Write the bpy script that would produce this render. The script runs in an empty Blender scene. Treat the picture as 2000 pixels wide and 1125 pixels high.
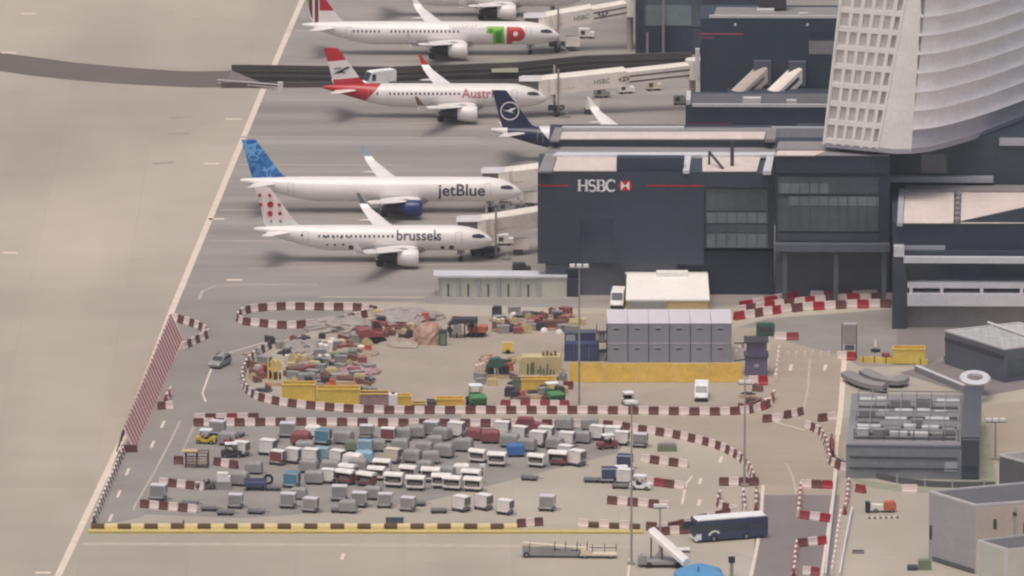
import bpy, bmesh, math, random
from mathutils import Vector, Matrix
random.seed(7)
SC = bpy.context.scene
COL = SC.collection
R = math.radians

# ---------------------------------------------------------------- camera, sky, sun, exposure
F = 20200.0                      # focal length in pixels of the 2000 px wide photograph
DEP = R(12.5)                    # the camera looks down by this much
H = 347.8
CAM = Vector((0, -H / math.tan(DEP), H))
cd = bpy.data.cameras.new('camera')
cam = bpy.data.objects.new('camera', cd)
COL.objects.link(cam)
cam.location = CAM
cam.rotation_euler = (R(90) - DEP, 0, 0)
cd.sensor_width = 36.0
cd.lens = F / 2000 * 36
cd.clip_start = 10
cd.clip_end = 20000
SC.camera = cam

SUN_EL, SUN_AZ = R(74), R(200)     # azimuth clockwise from +Y: from behind the camera, a little left
w = bpy.data.worlds.new('World')
SC.world = w
w.use_nodes = True
nt = w.node_tree
bg = nt.nodes['Background']
sky = nt.nodes.new('ShaderNodeTexSky')
sky.sky_type = 'NISHITA'
sky.sun_disc = False
sky.sun_elevation = SUN_EL
sky.sun_rotation = SUN_AZ
sky.air_density = 0.8
sky.dust_density = 8.0
sky.ozone_density = 1.0
nt.links.new(sky.outputs[0], bg.inputs[0])
bg.inputs[1].default_value = 0.15
sl = bpy.data.lights.new('sun', 'SUN')
sl.energy = 0.9
sl.angle = R(30)
sl.color = (1.0, 0.975, 0.90)
sun = bpy.data.objects.new('sun', sl)
COL.objects.link(sun)
sd = Vector((math.sin(SUN_AZ) * math.cos(SUN_EL), math.cos(SUN_AZ) * math.cos(SUN_EL), math.sin(SUN_EL)))
sun.rotation_euler = sd.to_track_quat('Z', 'Y').to_euler()
sun.location = (0, 0, 200)
SC.view_settings.view_transform = 'Standard'
SC.view_settings.look = 'None'
SC.view_settings.exposure = -0.33
SC.view_settings.gamma = 1.0
SC.render.engine = 'CYCLES'
SC.cycles.pixel_filter_type = 'BLACKMAN_HARRIS'
SC.cycles.filter_width = 2.25
SC.cycles.max_bounces = 6
SC.cycles.use_denoising = True

# ---------------------------------------------------------------- pixel of the photograph -> point of the place
FW = Vector((0, math.cos(DEP), -math.sin(DEP)))
UP = Vector((0, math.sin(DEP), math.cos(DEP)))
RT = Vector((1, 0, 0))
def ray(px, py):
    return FW + RT * ((px - 1000) / F) + UP * ((562.5 - py) / F)
def G(px, py, z=0.0):
    d = ray(px, py)
    return CAM + d * ((z - CAM.z) / d.z)
def zat(px, py, Y):
    d = ray(px, py)
    return CAM + d * ((Y - CAM.y) / d.y)

# countable pieces: each becomes a part of its own
SPLIT = set('corner_post stop deck flap_fairing balcony_post column post upright leg canopy_post roof_post rod top_block white_unit rear_strut stanchion wheel_block wheel wheel_set wall_lamp roof_vent pipe plank crate window_strip window_band mast_pole roof_strut brace bearer duct_unit roof_rail panel lift_column rail rib mullion lattice_bar runner rim sign_stripe roof_cabinet glazing block'.split())
# ---------------------------------------------------------------- mesh helper
class MB:
    def __init__(s):
        s.v, s.f, s.m = [], [], []
    def add(s, vs, fs, mi=0):
        b = len(s.v)
        s.v += [tuple(p) for p in vs]
        for f in fs:
            s.f.append(tuple(b + i for i in f)); s.m.append(mi)
        return s
    def box(s, x0, x1, y0, y1, z0, z1, mi=0, M=None):
        vs = [Vector((x, y, z)) for z in (z0, z1) for (x, y) in ((x0, y0), (x1, y0), (x1, y1), (x0, y1))]
        if M is not None: vs = [M @ p for p in vs]
        return s.add(vs, [(3, 2, 1, 0), (4, 5, 6, 7), (0, 1, 5, 4), (1, 2, 6, 5), (2, 3, 7, 6), (3, 0, 4, 7)], mi)
    def prism(s, poly, z0, z1, mi=0, mtop=None):          # poly: xy counter-clockwise or not
        a = sum(poly[i][0] * poly[(i + 1) % len(poly)][1] - poly[(i + 1) % len(poly)][0] * poly[i][1] for i in range(len(poly)))
        if a < 0: poly = poly[::-1]
        n = len(poly)
        vs = [(p[0], p[1], z0) for p in poly] + [(p[0], p[1], z1) for p in poly]
        s.add(vs, [tuple(range(n - 1, -1, -1))] + [(i, (i + 1) % n, n + (i + 1) % n, n + i) for i in range(n)], mi)
        s.add(vs[n:], [tuple(range(n))], mi if mtop is None else mtop)
        return s
    def extr(s, poly, axis, a0, a1, mi=0, M=None):         # extrude a 2-D outline along x ('x': poly is y,z) or y ('y': poly is x,z)
        n = len(poly)
        if axis == 'x': vs = [Vector((a, p[0], p[1])) for a in (a0, a1) for p in poly]
        else: vs = [Vector((p[0], a, p[1])) for a in (a0, a1) for p in poly]
        if M is not None: vs = [M @ p for p in vs]
        return s.add(vs, [tuple(range(n)), tuple(range(2 * n - 1, n - 1, -1))] + [(i, n + i, n + (i + 1) % n, (i + 1) % n) for i in range(n)], mi)
    def cyl(s, p0, p1, r0, r1=None, n=10, mi=0, caps=True):
        r1 = r0 if r1 is None else r1
        p0, p1 = Vector(p0), Vector(p1)
        d = (p1 - p0).normalized()
        a = d.orthogonal().normalized(); b = d.cross(a)
        vs = [p + (a * math.cos(2 * math.pi * i / n) + b * math.sin(2 * math.pi * i / n)) * r for p, r in ((p0, r0), (p1, r1)) for i in range(n)]
        fs = [(i, (i + 1) % n, n + (i + 1) % n, n + i) for i in range(n)]
        if caps: fs += [tuple(range(n - 1, -1, -1)), tuple(range(n, 2 * n))]
        return s.add(vs, fs, mi)
    def loft(s, rings, mi=0, caps=True, closed=True):
        n = len(rings[0]); k = len(rings)
        vs = [p for r in rings for p in r]
        fs = [(j * n + i, j * n + (i + 1) % n, (j + 1) * n + (i + 1) % n, (j + 1) * n + i) for j in range(k - 1) for i in range(n if closed else n - 1)]
        if caps: fs += [tuple(range(n - 1, -1, -1)), tuple((k - 1) * n + i for i in range(n))]
        return s.add(vs, fs, mi)
    def blob(s, c, rx, ry, h, seed=0, n=18, k=6, rough=0.22, mi=0, jag=.05):     # heap on the ground
        rnd = random.Random(seed)
        rings = []
        ph = [rnd.uniform(0, 6.28) for _ in range(4)]
        for j in range(k + 1):
            t = j / k
            rr = math.cos(t * math.pi / 2) ** 0.8 if t < 1 else 0.02
            ring = []
            for i in range(n):
                a = 2 * math.pi * i / n
                q = 1 + rough * (math.sin(2 * a + ph[0]) * .5 + math.sin(3 * a + ph[1] + t) * .4 + math.sin(5 * a + ph[2] + 3 * t) * .3) + rnd.uniform(-jag, jag)
                ring.append((c[0] + math.cos(a) * rx * rr * q, c[1] + math.sin(a) * ry * rr * q, c[2] + h * math.sin(t * math.pi / 2) * (1 + rnd.uniform(-jag, jag))))
            rings.append(ring)
        return s.loft(rings, mi)
    def pieces(s):
        par = list(range(len(s.v)))
        def find(i):
            while par[i] != i: par[i] = par[par[i]]; i = par[i]
            return i
        for f in s.f:
            for i in f[1:]: par[find(f[0])] = find(i)
        out = {}
        for f, m in zip(s.f, s.m): out.setdefault(find(f[0]), []).append((f, m))
        res = []
        for fl in out.values():
            ids = sorted({i for f, m in fl for i in f}); mp = {i: k for k, i in enumerate(ids)}
            q = MB(); q.v = [s.v[i] for i in ids]; q.f = [tuple(mp[i] for i in f) for f, m in fl]; q.m = [m for f, m in fl]
            res.append(q)
        return res
    def build(s, name, mats, parent=None, smooth=False, loc=None, weld=True):
        if name in SPLIT and parent is not None:
            ps = s.pieces()
            if len(ps) > 1: return [q.build_one(name, mats, parent, smooth) for q in ps][0]
        return s.build_one(name, mats, parent, smooth)
    def build_one(s, name, mats, parent=None, smooth=False):
        me = bpy.data.meshes.new(name)
        me.from_pydata(s.v, [], s.f)
        mats = mats if isinstance(mats, (list, tuple)) else [mats]
        for m in mats: me.materials.append(m)
        me.polygons.foreach_set('material_index', s.m)
        bm = bmesh.new(); bm.from_mesh(me)
        bmesh.ops.recalc_face_normals(bm, faces=bm.faces)
        bm.to_mesh(me); bm.free()
        if smooth:
            me.polygons.foreach_set('use_smooth', [True] * len(me.polygons))
            try: me.set_sharp_from_angle(angle=R(38))
            except Exception: pass
        o = bpy.data.objects.new(name, me)
        COL.objects.link(o)
        if parent is not None: attach(o, parent)
        return o
def wm(o):
    if o.parent is None: return o.matrix_basis.copy()
    return wm(o.parent) @ o.matrix_parent_inverse @ o.matrix_basis
def attach(o, parent):
    o.parent = parent
    o.matrix_parent_inverse = wm(parent).inverted()
def tag(o, label=None, cat=None, group=None, kind=None):
    if label: o['label'] = label
    if cat: o['category'] = cat
    if group: o['group'] = group
    if kind: o['kind'] = kind
    return o
def thing(name, label, cat, loc=(0, 0, 0), rz=0.0, group=None):
    o = bpy.data.objects.new(name, None)
    COL.objects.link(o)
    o.location = loc; o.rotation_euler = (0, 0, rz)
    o.empty_display_size = 0.5
    return tag(o, label, cat, group)
KIDS = {}
def kids(o):
    return [c for c in COL.objects if c.parent == o]
TREE = {}
def freeze(o):                     # remember a template's tree so that copies are quick
    TREE[o.name] = [(c, freeze(c)) for c in kids(o)]
    return TREE[o.name]
def dup(root, loc, rz, label, group=None, scale=1.0):
    t = TREE.get(root.name) or freeze(root)
    def cp(o, par, tr):
        c = o.copy(); COL.objects.link(c)
        if par is not None: c.parent = par
        for ch, sub in tr: cp(ch, c, sub)
        return c
    c = cp(root, None, t)
    c.location = loc; c.rotation_euler = (0, 0, rz)
    if scale != 1.0: c.scale = (scale,) * 3
    c['label'] = label
    if group: c['group'] = group
    return c
USED = set()
def place(tpl, loc, rz, label, group=None, scale=1.0):      # first use moves the template itself, later uses copy it
    if tpl.name not in USED:
        freeze(tpl)
        USED.add(tpl.name)
        tpl.location = loc; tpl.rotation_euler = (0, 0, rz)
        if scale != 1.0: tpl.scale = (scale,) * 3
        tpl['label'] = label
        if group: tpl['group'] = group
        return tpl
    return dup(tpl, loc, rz, label, group, scale)
def T(x=0, y=0, z=0, rz=0):
    return Matrix.Translation((x, y, z)) @ Matrix.Rotation(rz, 4, 'Z')

# ---------------------------------------------------------------- materials
def lin(c):
    return tuple(((v / 255) / 12.92 if v / 255 <= .04045 else ((v / 255 + .055) / 1.055) ** 2.4) for v in c)
def mat(name, rgb, rough=.6, metal=0.0, var=.12, vs=.5, k=1.0, streak=None, joints=None, fine=.06, spec=.5, stretch=None):
    """rgb: colour of the thing as 0-255 sRGB, times k. var/vs: mottling and its scale; joints: (w, h, gap, darkness, vertical)"""
    m = bpy.data.materials.new(name); m.use_nodes = True
    N = m.node_tree.nodes; L = m.node_tree.links
    b = N['Principled BSDF']
    b.inputs['Roughness'].default_value = rough
    b.inputs['Metallic'].default_value = metal
    b.inputs['Specular IOR Level'].default_value = spec
    c = [min(v * k, .9) for v in lin(rgb)]
    tc = N.new('ShaderNodeTexCoord')
    mp = N.new('ShaderNodeMapping')
    L.new(tc.outputs['Object'], mp.inputs[0])
    if stretch: mp.inputs['Scale'].default_value = stretch
    n1 = N.new('ShaderNodeTexNoise'); n1.inputs['Scale'].default_value = vs; n1.inputs['Detail'].default_value = 5; n1.inputs['Roughness'].default_value = .6
    n2 = N.new('ShaderNodeTexNoise'); n2.inputs['Scale'].default_value = vs * 9; n2.inputs['Detail'].default_value = 3
    L.new(mp.outputs[0], n1.inputs['Vector']); L.new(mp.outputs[0], n2.inputs['Vector'])
    a = N.new('ShaderNodeMapRange'); a.inputs[1].default_value = .3; a.inputs[2].default_value = .7; a.inputs[3].default_value = 1 - var; a.inputs[4].default_value = 1 + var
    L.new(n1.outputs[0], a.inputs[0])
    e = N.new('ShaderNodeMapRange'); e.inputs[1].default_value = .3; e.inputs[2].default_value = .7; e.inputs[3].default_value = 1 - fine; e.inputs[4].default_value = 1 + fine
    L.new(n2.outputs[0], e.inputs[0])
    mu = N.new('ShaderNodeMath'); mu.operation = 'MULTIPLY'
    L.new(a.outputs[0], mu.inputs[0]); L.new(e.outputs[0], mu.inputs[1])
    fac = mu.outputs[0]
    if streak:                                   # (amount, scale x, scale y): wear drawn out along one direction
        ms = N.new('ShaderNodeMapping'); ms.inputs['Scale'].default_value = (streak[1], streak[2], 1)
        L.new(tc.outputs['Object'], ms.inputs[0])
        n3 = N.new('ShaderNodeTexNoise'); n3.inputs['Scale'].default_value = 1; n3.inputs['Detail'].default_value = 4
        L.new(ms.outputs[0], n3.inputs['Vector'])
        s = N.new('ShaderNodeMapRange'); s.inputs[1].default_value = .33; s.inputs[2].default_value = .67; s.inputs[3].default_value = 1 - streak[0]; s.inputs[4].default_value = 1 + streak[0]
        L.new(n3.outputs[0], s.inputs[0])
        m2 = N.new('ShaderNodeMath'); m2.operation = 'MULTIPLY'
        L.new(fac, m2.inputs[0]); L.new(s.outputs[0], m2.inputs[1]); fac = m2.outputs[0]
    if joints:
        mj = N.new('ShaderNodeMapping')
        L.new(tc.outputs['Object'], mj.inputs[0])
        if joints[4]: mj.inputs['Rotation'].default_value = (R(-90), 0, 0)
        br = N.new('ShaderNodeTexBrick')
        br.offset = 0.0
        br.inputs['Color1'].default_value = (1, 1, 1, 1); br.inputs['Color2'].default_value = (.93, .93, .93, 1)
        br.inputs['Mortar'].default_value = (1 - joints[3],) * 3 + (1,)
        br.inputs['Scale'].default_value = 1; br.inputs['Brick Width'].default_value = joints[0]; br.inputs['Row Height'].default_value = joints[1]
        br.inputs['Mortar Size'].default_value = joints[2]; br.inputs['Mortar Smooth'].default_value = .3
        L.new(mj.outputs[0], br.inputs['Vector'])
        m3 = N.new('ShaderNodeMath'); m3.operation = 'MULTIPLY'
        L.new(fac, m3.inputs[0]); L.new(br.outputs['Color'], m3.inputs[1]); fac = m3.outputs[0]
    mx = N.new('ShaderNodeVectorMath'); mx.operation = 'SCALE'
    mx.inputs[0].default_value = c
    L.new(fac, mx.inputs['Scale'])
    L.new(mx.outputs[0], b.inputs['Base Color'])
    return m
def glass(name, rgb, k=1.0, rough=.12):
    m = mat(name, rgb, rough, 0, .25, .12, k, spec=.6)
    return m

M = {}
def define():
    M['concrete'] = mat('concrete', (180, 170, 155), .9, 0, .13, .012, streak=(.10, .035, .006), joints=(15, 22.0, .16, .07, False), fine=.02)
    M['apron'] = mat('apron_asphalt', (153, 146, 140), .85, 0, .09, .03, streak=(.17, .010, .14), fine=.02)
    M['road'] = mat('road_asphalt', (145, 138, 132), .9, 0, .10, .10, streak=(.05, .05, .02), fine=.025)
    M['dark_road'] = mat('dark_asphalt', (131, 122, 121), .9, 0, .07, .10, streak=(.06, .25, .02), fine=.025)
    M['yard'] = mat('yard_asphalt', (147, 141, 136), .9, 0, .10, .12, streak=(.07, .04, .15), fine=.025)
    M['sand'] = mat('site_sand', (168, 156, 142), .95, 0, .10, .12, fine=.025)
    M['tan'] = mat('tan_road', (168, 155, 139), .9, 0, .07, .08, streak=(.05, .02, .2), fine=.025)
    M['taxiway'] = mat('taxiway_asphalt', (110, 100, 95), .9, 0, .06, .08, streak=(.06, .02, .3), fine=.025)
    M['line_white'] = mat('line_paint_white', (222, 206, 188), .7, 0, .10, .6, k=1.05)
    M['line_thin'] = mat('line_paint_worn', (190, 178, 164), .8, 0, .14, .5)
    M['line_yellow'] = mat('line_paint_yellow', (196, 178, 98), .7, 0, .12, .6)
    M['trench_wall'] = mat('trench_wall', (92, 85, 82), .9, 0, .15, .2, streak=(.12, .02, 1))
    M['navy'] = mat('navy_cladding', (60, 70, 82), .5, 0, .06, .12, joints=(3.0, 1.5, .05, .22, True))
    M['navy_dark'] = mat('navy_cladding_dark', (54, 62, 76), .55, 0, .08, .12)
    M['slate'] = mat('slate_cladding', (92, 97, 106), .5, 0, .08, .2, joints=(2.4, 1.2, .02, .10, True), k=1.15)
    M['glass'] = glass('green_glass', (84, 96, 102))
    M['glass_pale'] = glass('pale_glass', (118, 132, 136))  # paler tone of the green glass
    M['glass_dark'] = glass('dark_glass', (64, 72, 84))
    M['roof_light'] = mat('roof_light', (212, 198, 190), .7, 0, .06, .2, joints=(1.2, 40, .03, .10, False), k=1.12)
    M['roof_grey'] = mat('roof_grey', (142, 138, 138), .8, 0, .10, .3)
    M['roof_dark'] = mat('roof_dark', (98, 98, 102), .85, 0, .10, .3)
    M['beam'] = mat('beam_grey', (150, 152, 160), .6, 0, .06, .3, k=1.35)
    M['beam_light'] = mat('beam_light', (186, 186, 190), .6, 0, .06, .3, k=1.35)
    M['rail_white'] = mat('rail_white', (212, 208, 208), .5, 0, .05, .5)
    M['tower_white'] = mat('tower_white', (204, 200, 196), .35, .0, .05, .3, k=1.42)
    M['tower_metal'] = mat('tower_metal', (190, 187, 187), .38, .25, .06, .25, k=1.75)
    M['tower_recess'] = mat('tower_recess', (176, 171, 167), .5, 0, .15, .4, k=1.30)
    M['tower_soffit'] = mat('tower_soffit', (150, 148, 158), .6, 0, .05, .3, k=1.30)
    M['plane_white'] = mat('aircraft_white', (234, 228, 224), .28, 0, .04, .25, fine=.02, k=1.08)
    M['plane_grey'] = mat('aircraft_grey', (178, 174, 172), .4, 0, .06, .4)
    M['nacelle'] = mat('nacelle_white', (230, 224, 220), .3, 0, .05, .4, k=1.08)
    M['nacelle_blue'] = mat('nacelle_blue', (44, 56, 112), .3, 0, .08, .4)
    M['lip'] = mat('bare_metal', (196, 194, 196), .25, .8, .05, .5)
    M['exhaust_and_shade'] = mat('exhaust_metal', (74, 70, 70), .45, .6, .15, 1)
    M['tyre'] = mat('tyre_rubber', (34, 32, 32), .85, 0, .15, 2)
    M['black'] = mat('black_paint', (40, 40, 44), .5, 0, .15, 1)
    M['steel'] = mat('galvanised_steel', (150, 150, 152), .5, .3, .12, .8)
    M['steel_dark'] = mat('dark_steel', (78, 76, 80), .6, .2, .15, .8)
    M['window'] = mat('cabin_glass', (60, 62, 72), .15, 0, .1, 1)
    M['red'] = mat('livery_red', (190, 32, 44), .35, 0, .06, .6)
    M['navy_paint'] = mat('livery_navy', (34, 42, 78), .35, 0, .06, .6)
    M['green_paint'] = mat('livery_green', (128, 188, 60), .4, 0, .08, .6)
    M['green_deep'] = mat('livery_green_deep', (60, 140, 52), .4, 0, .08, .6)
    M['red_p'] = mat('livery_red_deep', (196, 50, 54), .35, 0, .08, .6)
    M['text_grey'] = mat('lettering_grey', (88, 90, 108), .4, 0, .05, .6)
    M['text_dark'] = mat('lettering_dark', (74, 68, 84), .4, 0, .05, .6)
    M['text_red'] = mat('lettering_red', (178, 88, 102), .4, 0, .05, .6)
    M['dot_red'] = mat('dot_red', (168, 30, 44), .4, 0, .05, .6)
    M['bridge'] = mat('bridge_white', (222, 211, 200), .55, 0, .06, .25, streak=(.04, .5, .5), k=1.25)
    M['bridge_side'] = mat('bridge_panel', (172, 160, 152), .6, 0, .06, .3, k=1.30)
    M['bridge_dark'] = mat('bridge_bellows', (108, 100, 98), .8, 0, .15, 1)
    M['bar_red'] = mat('barrier_red', (156, 66, 70), .5, 0, .18, .35)
    M['bar_brown'] = mat('barrier_faded_red', (112, 68, 62), .6, 0, .2, .35)
    M['bar_white'] = mat('barrier_white', (226, 208, 202), .5, 0, .09, .35, k=1.12)
    M['bar_bright'] = mat('barrier_bright_red', (168, 38, 52), .45, 0, .14, .35)
    M['bar_dark'] = mat('barrier_dark_grey', (86, 82, 82), .6, 0, .2, .35)
    M['kerb_cream'] = mat('kerb_block_cream', (224, 204, 156), .7, 0, .12, .35, k=1.12)
    M['kerb_dark'] = mat('kerb_block_dark', (98, 74, 44), .7, 0, .15, .35)
    M['hoard'] = mat('hoarding_yellow', (204, 170, 82), .55, 0, .09, .35, streak=(.06, .8, .8), k=1.45)
    M['skip_yellow'] = mat('skip_yellow', (200, 176, 82), .55, 0, .10, .5, k=1.40)
    M['cabin_grey'] = mat('cabin_grey', (120, 122, 130), .55, 0, .05, .4, k=1.60)
    M['cabin_roof'] = mat('cabin_roof', (206, 200, 204), .6, 0, .05, .5, k=1.12)
    M['cont_blue'] = mat('container_blue', (66, 78, 112), .5, 0, .12, .5, joints=(.3, 9, .03, .2, True))
    M['tent'] = mat('tent_white', (238, 233, 226), .6, 0, .03, .3, k=1.05)
    M['tent_wall'] = mat('tent_wall', (184, 164, 116), .7, 0, .08, .5, k=1.30)
    for nm, c in {'uld_white': (222, 216, 210), 'uld_grey': (143, 140, 137), 'uld_dark': (104, 100, 102), 'uld_red': (130, 72, 74), 'uld_blue': (56, 104, 158),
                  'uld_sky': (132, 164, 178), 'uld_teal': (84, 128, 146), 'uld_cream': (206, 192, 170), 'uld_navy': (62, 72, 100), 'uld_green': (112, 120, 100),
                  'tug_yellow': (196, 170, 60), 'tug_red': (160, 52, 58), 'tug_green': (76, 130, 82), 'car_grey': (140, 140, 138), 'car_white': (232, 226, 222),
                  'bus_navy': (54, 62, 92), 'orange': (182, 98, 72), 'exc_red': (142, 80, 78), 'tarp_blue': (84, 140, 182), 'tarp_pink': (158, 128, 130),
                  'tarp_purple': (104, 96, 120), 'timber': (176, 148, 116), 'rubble_grey': (150, 140, 134), 'soil': (166, 132, 116), 'sheet_cream': (190, 174, 130),
                  'machine_green': (60, 92, 78), 'pipe_brown': (122, 88, 76)}.items():
        M[nm] = mat(nm, c, .5, 0, .10, .6, k=1.22)
    M['lamp'] = mat('lamp_lens', (240, 238, 236), .3, 0, .02, 1)
    M['mast'] = mat('mast_grey', (152, 143, 138), .6, 0, .1, .5, k=1.2)
    M['plant_metal'] = mat('plant_metal', (204, 202, 202), .5, .2, .12, .5, k=1.15)
    M['mesh_screen'] = mat('screen_panel', (122, 126, 130), .6, 0, .16, .15, joints=(1.5, .5, .03, .15, True), k=1.25)
    M['wall_grey'] = mat('render_grey', (146, 146, 146), .8, 0, .05, .2, joints=(2.5, 30, .02, .06, True), k=1.50)
    M['wall_cream'] = mat('render_cream', (178, 164, 154), .8, 0, .06, .3, k=1.35)
    M['wall_sage'] = mat('panel_sage', (176, 176, 164), .7, 0, .06, .4, k=1.35)
    M['canopy_glass'] = mat('canopy_glass', (196, 196, 196), .35, 0, .2, .5, joints=(1.1, 3, .08, .25, False))
    M['grass'] = mat('verge_green', (150, 150, 128), .95, 0, .12, .5)
define()
PLAIN = MB
# ---------------------------------------------------------------- the ground, one sheet with the underpass cut out of it
def P2(pts, z=0.0):
    return [tuple(G(x, y, z)[:2]) for x, y in pts]
trench_far = [(452, 137), (760, 141), (1013, 132), (1143, 119), (1352, 112)]
trench_near = [(1352, 150), (1013, 165), (760, 169), (432, 171)]
tr = P2(trench_far + trench_near)
bm = bmesh.new()
ov = [bm.verts.new(p) for p in ((-1500, -2000, 0), (1500, -2000, 0), (1500, 2600, 0), (-1500, 2600, 0))]
iv = [bm.verts.new((p[0], p[1], 0)) for p in tr]
es = [bm.edges.new((a[i], a[(i + 1) % len(a)])) for a in (ov, iv) for i in range(len(a))]
bmesh.ops.triangle_fill(bm, use_beauty=True, use_dissolve=False, edges=es)
for f in bm.faces:
    if f.normal.z < 0: f.normal_flip()
me = bpy.data.meshes.new('ground'); bm.to_mesh(me); bm.free()
me.materials.append(M['concrete'])
ground = bpy.data.objects.new('ground', me); COL.objects.link(ground)
tag(ground, kind='structure')

def sheet(name, pts, z, m, kind='structure'):
    p = P2(pts)
    b = MB(); b.add([(x, y, z) for x, y in p], [tuple(range(len(p)))])
    o = b.build(name, M[m])
    if o.data.polygons[0].normal.z < 0:
        o.data.flip_normals()
    return tag(o, kind=kind)
Z1, Z2, Z3, Z4 = .010, .020, .030, .040
# stands: two sheets, north and south of the underpass
sheet('apron', [(592, 0), (690, -230), (2300, -230), (2300, 105), (1352, 111), (1143, 118), (1013, 131), (760, 140), (533, 137)], Z1, 'apron')
sheet('apron', [(516, 172), (760, 170), (1013, 166), (1352, 151), (2300, 145), (2300, 590), (1480, 600), (1100, 602), (800, 592), (560, 588), (400, 600), (338, 606), (420, 420)], Z1, 'apron')
sheet('service_road', [(338, 606), (400, 600), (560, 588), (735, 608), (640, 640), (540, 668), (490, 700), (478, 740), (510, 778), (620, 800), (900, 806), (900, 818),
                       (620, 826), (376, 832), (345, 905), (280, 1010), (176, 1030), (245, 870), (358, 670)], Z1, 'road')
sheet('baggage_yard', [(385, 828), (760, 836), (1150, 834), (1215, 872), (1205, 885), (840, 978), (640, 1000), (480, 1012), (280, 1004), (345, 905)], Z2, 'yard')
sheet('access_road', [(1506, 640), (1660, 640), (1648, 800), (1642, 966), (1478, 966), (1470, 905), (1400, 862), (1250, 830), (900, 820), (900, 810), (1300, 812), (1495, 806)], Z1, 'tan')
sheet('access_road', [(1482, 967), (1640, 967), (1622, 1180), (1462, 1180)], Z1, 'dark_road')
sheet('service_road', [(1436, 640), (1500, 622), (1742, 604), (1760, 640), (1850, 650), (1850, 706), (1800, 716), (1680, 716), (1640, 694), (1510, 660), (1500, 640)], Z2, 'yard')
sheet('service_road', [(1752, 642), (1900, 642), (1850, 690), (1812, 716), (1752, 694)], Z3, 'dark_road')
sheet('construction_ground', [(560, 672), (740, 622), (1180, 612), (1200, 640), (1500, 640), (1500, 800), (1200, 802), (620, 792), (552, 780)], Z2, 'sand')
# taxiway in dark asphalt that runs to the underpass
up_, lo_ = [], []
for t in range(13):
    x = -60 + t * 41
    def interp(tab):
        for (x0_, y0_), (x1_, y1_) in zip(tab, tab[1:]):
            if x <= x1_: return y0_ + (y1_ - y0_) * (x - x0_) / (x1_ - x0_)
        return tab[-1][1]
    up_.append((x, interp([(-80, 92), (0, 103), (70, 112), (142, 122), (249, 132), (356, 139), (460, 141)])))
    lo_.append((x, interp([(-80, 128), (0, 139), (70, 149), (142, 156.5), (249, 165), (356, 170), (460, 173)])))
up_[-1] = (452, 138); lo_[-1] = (432, 171)
sheet('dark_taxiway', up_ + lo_[::-1], Z1, 'taxiway')
# the underpass below ground
tz = -4.6
far_w = [G(x, y) for x, y in trench_far]; near_w = [G(x, y) for x, y in trench_near[::-1]]
b = MB()
ramp_f, ramp_n = far_w[0].lerp(far_w[1], .42), near_w[0].lerp(near_w[1], .42)
b.add([near_w[0], ramp_n + Vector((0, 0, tz)), ramp_f + Vector((0, 0, tz)), far_w[0]], [(0, 1, 2, 3)])
fl = [ramp_n] + near_w[1:] + far_w[::-1][:-1] + [ramp_f]
b.add([p + Vector((0, 0, tz)) for p in fl], [tuple(range(len(fl)))])
tag(b.build('underpass_road', M['dark_road']), kind='structure')
b = MB()
for line, sgn in ((far_w, 1), (near_w, -1)):
    for i in range(len(line) - 1):
        p, q = line[i], line[i + 1]
        off = Vector((0, .5 * sgn, 0))
        for z0, z1, o0 in ((tz - .3, .9, 0), (-1.1, -.7, -.22), (-2.6, -2.2, -.3), (-.2, .05, -.15)):
            base = [p + off * 0 + Vector((0, o0 * sgn, 0)), q + Vector((0, o0 * sgn, 0)), q + off, p + off]
            b.add([v + Vector((0, 0, z)) for z in (z0, z1) for v in base], [(3, 2, 1, 0), (4, 5, 6, 7), (0, 1, 5, 4), (1, 2, 6, 5), (2, 3, 7, 6), (3, 0, 4, 7)])
tag(b.build('underpass_wall', M['trench_wall']), 'long dark concrete retaining wall lining the sunken underpass ramp', 'wall')
rt = thing('guard_rail', 'pale metal guard rail along the near lip of the underpass mouth', 'guard rail', G(490, 172))
b = MB(); a0, a1 = G(424, 167), G(548, 177)
b.cyl(a0 + Vector((0, 0, 1.0)), a1 + Vector((0, 0, 1.0)), .09); b.cyl(a0 + Vector((0, 0, .5)), a1 + Vector((0, 0, .5)), .06)
b.build('rail', M['rail_white'], rt)
b = MB()
for i in range(9):
    p = a0.lerp(a1, i / 8); b.cyl(p, p + Vector((0, 0, 1.05)), .06, n=6)
b.build('post', M['steel'], rt)
b = MB(); b.box(a1.x - .5, a1.x + .4, a1.y - .3, a1.y + .3, 0, 1.5); b.build('end_box', M['rail_white'], rt)

def strip(name, pts, width, m, z=Z3, closed=False, dash=None):
    p = [Vector((x, y, z)) for x, y in P2(pts)]
    b = MB()
    if dash:
        on, off = dash
        tot, segs = 0, []
        for i in range(len(p) - 1):
            d = (p[i + 1] - p[i]); l = d.length; t = -(tot % (on + off))
            while t < l:
                a, c = max(t, 0), min(t + on, l)
                if c > a: segs.append((p[i] + d * (a / l), p[i] + d * (c / l)))
                t += on + off
            tot += l
    else:
        segs = []
        n = len(p)
        L_, R_ = [], []
        for i in range(n):
            d = (p[min(i + 1, n - 1)] - p[max(i - 1, 0)]).normalized(); s = Vector((-d.y, d.x, 0)) * width / 2
            L_.append(p[i] + s); R_.append(p[i] - s)
        b.add(L_ + R_, [(i, i + 1, n + i + 1, n + i) for i in range(n - 1)])
    for a, c in segs:
        d = (c - a).normalized(); s = Vector((-d.y, d.x, 0)) * width / 2
        b.add([a + s, c + s, c - s, a - s], [(0, 1, 2, 3)])
    o = b.build(name, M[m])
    me = o.data
    for f in me.polygons:
        if f.normal.z < 0: f.flip()
    return tag(o, kind='structure')
strip('stand_edge_line', [(592, -4), (531, 138)], 1.0, 'line_white')
strip('stand_edge_line', [(515, 173), (336, 606), (244, 848), (110, 1132)], 1.0, 'line_white')
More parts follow.
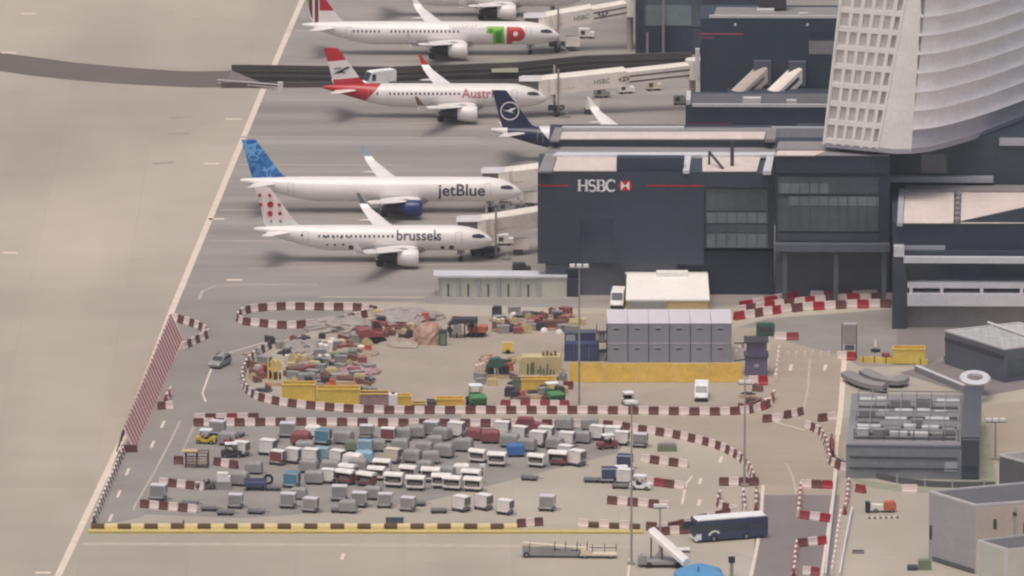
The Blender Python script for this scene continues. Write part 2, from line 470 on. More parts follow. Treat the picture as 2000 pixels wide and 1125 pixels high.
strip('stand_edge_line', [(236, 880), (180, 1020)], .5, 'line_white')
for x, y in ((22, 494), (58, 27), (20, 103), (458, 233), (415, 320), (425, 428), (460, 547), (86, 1119)):
    strip('taxiway_mark', [(x - 17, y), (x + 13, y)], 1.2, 'line_white')
for x, y in ((355, 231), (350, 263), (320, 320)):
    strip('skid_mark', [(x - 22, y), (x + 22, y - 3)], 1.3, 'apron', Z1)
for y, x0, x1 in ((60, 560, 700), (195, 520, 700), (322, 470, 800), (268, 470, 930), (410, 430, 600), (470, 410, 560), (590, 640, 830)):
    strip('stand_line', [(x0, y), (x1, y + 1)], .5, 'line_thin')
for x0, y0, x1, y1 in ((700, 118, 1120, 106), (700, 243, 1100, 236), (640, 428, 1040, 420), (560, 522, 1010, 515)):
    strip('stand_line', [(x0, y0), (x1, y1)], .35, 'line_thin')
strip('stand_line', [(388, 585), (396, 568), (420, 559), (470, 556), (620, 556)], .5, 'line_thin')
strip('stand_line', [(625, 580), (830, 581)], .8, 'line_thin')
strip('stand_patch_line', [(960, 128), (1012, 128)], 12, 'grass', Z1 + .005)
strip('road_line', [(520, 668), (445, 690), (412, 722), (395, 768), (402, 785)], .3, 'line_white')
strip('road_line', [(352, 822), (330, 868), (300, 925), (262, 990), (262, 998)], .3, 'line_thin')
strip('road_line', [(262, 993), (300, 996), (380, 1001)], .3, 'line_thin')
for x, y in ((318, 829), (298, 868), (249, 922), (232, 965), (216, 1012)):
    strip('road_dash', [(x - 3, y + 7), (x + 3, y - 7)], .4, 'line_white')
yk = thing('yellow_kerb', 'long straight yellow upstand kerb below the baggage yard', 'kerb', G(700, 1042))
mb = MB(); ka, kb = G(172, 1042), G(1256, 1043); mb.add([Vector((p.x, p.y + dy, z)) for z in (0, .3) for p, dy in ((ka, 0), (kb, 0), (kb, 1.5), (ka, 1.5))], [(3, 2, 1, 0), (4, 5, 6, 7), (0, 1, 5, 4), (1, 2, 6, 5), (2, 3, 7, 6), (3, 0, 4, 7)])
mb.build('upstand', M['line_yellow'], yk)
mb = MB(); mb.add([Vector((p.x, p.y + dy, z)) for z in (.304, .36) for p, dy in ((ka, .02), (kb, .02), (kb, .3), (ka, .3))], [(4, 5, 6, 7), (0, 1, 5, 4), (1, 2, 6, 5), (2, 3, 7, 6), (3, 0, 4, 7)]); mb.build('capping', M['kerb_cream'], yk)
strip('road_line', [(1649, 704), (1642, 800), (1636, 850)], .8, 'line_white')
strip('road_line', [(1636, 850), (1628, 966), (1604, 1130)], .45, 'line_white')
strip('road_line', [(1582, 700), (1578, 760), (1570, 800)], .35, 'line_thin')
strip('road_line', [(1505, 822), (1570, 840)], .35, 'line_white')
strip('road_line', [(1535, 905), (1548, 930), (1556, 965)], .35, 'line_thin')
strip('road_line', [(1490, 948), (1487, 1000), (1480, 1060), (1466, 1130)], .5, 'line_white')
strip('road_line', [(1352, 930), (1340, 945), (1332, 985)], .35, 'line_white')
strip('road_line', [(1378, 1072), (1440, 1080), (1472, 1092)], .3, 'line_thin')
strip('road_line', [(1226, 1132), (1230, 1092)], .35, 'line_white')
strip('road_line', [(160, 1062), (700, 1064), (1250, 1068)], 1.6, 'line_thin', Z1)
for x, y in ((1368, 940), (1366, 982), (1408, 898), (1545, 718), (1612, 718), (670, 1087)):
    strip('road_dash', [(x - 2, y + 6), (x + 1, y - 6)], .5, 'line_white')
strip('pavement_line', [(1655, 1088), (1720, 1092), (1810, 1098)], .3, 'line_thin')
sheet('pavement', [(1660, 1048), (1700, 1030), (1752, 1042), (1758, 1062), (1662, 1072)], Z2, 'concrete')
# tyre-dark wear on the stands, behind each nose wheel
for x0, x1, y in ((640, 930, 108), (640, 1010, 236), (560, 960, 418), (560, 900, 516)):
    pass

# ---------------------------------------------------------------- buildings
YAW = R(1.2)
class Front:
    """A wall plane through two pixels; details go on it by the pixel where the photograph shows them, as solids of real depth."""
    def __init__(s, x0, ybase, z=0.0, yaw=YAW):
        s.o = G(x0, ybase, z)
        s.ex = Vector((math.cos(yaw), -math.sin(yaw), 0)); s.ey = Vector((math.sin(yaw), math.cos(yaw), 0))
    def on(s, px, py, v=0.0):
        d = ray(px, py); q = s.o + s.ey * v
        p = CAM + d * ((q - CAM).dot(s.ey) / d.dot(s.ey))
        return (p - s.o).dot(s.ex), p.z
    def pt(s, u, v, z):
        p = s.o + s.ex * u + s.ey * v
        return Vector((p.x, p.y, z))
    def uvz(s, mb, u0, u1, v0, v1, z0, z1, mi=0):
        vs = [s.pt(u, v, z) for z in (z0, z1) for (u, v) in ((u0, v0), (u1, v0), (u1, v1), (u0, v1))]
        return mb.add(vs, [(3, 2, 1, 0), (4, 5, 6, 7), (0, 1, 5, 4), (1, 2, 6, 5), (2, 3, 7, 6), (3, 0, 4, 7)], mi)
    def box(s, mb, x0, x1, y0, y1, v0, v1, mi=0):        # y0 top pixel, y1 bottom pixel, read on the face v0
        u0, z1 = s.on(x0, y0, v0); u1, z0 = s.on(x1, y1, v0)
        return s.uvz(mb, u0, u1, v0, v1, max(z0, 0), z1, mi)
    def part(s, name, m, parent, *boxes):
        mb = MB()
        for bx in boxes: s.box(mb, *bx)
        return mb.build(name, M[m], parent)
def roofpoly(name, m, parent, pts, z, th=.15):
    mb = MB(); mb.prism(P2(pts, z + th), z, z + th)
    return mb.build(name, M[m], parent)

# pier end block in navy cladding with the bank sign
f = Front(1050, 578)
pe = thing('terminal_block', 'navy clad terminal block with white bank lettering beside the parked aircraft noses', 'building', f.pt(18, 8, 0))
zr = f.on(1050, 335)[1]
w1 = f.on(1375, 500)[0]; w2 = f.on(1512, 500)[0]
mb = MB(); f.uvz(mb, 0, w1, 0, 13.5, f.on(1050, 515)[1], zr); f.uvz(mb, w1, w2, .6, 13.5, f.on(1400, 485, .6)[1], zr - .25)
f.uvz(mb, w1 - .01, w2, .0, .58, f.on(1400, 366)[1], zr - .12)
mb.build('wall', M['navy'], pe)
zb = f.on(1050, 515)[1]
mb = MB(); f.uvz(mb, 1.2, f.on(1320, 540)[0], .9, 13, 0, zb); mb.build('plinth_wall', M['slate'], pe)
mb = MB(); f.uvz(mb, f.on(1323, 540)[0], w2, 1.6, 13, 0, f.on(1400, 490, 1.6)[1]); mb.build('lower_wall', M['navy_dark'], pe)
f.part('shutter_door', 'navy_dark', pe, (1106, 1132, 528, 577, .82, 1.1))
f.part('glass_panel', 'glass_dark', pe, (1132, 1198, 428, 514, -.05, .2))
f.part('window_band', 'glass_pale', pe, (1378, 1500, 415, 436, .45, .75), (1378, 1500, 456, 484, .45, .75))
f.part('window_band', 'glass', pe, (1378, 1500, 368, 412, .48, .75), (1378, 1500, 438, 455, .48, .75))
f.part('parapet', 'navy_dark', pe, (1205, 1336, 309, 334, .4, 3.0))
roofpoly('roof_panel', 'roof_light', pe, [(1080, 333), (1204, 333), (1204, 303), (1090, 303)], zr + .05)
roofpoly('roof_panel', 'roof_light', pe, [(1372, 334), (1478, 334), (1486, 305), (1372, 305)], zr + .05)
roofpoly('roof_edge', 'roof_grey', pe, [(1051, 334), (1078, 334), (1090, 298), (1066, 298)], zr + .05, .3)
roofpoly('roof_edge', 'beam_light', pe, [(1080, 303), (1512, 303), (1516, 297), (1088, 297)], zr + .05, .5)
roofpoly('roof_edge', 'beam_light', pe, [(1334, 333), (1346, 333), (1350, 304), (1338, 304)], zr + .05, .5)
roofpoly('roof_edge', 'beam_light', pe, [(1490, 334), (1506, 334), (1512, 304), (1498, 304)], zr + .05, .6)
roofpoly('roof_gutter', 'roof_grey', pe, [(1066, 297), (1520, 297), (1526, 284), (1072, 286)], zr - .1, .15)
f2 = Front(1072, 287, zr)
z2 = f2.on(1072, 273)[1]
mb = MB(); f2.uvz(mb, 0, f2.on(1508, 280)[0], 0, 12, zr - 6, z2); mb.build('upper_wall', M['navy_dark'], pe)
roofpoly('roof_panel', 'roof_light', pe, [(1090, 271), (1492, 271), (1496, 257), (1096, 257)], z2 + .03)
roofpoly('roof_edge', 'roof_grey', pe, [(1074, 274), (1092, 274), (1100, 249), (1084, 249)], z2 + .04, .3)
roofpoly('roof_edge', 'roof_grey', pe, [(1097, 256), (1500, 256), (1502, 249), (1100, 249)], z2 + .02, .1)
roofpoly('roof_edge', 'rail_white', pe, [(1098, 249), (1336, 249), (1336, 246), (1098, 246)], z2 + .05, .4)
roofpoly('roof_edge', 'roof_grey', pe, [(1494, 272), (1514, 272), (1517, 249), (1500, 249)], z2 + .05, .5)
mb = MB()
p0, p1 = f.pt(f.on(1385, 300)[0], 5, zr + 2.2), f.pt(f.on(1412, 300)[0], 1.5, zr + .3)
mb.cyl(p0, p1, .22); mb.cyl(f.pt(f.on(1430, 300)[0], 4, zr), f.pt(f.on(1430, 300)[0], 4, zr + 4), .3); mb.cyl(f.pt(f.on(1385, 300)[0], 5, zr), p0, .18)
mb.build('roof_strut', M['steel_dark'], pe)
f.part('sign_stripe', 'red', pe, (1052, 1110, 361, 364, -.06, .1)); f.part('sign_stripe', 'red', pe, (1262, 1372, 361.5, 364.5, -.06, .1))
# lettering on the wall: thick and thin strokes with serifs
def arc(cx, cz, rx, rz, a0, a1, n=12):
    return [(cx + rx * math.cos(R(a0 + (a1 - a0) * i / n)), cz + rz * math.sin(R(a0 + (a1 - a0) * i / n))) for i in range(n + 1)]
def stroke(mb, pts, w0, w1, fr, u0, z0, sc, v):
    n = len(pts); Lf, Rt = [], []
    for i, p in enumerate(pts):
        a, c = pts[max(i - 1, 0)], pts[min(i + 1, n - 1)]
        dx, dz = c[0] - a[0], c[1] - a[1]; l = math.hypot(dx, dz) or 1
        t = i / max(n - 1, 1)
        ww = (w0 + (w1 - w0) * math.sin(t * math.pi)) / 2
        Lf.append((p[0] - dz / l * ww, p[1] + dx / l * ww)); Rt.append((p[0] + dz / l * ww, p[1] - dx / l * ww))
    vs = [fr.pt(u0 + x * sc, v, z0 + z * sc) for x, z in Lf + Rt] + [fr.pt(u0 + x * sc, v + .08, z0 + z * sc) for x, z in Lf + Rt]
    k = 2 * n
    mb.add(vs, [(i, i + 1, n + i + 1, n + i) for i in range(n - 1)] + [(k + i, k + n + i, k + n + i + 1, k + i + 1) for i in range(n - 1)])
HS = {'H': [([(.15, 0), (.15, 1)], .2, .2), ([(.75, 0), (.75, 1)], .2, .2), ([(.15, .5), (.75, .5)], .1, .1), ([(0, .04), (.3, .04)], .08, .08), ([(0, .96), (.3, .96)], .08, .08), ([(.6, .04), (.9, .04)], .08, .08), ([(.6, .96), (.9, .96)], .08, .08)],
      'S': [(arc(.32, .73, .25, .24, 30, 250, 14) + arc(.32, .27, .27, .25, 90, -150, 14)[0:], .1, .17)],
      'B': [([(.15, 0), (.15, 1)], .2, .2), ([(0, .04), (.4, .04)], .08, .08), ([(0, .96), (.4, .96)], .08, .08), (arc(.38, .74, .26, .23, 90, -90), .08, .2), (arc(.38, .27, .32, .25, 90, -90), .08, .22), ([(.2, .5), (.4, .5)], .08, .08)],
      'C': [(arc(.45, .5, .4, .47, 45, 318, 20), .1, .2), ([(.74, .72), (.74, .95)], .08, .08)]}
mb = MB()
ua, za = f.on(1128, 373.5); ub, zb_ = f.on(1198, 351)
sc = (zb_ - za); u = ua
for ch, adv in (('H', .98), ('S', .72), ('B', .86), ('C', .9)):
    for pts, a, c in HS[ch]: stroke(mb, pts, a, c, f, u, za, sc, -.09)
    u += adv * sc * .93
mb.build('sign_lettering', M['lamp'], pe)
u0, z0 = f.on(1206, 372); u1, z1 = f.on(1236, 353); cu, cz, hh = (u0 + u1) / 2, (z0 + z1) / 2, (z1 - z0) / 2; hw = (u1 - u0) / 2
def tri(mb, *p):
    vs = [f.pt(cu + x * hw, -.09, cz + z * hh) for x, z in p] + [f.pt(cu + x * hw, .0, cz + z * hh) for x, z in p]
    mb.add(vs, [(0, 1, 2), (5, 4, 3), (0, 3, 4, 1), (1, 4, 5, 2), (2, 5, 3, 0)])
mb = MB(); tri(mb, (-1, 0), (-.55, 1), (-.55, -1)); tri(mb, (1, 0), (.55, -1), (.55, 1)); tri(mb, (-.55, 1), (.55, 1), (0, 0)); tri(mb, (-.55, -1), (0, 0), (.55, -1))
mb.build('sign_emblem', M['red'], pe)
mb = MB(); tri(mb, (-.55, 1), (0, 0), (-.55, -1)); tri(mb, (.55, 1), (.55, -1), (0, 0)); mb.build('sign_emblem_field', M['lamp'], pe)

# glazed block to the right of it
g = Front(1514, 592)
gb = thing('glazed_block', 'dark glazed terminal block below the pale ribbed tower', 'building', g.pt(9, 8, 0))
zg = g.on(1514, 304)[1]; zl = g.on(1514, 476)[1]; wg = g.on(1738, 400)[0]
mb = MB(); g.uvz(mb, 0, wg, .5, 14, zl, zg); g.uvz(mb, 0, wg, 0, .5, g.on(1600, 338)[1], zg + .02); mb.build('wall', M['navy_dark'], gb)
g.part('glazing', 'glass', gb, (1520, 1716, 345, 378, .35, .7), (1520, 1716, 386, 452, .35, .7))
g.part('glazing', 'glass_pale', gb, (1522, 1620, 358, 378, .3, .6), (1540, 1716, 384, 402, .3, .6))
g.part('glazing_sill', 'glass_dark', gb, (1518, 1718, 456, 472, .2, .8))
mb = MB(); g.uvz(mb, 0, wg, -1.5, 14, g.on(1600, 492, -1.5)[1], g.on(1600, 478, -1.5)[1]); mb.build('ledge', M['slate'], gb)
mb = MB(); g.uvz(mb, 0, wg, 3.5, 14, 0, zl - 1.2); mb.build('lower_wall', M['slate'], gb)
mb = MB()
for px in (1528, 1628, 1722):
    u = g.on(px, 540)[0]; g.uvz(mb, u, u + .7, -.8, -.1, 0, zl - 1.2)
mb.build('column', M['slate'], gb)
roofpoly('roof_panel', 'roof_light', gb, [(1514, 303), (1592, 303), (1620, 292), (1520, 292)], zg + .03)
roofpoly('roof_panel', 'roof_grey', gb, [(1592, 303), (1736, 303), (1745, 286), (1620, 292)], zg + .02)
roofpoly('roof_edge', 'roof_grey', gb, [(1516, 291), (1640, 291), (1650, 276), (1522, 276)], zg + .05, .4)

mb = MB()
for i in range(11):
    u = g.on(1524, 400)[0] + i * (g.on(1712, 400)[0] - g.on(1524, 400)[0]) / 10; g.uvz(mb, u - .06, u + .06, .18, .34, g.on(1600, 452)[1], g.on(1600, 345)[1])
mb.build('mullion', M['glass'], gb)
mb = MB()
for i in range(7):
    u = f.on(1380, 400)[0] + i * (f.on(1498, 400)[0] - f.on(1380, 400)[0]) / 6; f.uvz(mb, u - .06, u + .06, .34, .46, f.on(1400, 484)[1], f.on(1400, 368)[1])
mb.build('mullion', M['glass'], pe)
# wide terminal front on the right with pale beams
h = Front(1746, 642)
tb = thing('terminal_building', 'broad dark terminal front with pale concrete beams and light roof panels', 'building', h.pt(14, 10, 0))
wh = 34.0
zA, zB, zC, zD = h.on(1800, 596)[1], h.on(1800, 552)[1], h.on(1800, 495)[1], h.on(1800, 436, 1.5)[1]
mb = MB(); h.uvz(mb, 2.0, wh, 1.2, 30, 0, zA); mb.build('lower_wall', M['roof_grey'], tb)
mb = MB(); h.uvz(mb, 2.0, wh, -.6, 30, zA, h.on(1800, 574, -.6)[1]); h.uvz(mb, 2.0, wh, -.2, 2, h.on(1800, 562)[1], zB); mb.build('balcony_beam', M['beam_light'], tb)
mb = MB()
for px in (1776, 1836, 1914, 1992): 
    u = h.on(px, 565)[0]; h.uvz(mb, u, u + .5, -.4, 1, h.on(1800, 575)[1], zB + .01)
mb.build('balcony_post', M['beam_light'], tb)
mb = MB(); h.uvz(mb, 2.0, wh, 1.6, 30, h.on(1800, 575)[1], h.on(1800, 513)[1]); mb.build('glazing', M['glass_dark'], tb)
mb = MB(); h.uvz(mb, 1.4, wh, -.8, 3, h.on(1800, 514, -.8)[1], h.on(1800, 502, -.8)[1]); mb.build('upper_beam', M['beam_light'], tb)
mb = MB(); h.uvz(mb, 1.0, wh, 0, 30, h.on(1800, 502, -.8)[1] + .01, zC + .3); h.uvz(mb, -.2, wh, 1.5, 30, zC, zD); mb.build('upper_wall', M['navy_dark'], tb)
mb = MB(); h.uvz(mb, -.3, 1.9, -.3, 3, 0, zC - .6); mb.build('corner_pier', M['glass_dark'], tb)
h.part('corner_cap', 'beam_light', tb, (1746, 1766, 482, 502, -.4, 2)); h.part('upper_beam', 'beam', tb, (1764, 1846, 480, 489, 1.2, 1.9))
roofpoly('roof_panel', 'roof_light', tb, [(1764, 435), (1862, 435), (1864, 372), (1768, 372)], zD + .05)
roofpoly('roof_panel', 'roof_light', tb, [(1876, 435), (2200, 435), (2200, 378), (1878, 374)], zD + .05)
roofpoly('roof_edge', 'beam', tb, [(1752, 436), (1763, 436), (1767, 368), (1756, 368)], zD + .05, .5)
roofpoly('roof_edge', 'roof_grey', tb, [(1766, 371), (2200, 373), (2200, 362), (1768, 360)], zD + .05, .5)
mb = MB(); 
for i in range(6):
    a = G(1869 + i * .5, 432 - i * 10, zD + .2); mb.box(a.x - .35, a.x + .35, a.y - .8, a.y + .8, zD, zD + .7)
mb.build('roof_vent', M['roof_grey'], tb)
mb = MB()     # raised parapet that climbs to the right
u0 = h.on(1862, 436, 1.5)[0]; u1 = h.on(2000, 406, 1.5)[0]; u2 = wh
zs = h.on(2000, 406, 1.5)[1]; k = (zs - zD) / (u1 - u0)
vs = [h.pt(u, v, z) for v in (1.45, 2.1) for u, z in ((u0, zD - .5), (u2, zD - .5), (u2, zD + k * (u2 - u0)), (u0, zD))]
mb.add(vs, [(0, 1, 2, 3), (7, 6, 5, 4), (0, 4, 5, 1), (1, 5, 6, 2), (2, 6, 7, 3), (3, 7, 4, 0)]); mb.build('raised_parapet', M['navy'], tb)
# rear hall that carries the tower
q = Front(1728, 366, zD)
rh = thing('tall_hall', 'tall dark hall rising behind the pale roof panels on the right', 'building', q.pt(14, 6, 0))
zq = 24.3
mb = MB(); q.uvz(mb, -1.5, 36, 0, 24, 0, zq); mb.build('wall', M['navy'], rh)
q.part('window_band', 'glass', rh, (1800, 1850, 300, 338, -.1, .4)); 
q.part('upper_beam', 'beam', rh, (1728, 1940, 345, 357, -1.2, -.05))
q.part('roof_beam', 'beam', rh, (1952, 2080, 270, 285, -.5, .2))
mb = MB(); u = q.on(1722, 420, -1.2)[0]; q.uvz(mb, u, u + 1.3, -1.6, -.2, 0, q.on(1722, 346, -1.2)[1]); mb.build('corner_column', M['beam'], rh)

# blocks of the pier behind
def pier_block(x0, x1, ytop, yb, depth, label):
    fr = Front(x0, yb); r = thing('pier_block', label, 'building', fr.pt(10, depth / 2, 0))
    zt = fr.on(x0, ytop)[1]; wd = fr.on(x1, ytop + 20)[0]
    mb = MB(); fr.uvz(mb, 0, wd, 0, depth, 0, zt); mb.build('wall', M['navy'], r)
    return fr, r, zt, wd
fa, ra, za_, wa = pier_block(1338, 1640, 206, 437, 11, 'low navy pier block whose roof carries a white parapet rail')
roofpoly('roof_deck', 'roof_dark', ra, [(1342, 204), (1636, 204), (1636, 183), (1346, 183)], za_ + .02, .1)
fa.part('parapet_rail', 'rail_white', ra, (1352, 1640, 203, 210, -.1, .4))
mb = MB(); u = fa.on(1350, 200)[0]; fa.uvz(mb, .1, .8, .4, 8, za_, za_ + .8); mb.build('parapet_end', M['rail_white'], ra)
fa.part('roof_cabinet', 'rail_white', ra, (1451, 1486, 192, 203, 1, 2.5)); fa.part('roof_cabinet', 'rail_white', ra, (1536, 1556, 196, 203, 1.2, 2.2))
fa.part('red_stripe', 'text_red', ra, (1340, 1430, 241, 242.5, -.06, .1))
fa.part('window_band', 'slate', ra, (1556, 1640, 240, 274, -.05, .3))
fa.part('lower_beam', 'beam', ra, (1500, 1640, 250, 274, -1.6, -.1))
fb, rb_, zb2, wb = pier_block(1367, 1660, 36, 253, 12, 'tall navy pier block with a thin red stripe behind the sloping link tunnels')
fb.part('parapet_rail', 'rail_white', rb_, (1385, 1660, 30, 36, -.1, .4)); roofpoly('roof_deck', 'roof_grey', rb_, [(1392, 33), (1650, 33), (1650, 14), (1400, 14)], zb2 + .02, .1)
fb.part('roof_cabinet', 'rail_white', rb_, (1478, 1512, 19, 31, 1, 2.5)); fb.part('roof_cabinet', 'rail_white', rb_, (1560, 1578, 26, 31, 1.2, 2.2))
fb.part('roof_cabinet', 'steel_dark', rb_, (1483, 1536, -30, 17, 6, 9))
fb.part('red_stripe', 'text_red', rb_, (1368, 1452, 65, 68, -.06, .1)); fb.part('red_stripe', 'text_red', rb_, (1368, 1395, 73, 74.5, -.06, .1))
fb.part('window_band', 'roof_grey', rb_, (1580, 1660, 80, 106, -.05, .3)); fb.part('window_band', 'glass_dark', rb_, (1580, 1660, 62, 72, -.05, .3))
fb.part('wall_column', 'rail_white', rb_, (1358, 1366, 96, 152, -1.2, -.2))
mb = MB()
for px, py in ((1436, 48), (1577, 48)):
    u, z = fb.on(px, py); mb.add([], []); fb.uvz(mb, u - .2, u + .2, -.3, 0, z - .2, z + .2)
mb.build('wall_lamp', M['beam_light'], rb_)
fc, rc, zc, wc = pier_block(1241, 1520, -118, 106, 30, 'teal glazed pier hall at the top edge behind the jet bridges')
fc.part('glazing', 'glass', rc, (1258, 1372, -60, 52, -.1, .3)); fc.part('glazing', 'glass_pale', rc, (1262, 1350, 10, 50, -.14, .2))
fc.part('glazing', 'glass_dark', rc, (1246, 1372, 55, 100, -.1, .3))
mb = MB()
for px in (1293, 1262):
    u = fc.on(px, 60)[0]; fc.uvz(mb, u, u + .45, -1.2, -.8, 0, 16 if px == 1293 else 4)
mb.build('mast_pole', M['steel'], rc)
# link hall between the blocks
fd = Front(1420, 330); rd = thing('pier_hall', 'low dark roofed hall joining the two navy pier blocks', 'building', fd.pt(10, 10, 0))
mb = MB(); fd.uvz(mb, 0, 22, 0, 30, 0, 7.5); mb.build('wall', M['navy_dark'], rd)
# the two sloping enclosed link tunnels on the pier wall
for (x0, y0, x1, y1, v, lab) in ((1478, 132, 1392, 200, -3.2, 'grey sloping enclosed link tunnel, nearer the aircraft, on the navy pier wall'), (1546, 132, 1464, 198, -2.6, 'cream sloping enclosed link tunnel, nearer the white tower, on the navy pier wall')):
    r = thing('link_tunnel', lab, 'link tunnel', fb.pt(fb.on(x1, y1, v)[0], v, 0))
    ua_, zz0 = fb.on(x0, y0, v); ub_, zz1 = fb.on(x1, y1, v)
    ww = 2.2
    mb = MB()
    vs = [fb.pt(u, vv, z) for u, z in ((ua_, zz0), (ua_ + ww, zz0), (ub_ + ww, zz1), (ub_, zz1)) for vv in (v, -.05)]
    lo = [p - Vector((0, 0, 2.6)) for p in vs]
    mb.add(vs + lo, [(0, 1, 3, 2), (2, 3, 5, 4), (4, 5, 7, 6), (6, 7, 1, 0)]) if False else None
    sec = [(-.1, 0), (-.1, 2.5), (.4, 3.0), (1.9, 3.0), (2.4, 2.5), (2.4, 0)]
    # a tube swept from the wall box down to the lower end
    A = fb.pt(ua_ + 1, -.6, zz0 - 2.8); B = fb.pt(ub_ + 1, v - 3.5, zz1 - 2.8)
    d = (B - A); side = Vector((d.y, -d.x, 0)).normalized()
    ring = lambda c: [c + side * s_ + Vector((0, 0, z_)) for s_, z_ in ((-1.3, 0), (-1.3, 2.4), (-.9, 2.9), (.9, 2.9), (1.3, 2.4), (1.3, 0))]
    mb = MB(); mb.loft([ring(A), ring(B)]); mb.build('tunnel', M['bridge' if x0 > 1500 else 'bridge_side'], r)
    mb = MB()
    for s_ in (-1.34, 1.30):
        for t0, t1 in ((.08, .48), (.54, .94)):
            a, c = A.lerp(B, t0) + side * s_, A.lerp(B, t1) + side * s_
            mb.add([a + Vector((0, 0, 1.0)), c + Vector((0, 0, 1.0)), c + Vector((0, 0, 1.7)), a + Vector((0, 0, 1.7))] + [p + side * .04 for p in (a + Vector((0, 0, 1.0)), c + Vector((0, 0, 1.0)), c + Vector((0, 0, 1.7)), a + Vector((0, 0, 1.7)))], [(0, 1, 2, 3), (4, 5, 6, 7), (0, 1, 5, 4), (2, 3, 7, 6)])
    mb.build('window_strip', M['glass_dark'], r)
    mb = MB(); fb.uvz(mb, ua_ - .5, ua_ + 2.4, -1.6, -.05, zz0 - 3.4, zz0 + .7); mb.build('wall_box', M['slate'], r)
    mb = MB(); mb.cyl(B.lerp(A, .15), Vector((B.lerp(A, .15).x, B.lerp(A, .15).y, 0)), .3); mb.build('leg', M['steel_dark'], r)

# ---------------------------------------------------------------- the pale ribbed tower
zt0, zt1 = 24.6, 53.0
foot = [(1610, 281), (1716, 291), (1745, 294), (1780, 294), (1815, 290), (1852, 281), (1890, 270), (1928, 257), (1965, 243), (2002, 228), (2060, 205), (2140, 172), (2140, 130), (1640, 210)]
tp = [G(x, y, zt0) for x, y in foot]
tw = thing('ribbed_tower', 'pale tower with a gridded window face and long overlapping metal ribs', 'tower', (tp[3].x, tp[3].y, 0))
def up(p, z, i):                      # the tower leans outwards as it rises
    t = (z - zt0) / 22.6
    return Vector((p.x + t * (2.4 if i == 0 else 4.0 if i < 3 else 1.2 if i < 12 else 2), p.y - t * .2, z))
core = [up(p, zt0, i) for i, p in enumerate(tp)], [up(p, zt1, i) for i, p in enumerate(tp)]
def inset(ps, d):
    c = sum(ps, Vector()) / len(ps)
    return [p + (c - p).normalized() * d for p in ps]
mb = MB()
lo_i, hi_i = inset(core[0], .9), inset(core[1], .9)
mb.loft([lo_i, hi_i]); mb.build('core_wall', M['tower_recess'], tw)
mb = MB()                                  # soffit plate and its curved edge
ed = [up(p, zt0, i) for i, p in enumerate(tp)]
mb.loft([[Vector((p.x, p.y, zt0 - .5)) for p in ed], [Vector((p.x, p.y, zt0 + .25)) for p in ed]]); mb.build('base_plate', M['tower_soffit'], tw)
# window face: panes between a grid of mullions
a0, a1 = 0, 1
ncol, fl = 5, 2.93
def facept(t, z, out=0.0):
    p, r = up(tp[0], z, 0), up(tp[1], z, 1)
    n = Vector(((r - p).y, -(r - p).x, 0)).normalized()
    return p.lerp(r, t) + n * out
nfl = 9
mb = MB()
def facebox(mb, t0, t1, z0, z1, o0, o1):
    vs = [facept(t, z, o) for z in (z0, z1) for (t, o) in ((t0, o1), (t1, o1), (t1, o0), (t0, o0))]
    mb.add(vs, [(3, 2, 1, 0), (4, 5, 6, 7), (0, 1, 5, 4), (1, 2, 6, 5), (2, 3, 7, 6), (3, 0, 4, 7)])
cols = [.10, .265, .43, .595, .76, .925]
for k_ in range(nfl + 1):
    z = zt0 + .3 + k_ * fl
    facebox(mb, 0, 1.0, z - .1, z + .72, -.9, .12)
for t in [.0] + [c + .083 for c in cols[:-1]]:
    facebox(mb, max(t - .028, 0), t + .03, zt0, zt0 + .3 + nfl * fl, -.9, .1)
facebox(mb, .955, 1.0, zt0, zt0 + .3 + nfl * fl, -.9, .14)
facebox(mb, -.02, .015, zt0, zt0 + .3 + nfl * fl, -.9, .3)
mb.build('window_grid', M['tower_white'], tw)
for k_ in range(nfl):
    z = zt0 + .3 + k_ * fl
    for c in cols:
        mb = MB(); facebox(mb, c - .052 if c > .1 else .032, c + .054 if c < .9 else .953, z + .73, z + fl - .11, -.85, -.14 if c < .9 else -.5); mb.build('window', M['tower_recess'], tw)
# rounded smooth corner, then ribs lapping downwards along the curved side
mb = MB()
mb.loft([[up(p, z, i + 1) for i, p in enumerate(tp[1:4])] + [up(tp[3], z, 3) + Vector((0, 1.2, 0)), up(tp[1], z, 1) + Vector((-.2, 1.5, 0))] for z in (zt0 + .25, zt1)])
mb.build('corner_panel', M['tower_white'], tw, smooth=True)
side_i = list(range(3, 12))
for k_ in range(10):
    z0 = zt0 + .25 + k_ * fl; z1 = z0 + fl
    mb = MB()
    rings = []
    for j, i in enumerate(side_i):
        p = up(tp[i], z0, 3); d = (tp[min(i + 1, 11)] - tp[i - 1]).normalized(); n = Vector((d.y, -d.x, 0))
        if n.y > 0: n = -n
        g_ = min(1, j / 5.0)
        outb = (.10 + 1.0 * min(1, j / 7.0) ** .8) if k_ else .14
        if k_ == 0: g_ = 0
        rings.append([up(tp[i], z0 + .0, 3) + n * outb, up(tp[i], z0 + .16, 3) + n * (outb + .22), up(tp[i], z0 + .8, 3) + n * (outb * .8), up(tp[i], z0 + 1.8, 3) + n * (outb * .38), up(tp[i], z1 + .05, 3) + n * .02, up(tp[i], z1, 3) - n * .5, up(tp[i], z0 + .1, 3) - n * .4])
    mb.loft(rings); mb.build('metal_rib' if k_ else 'lower_skirt', M['tower_metal' if k_ else 'tower_soffit'], tw, smooth=True)

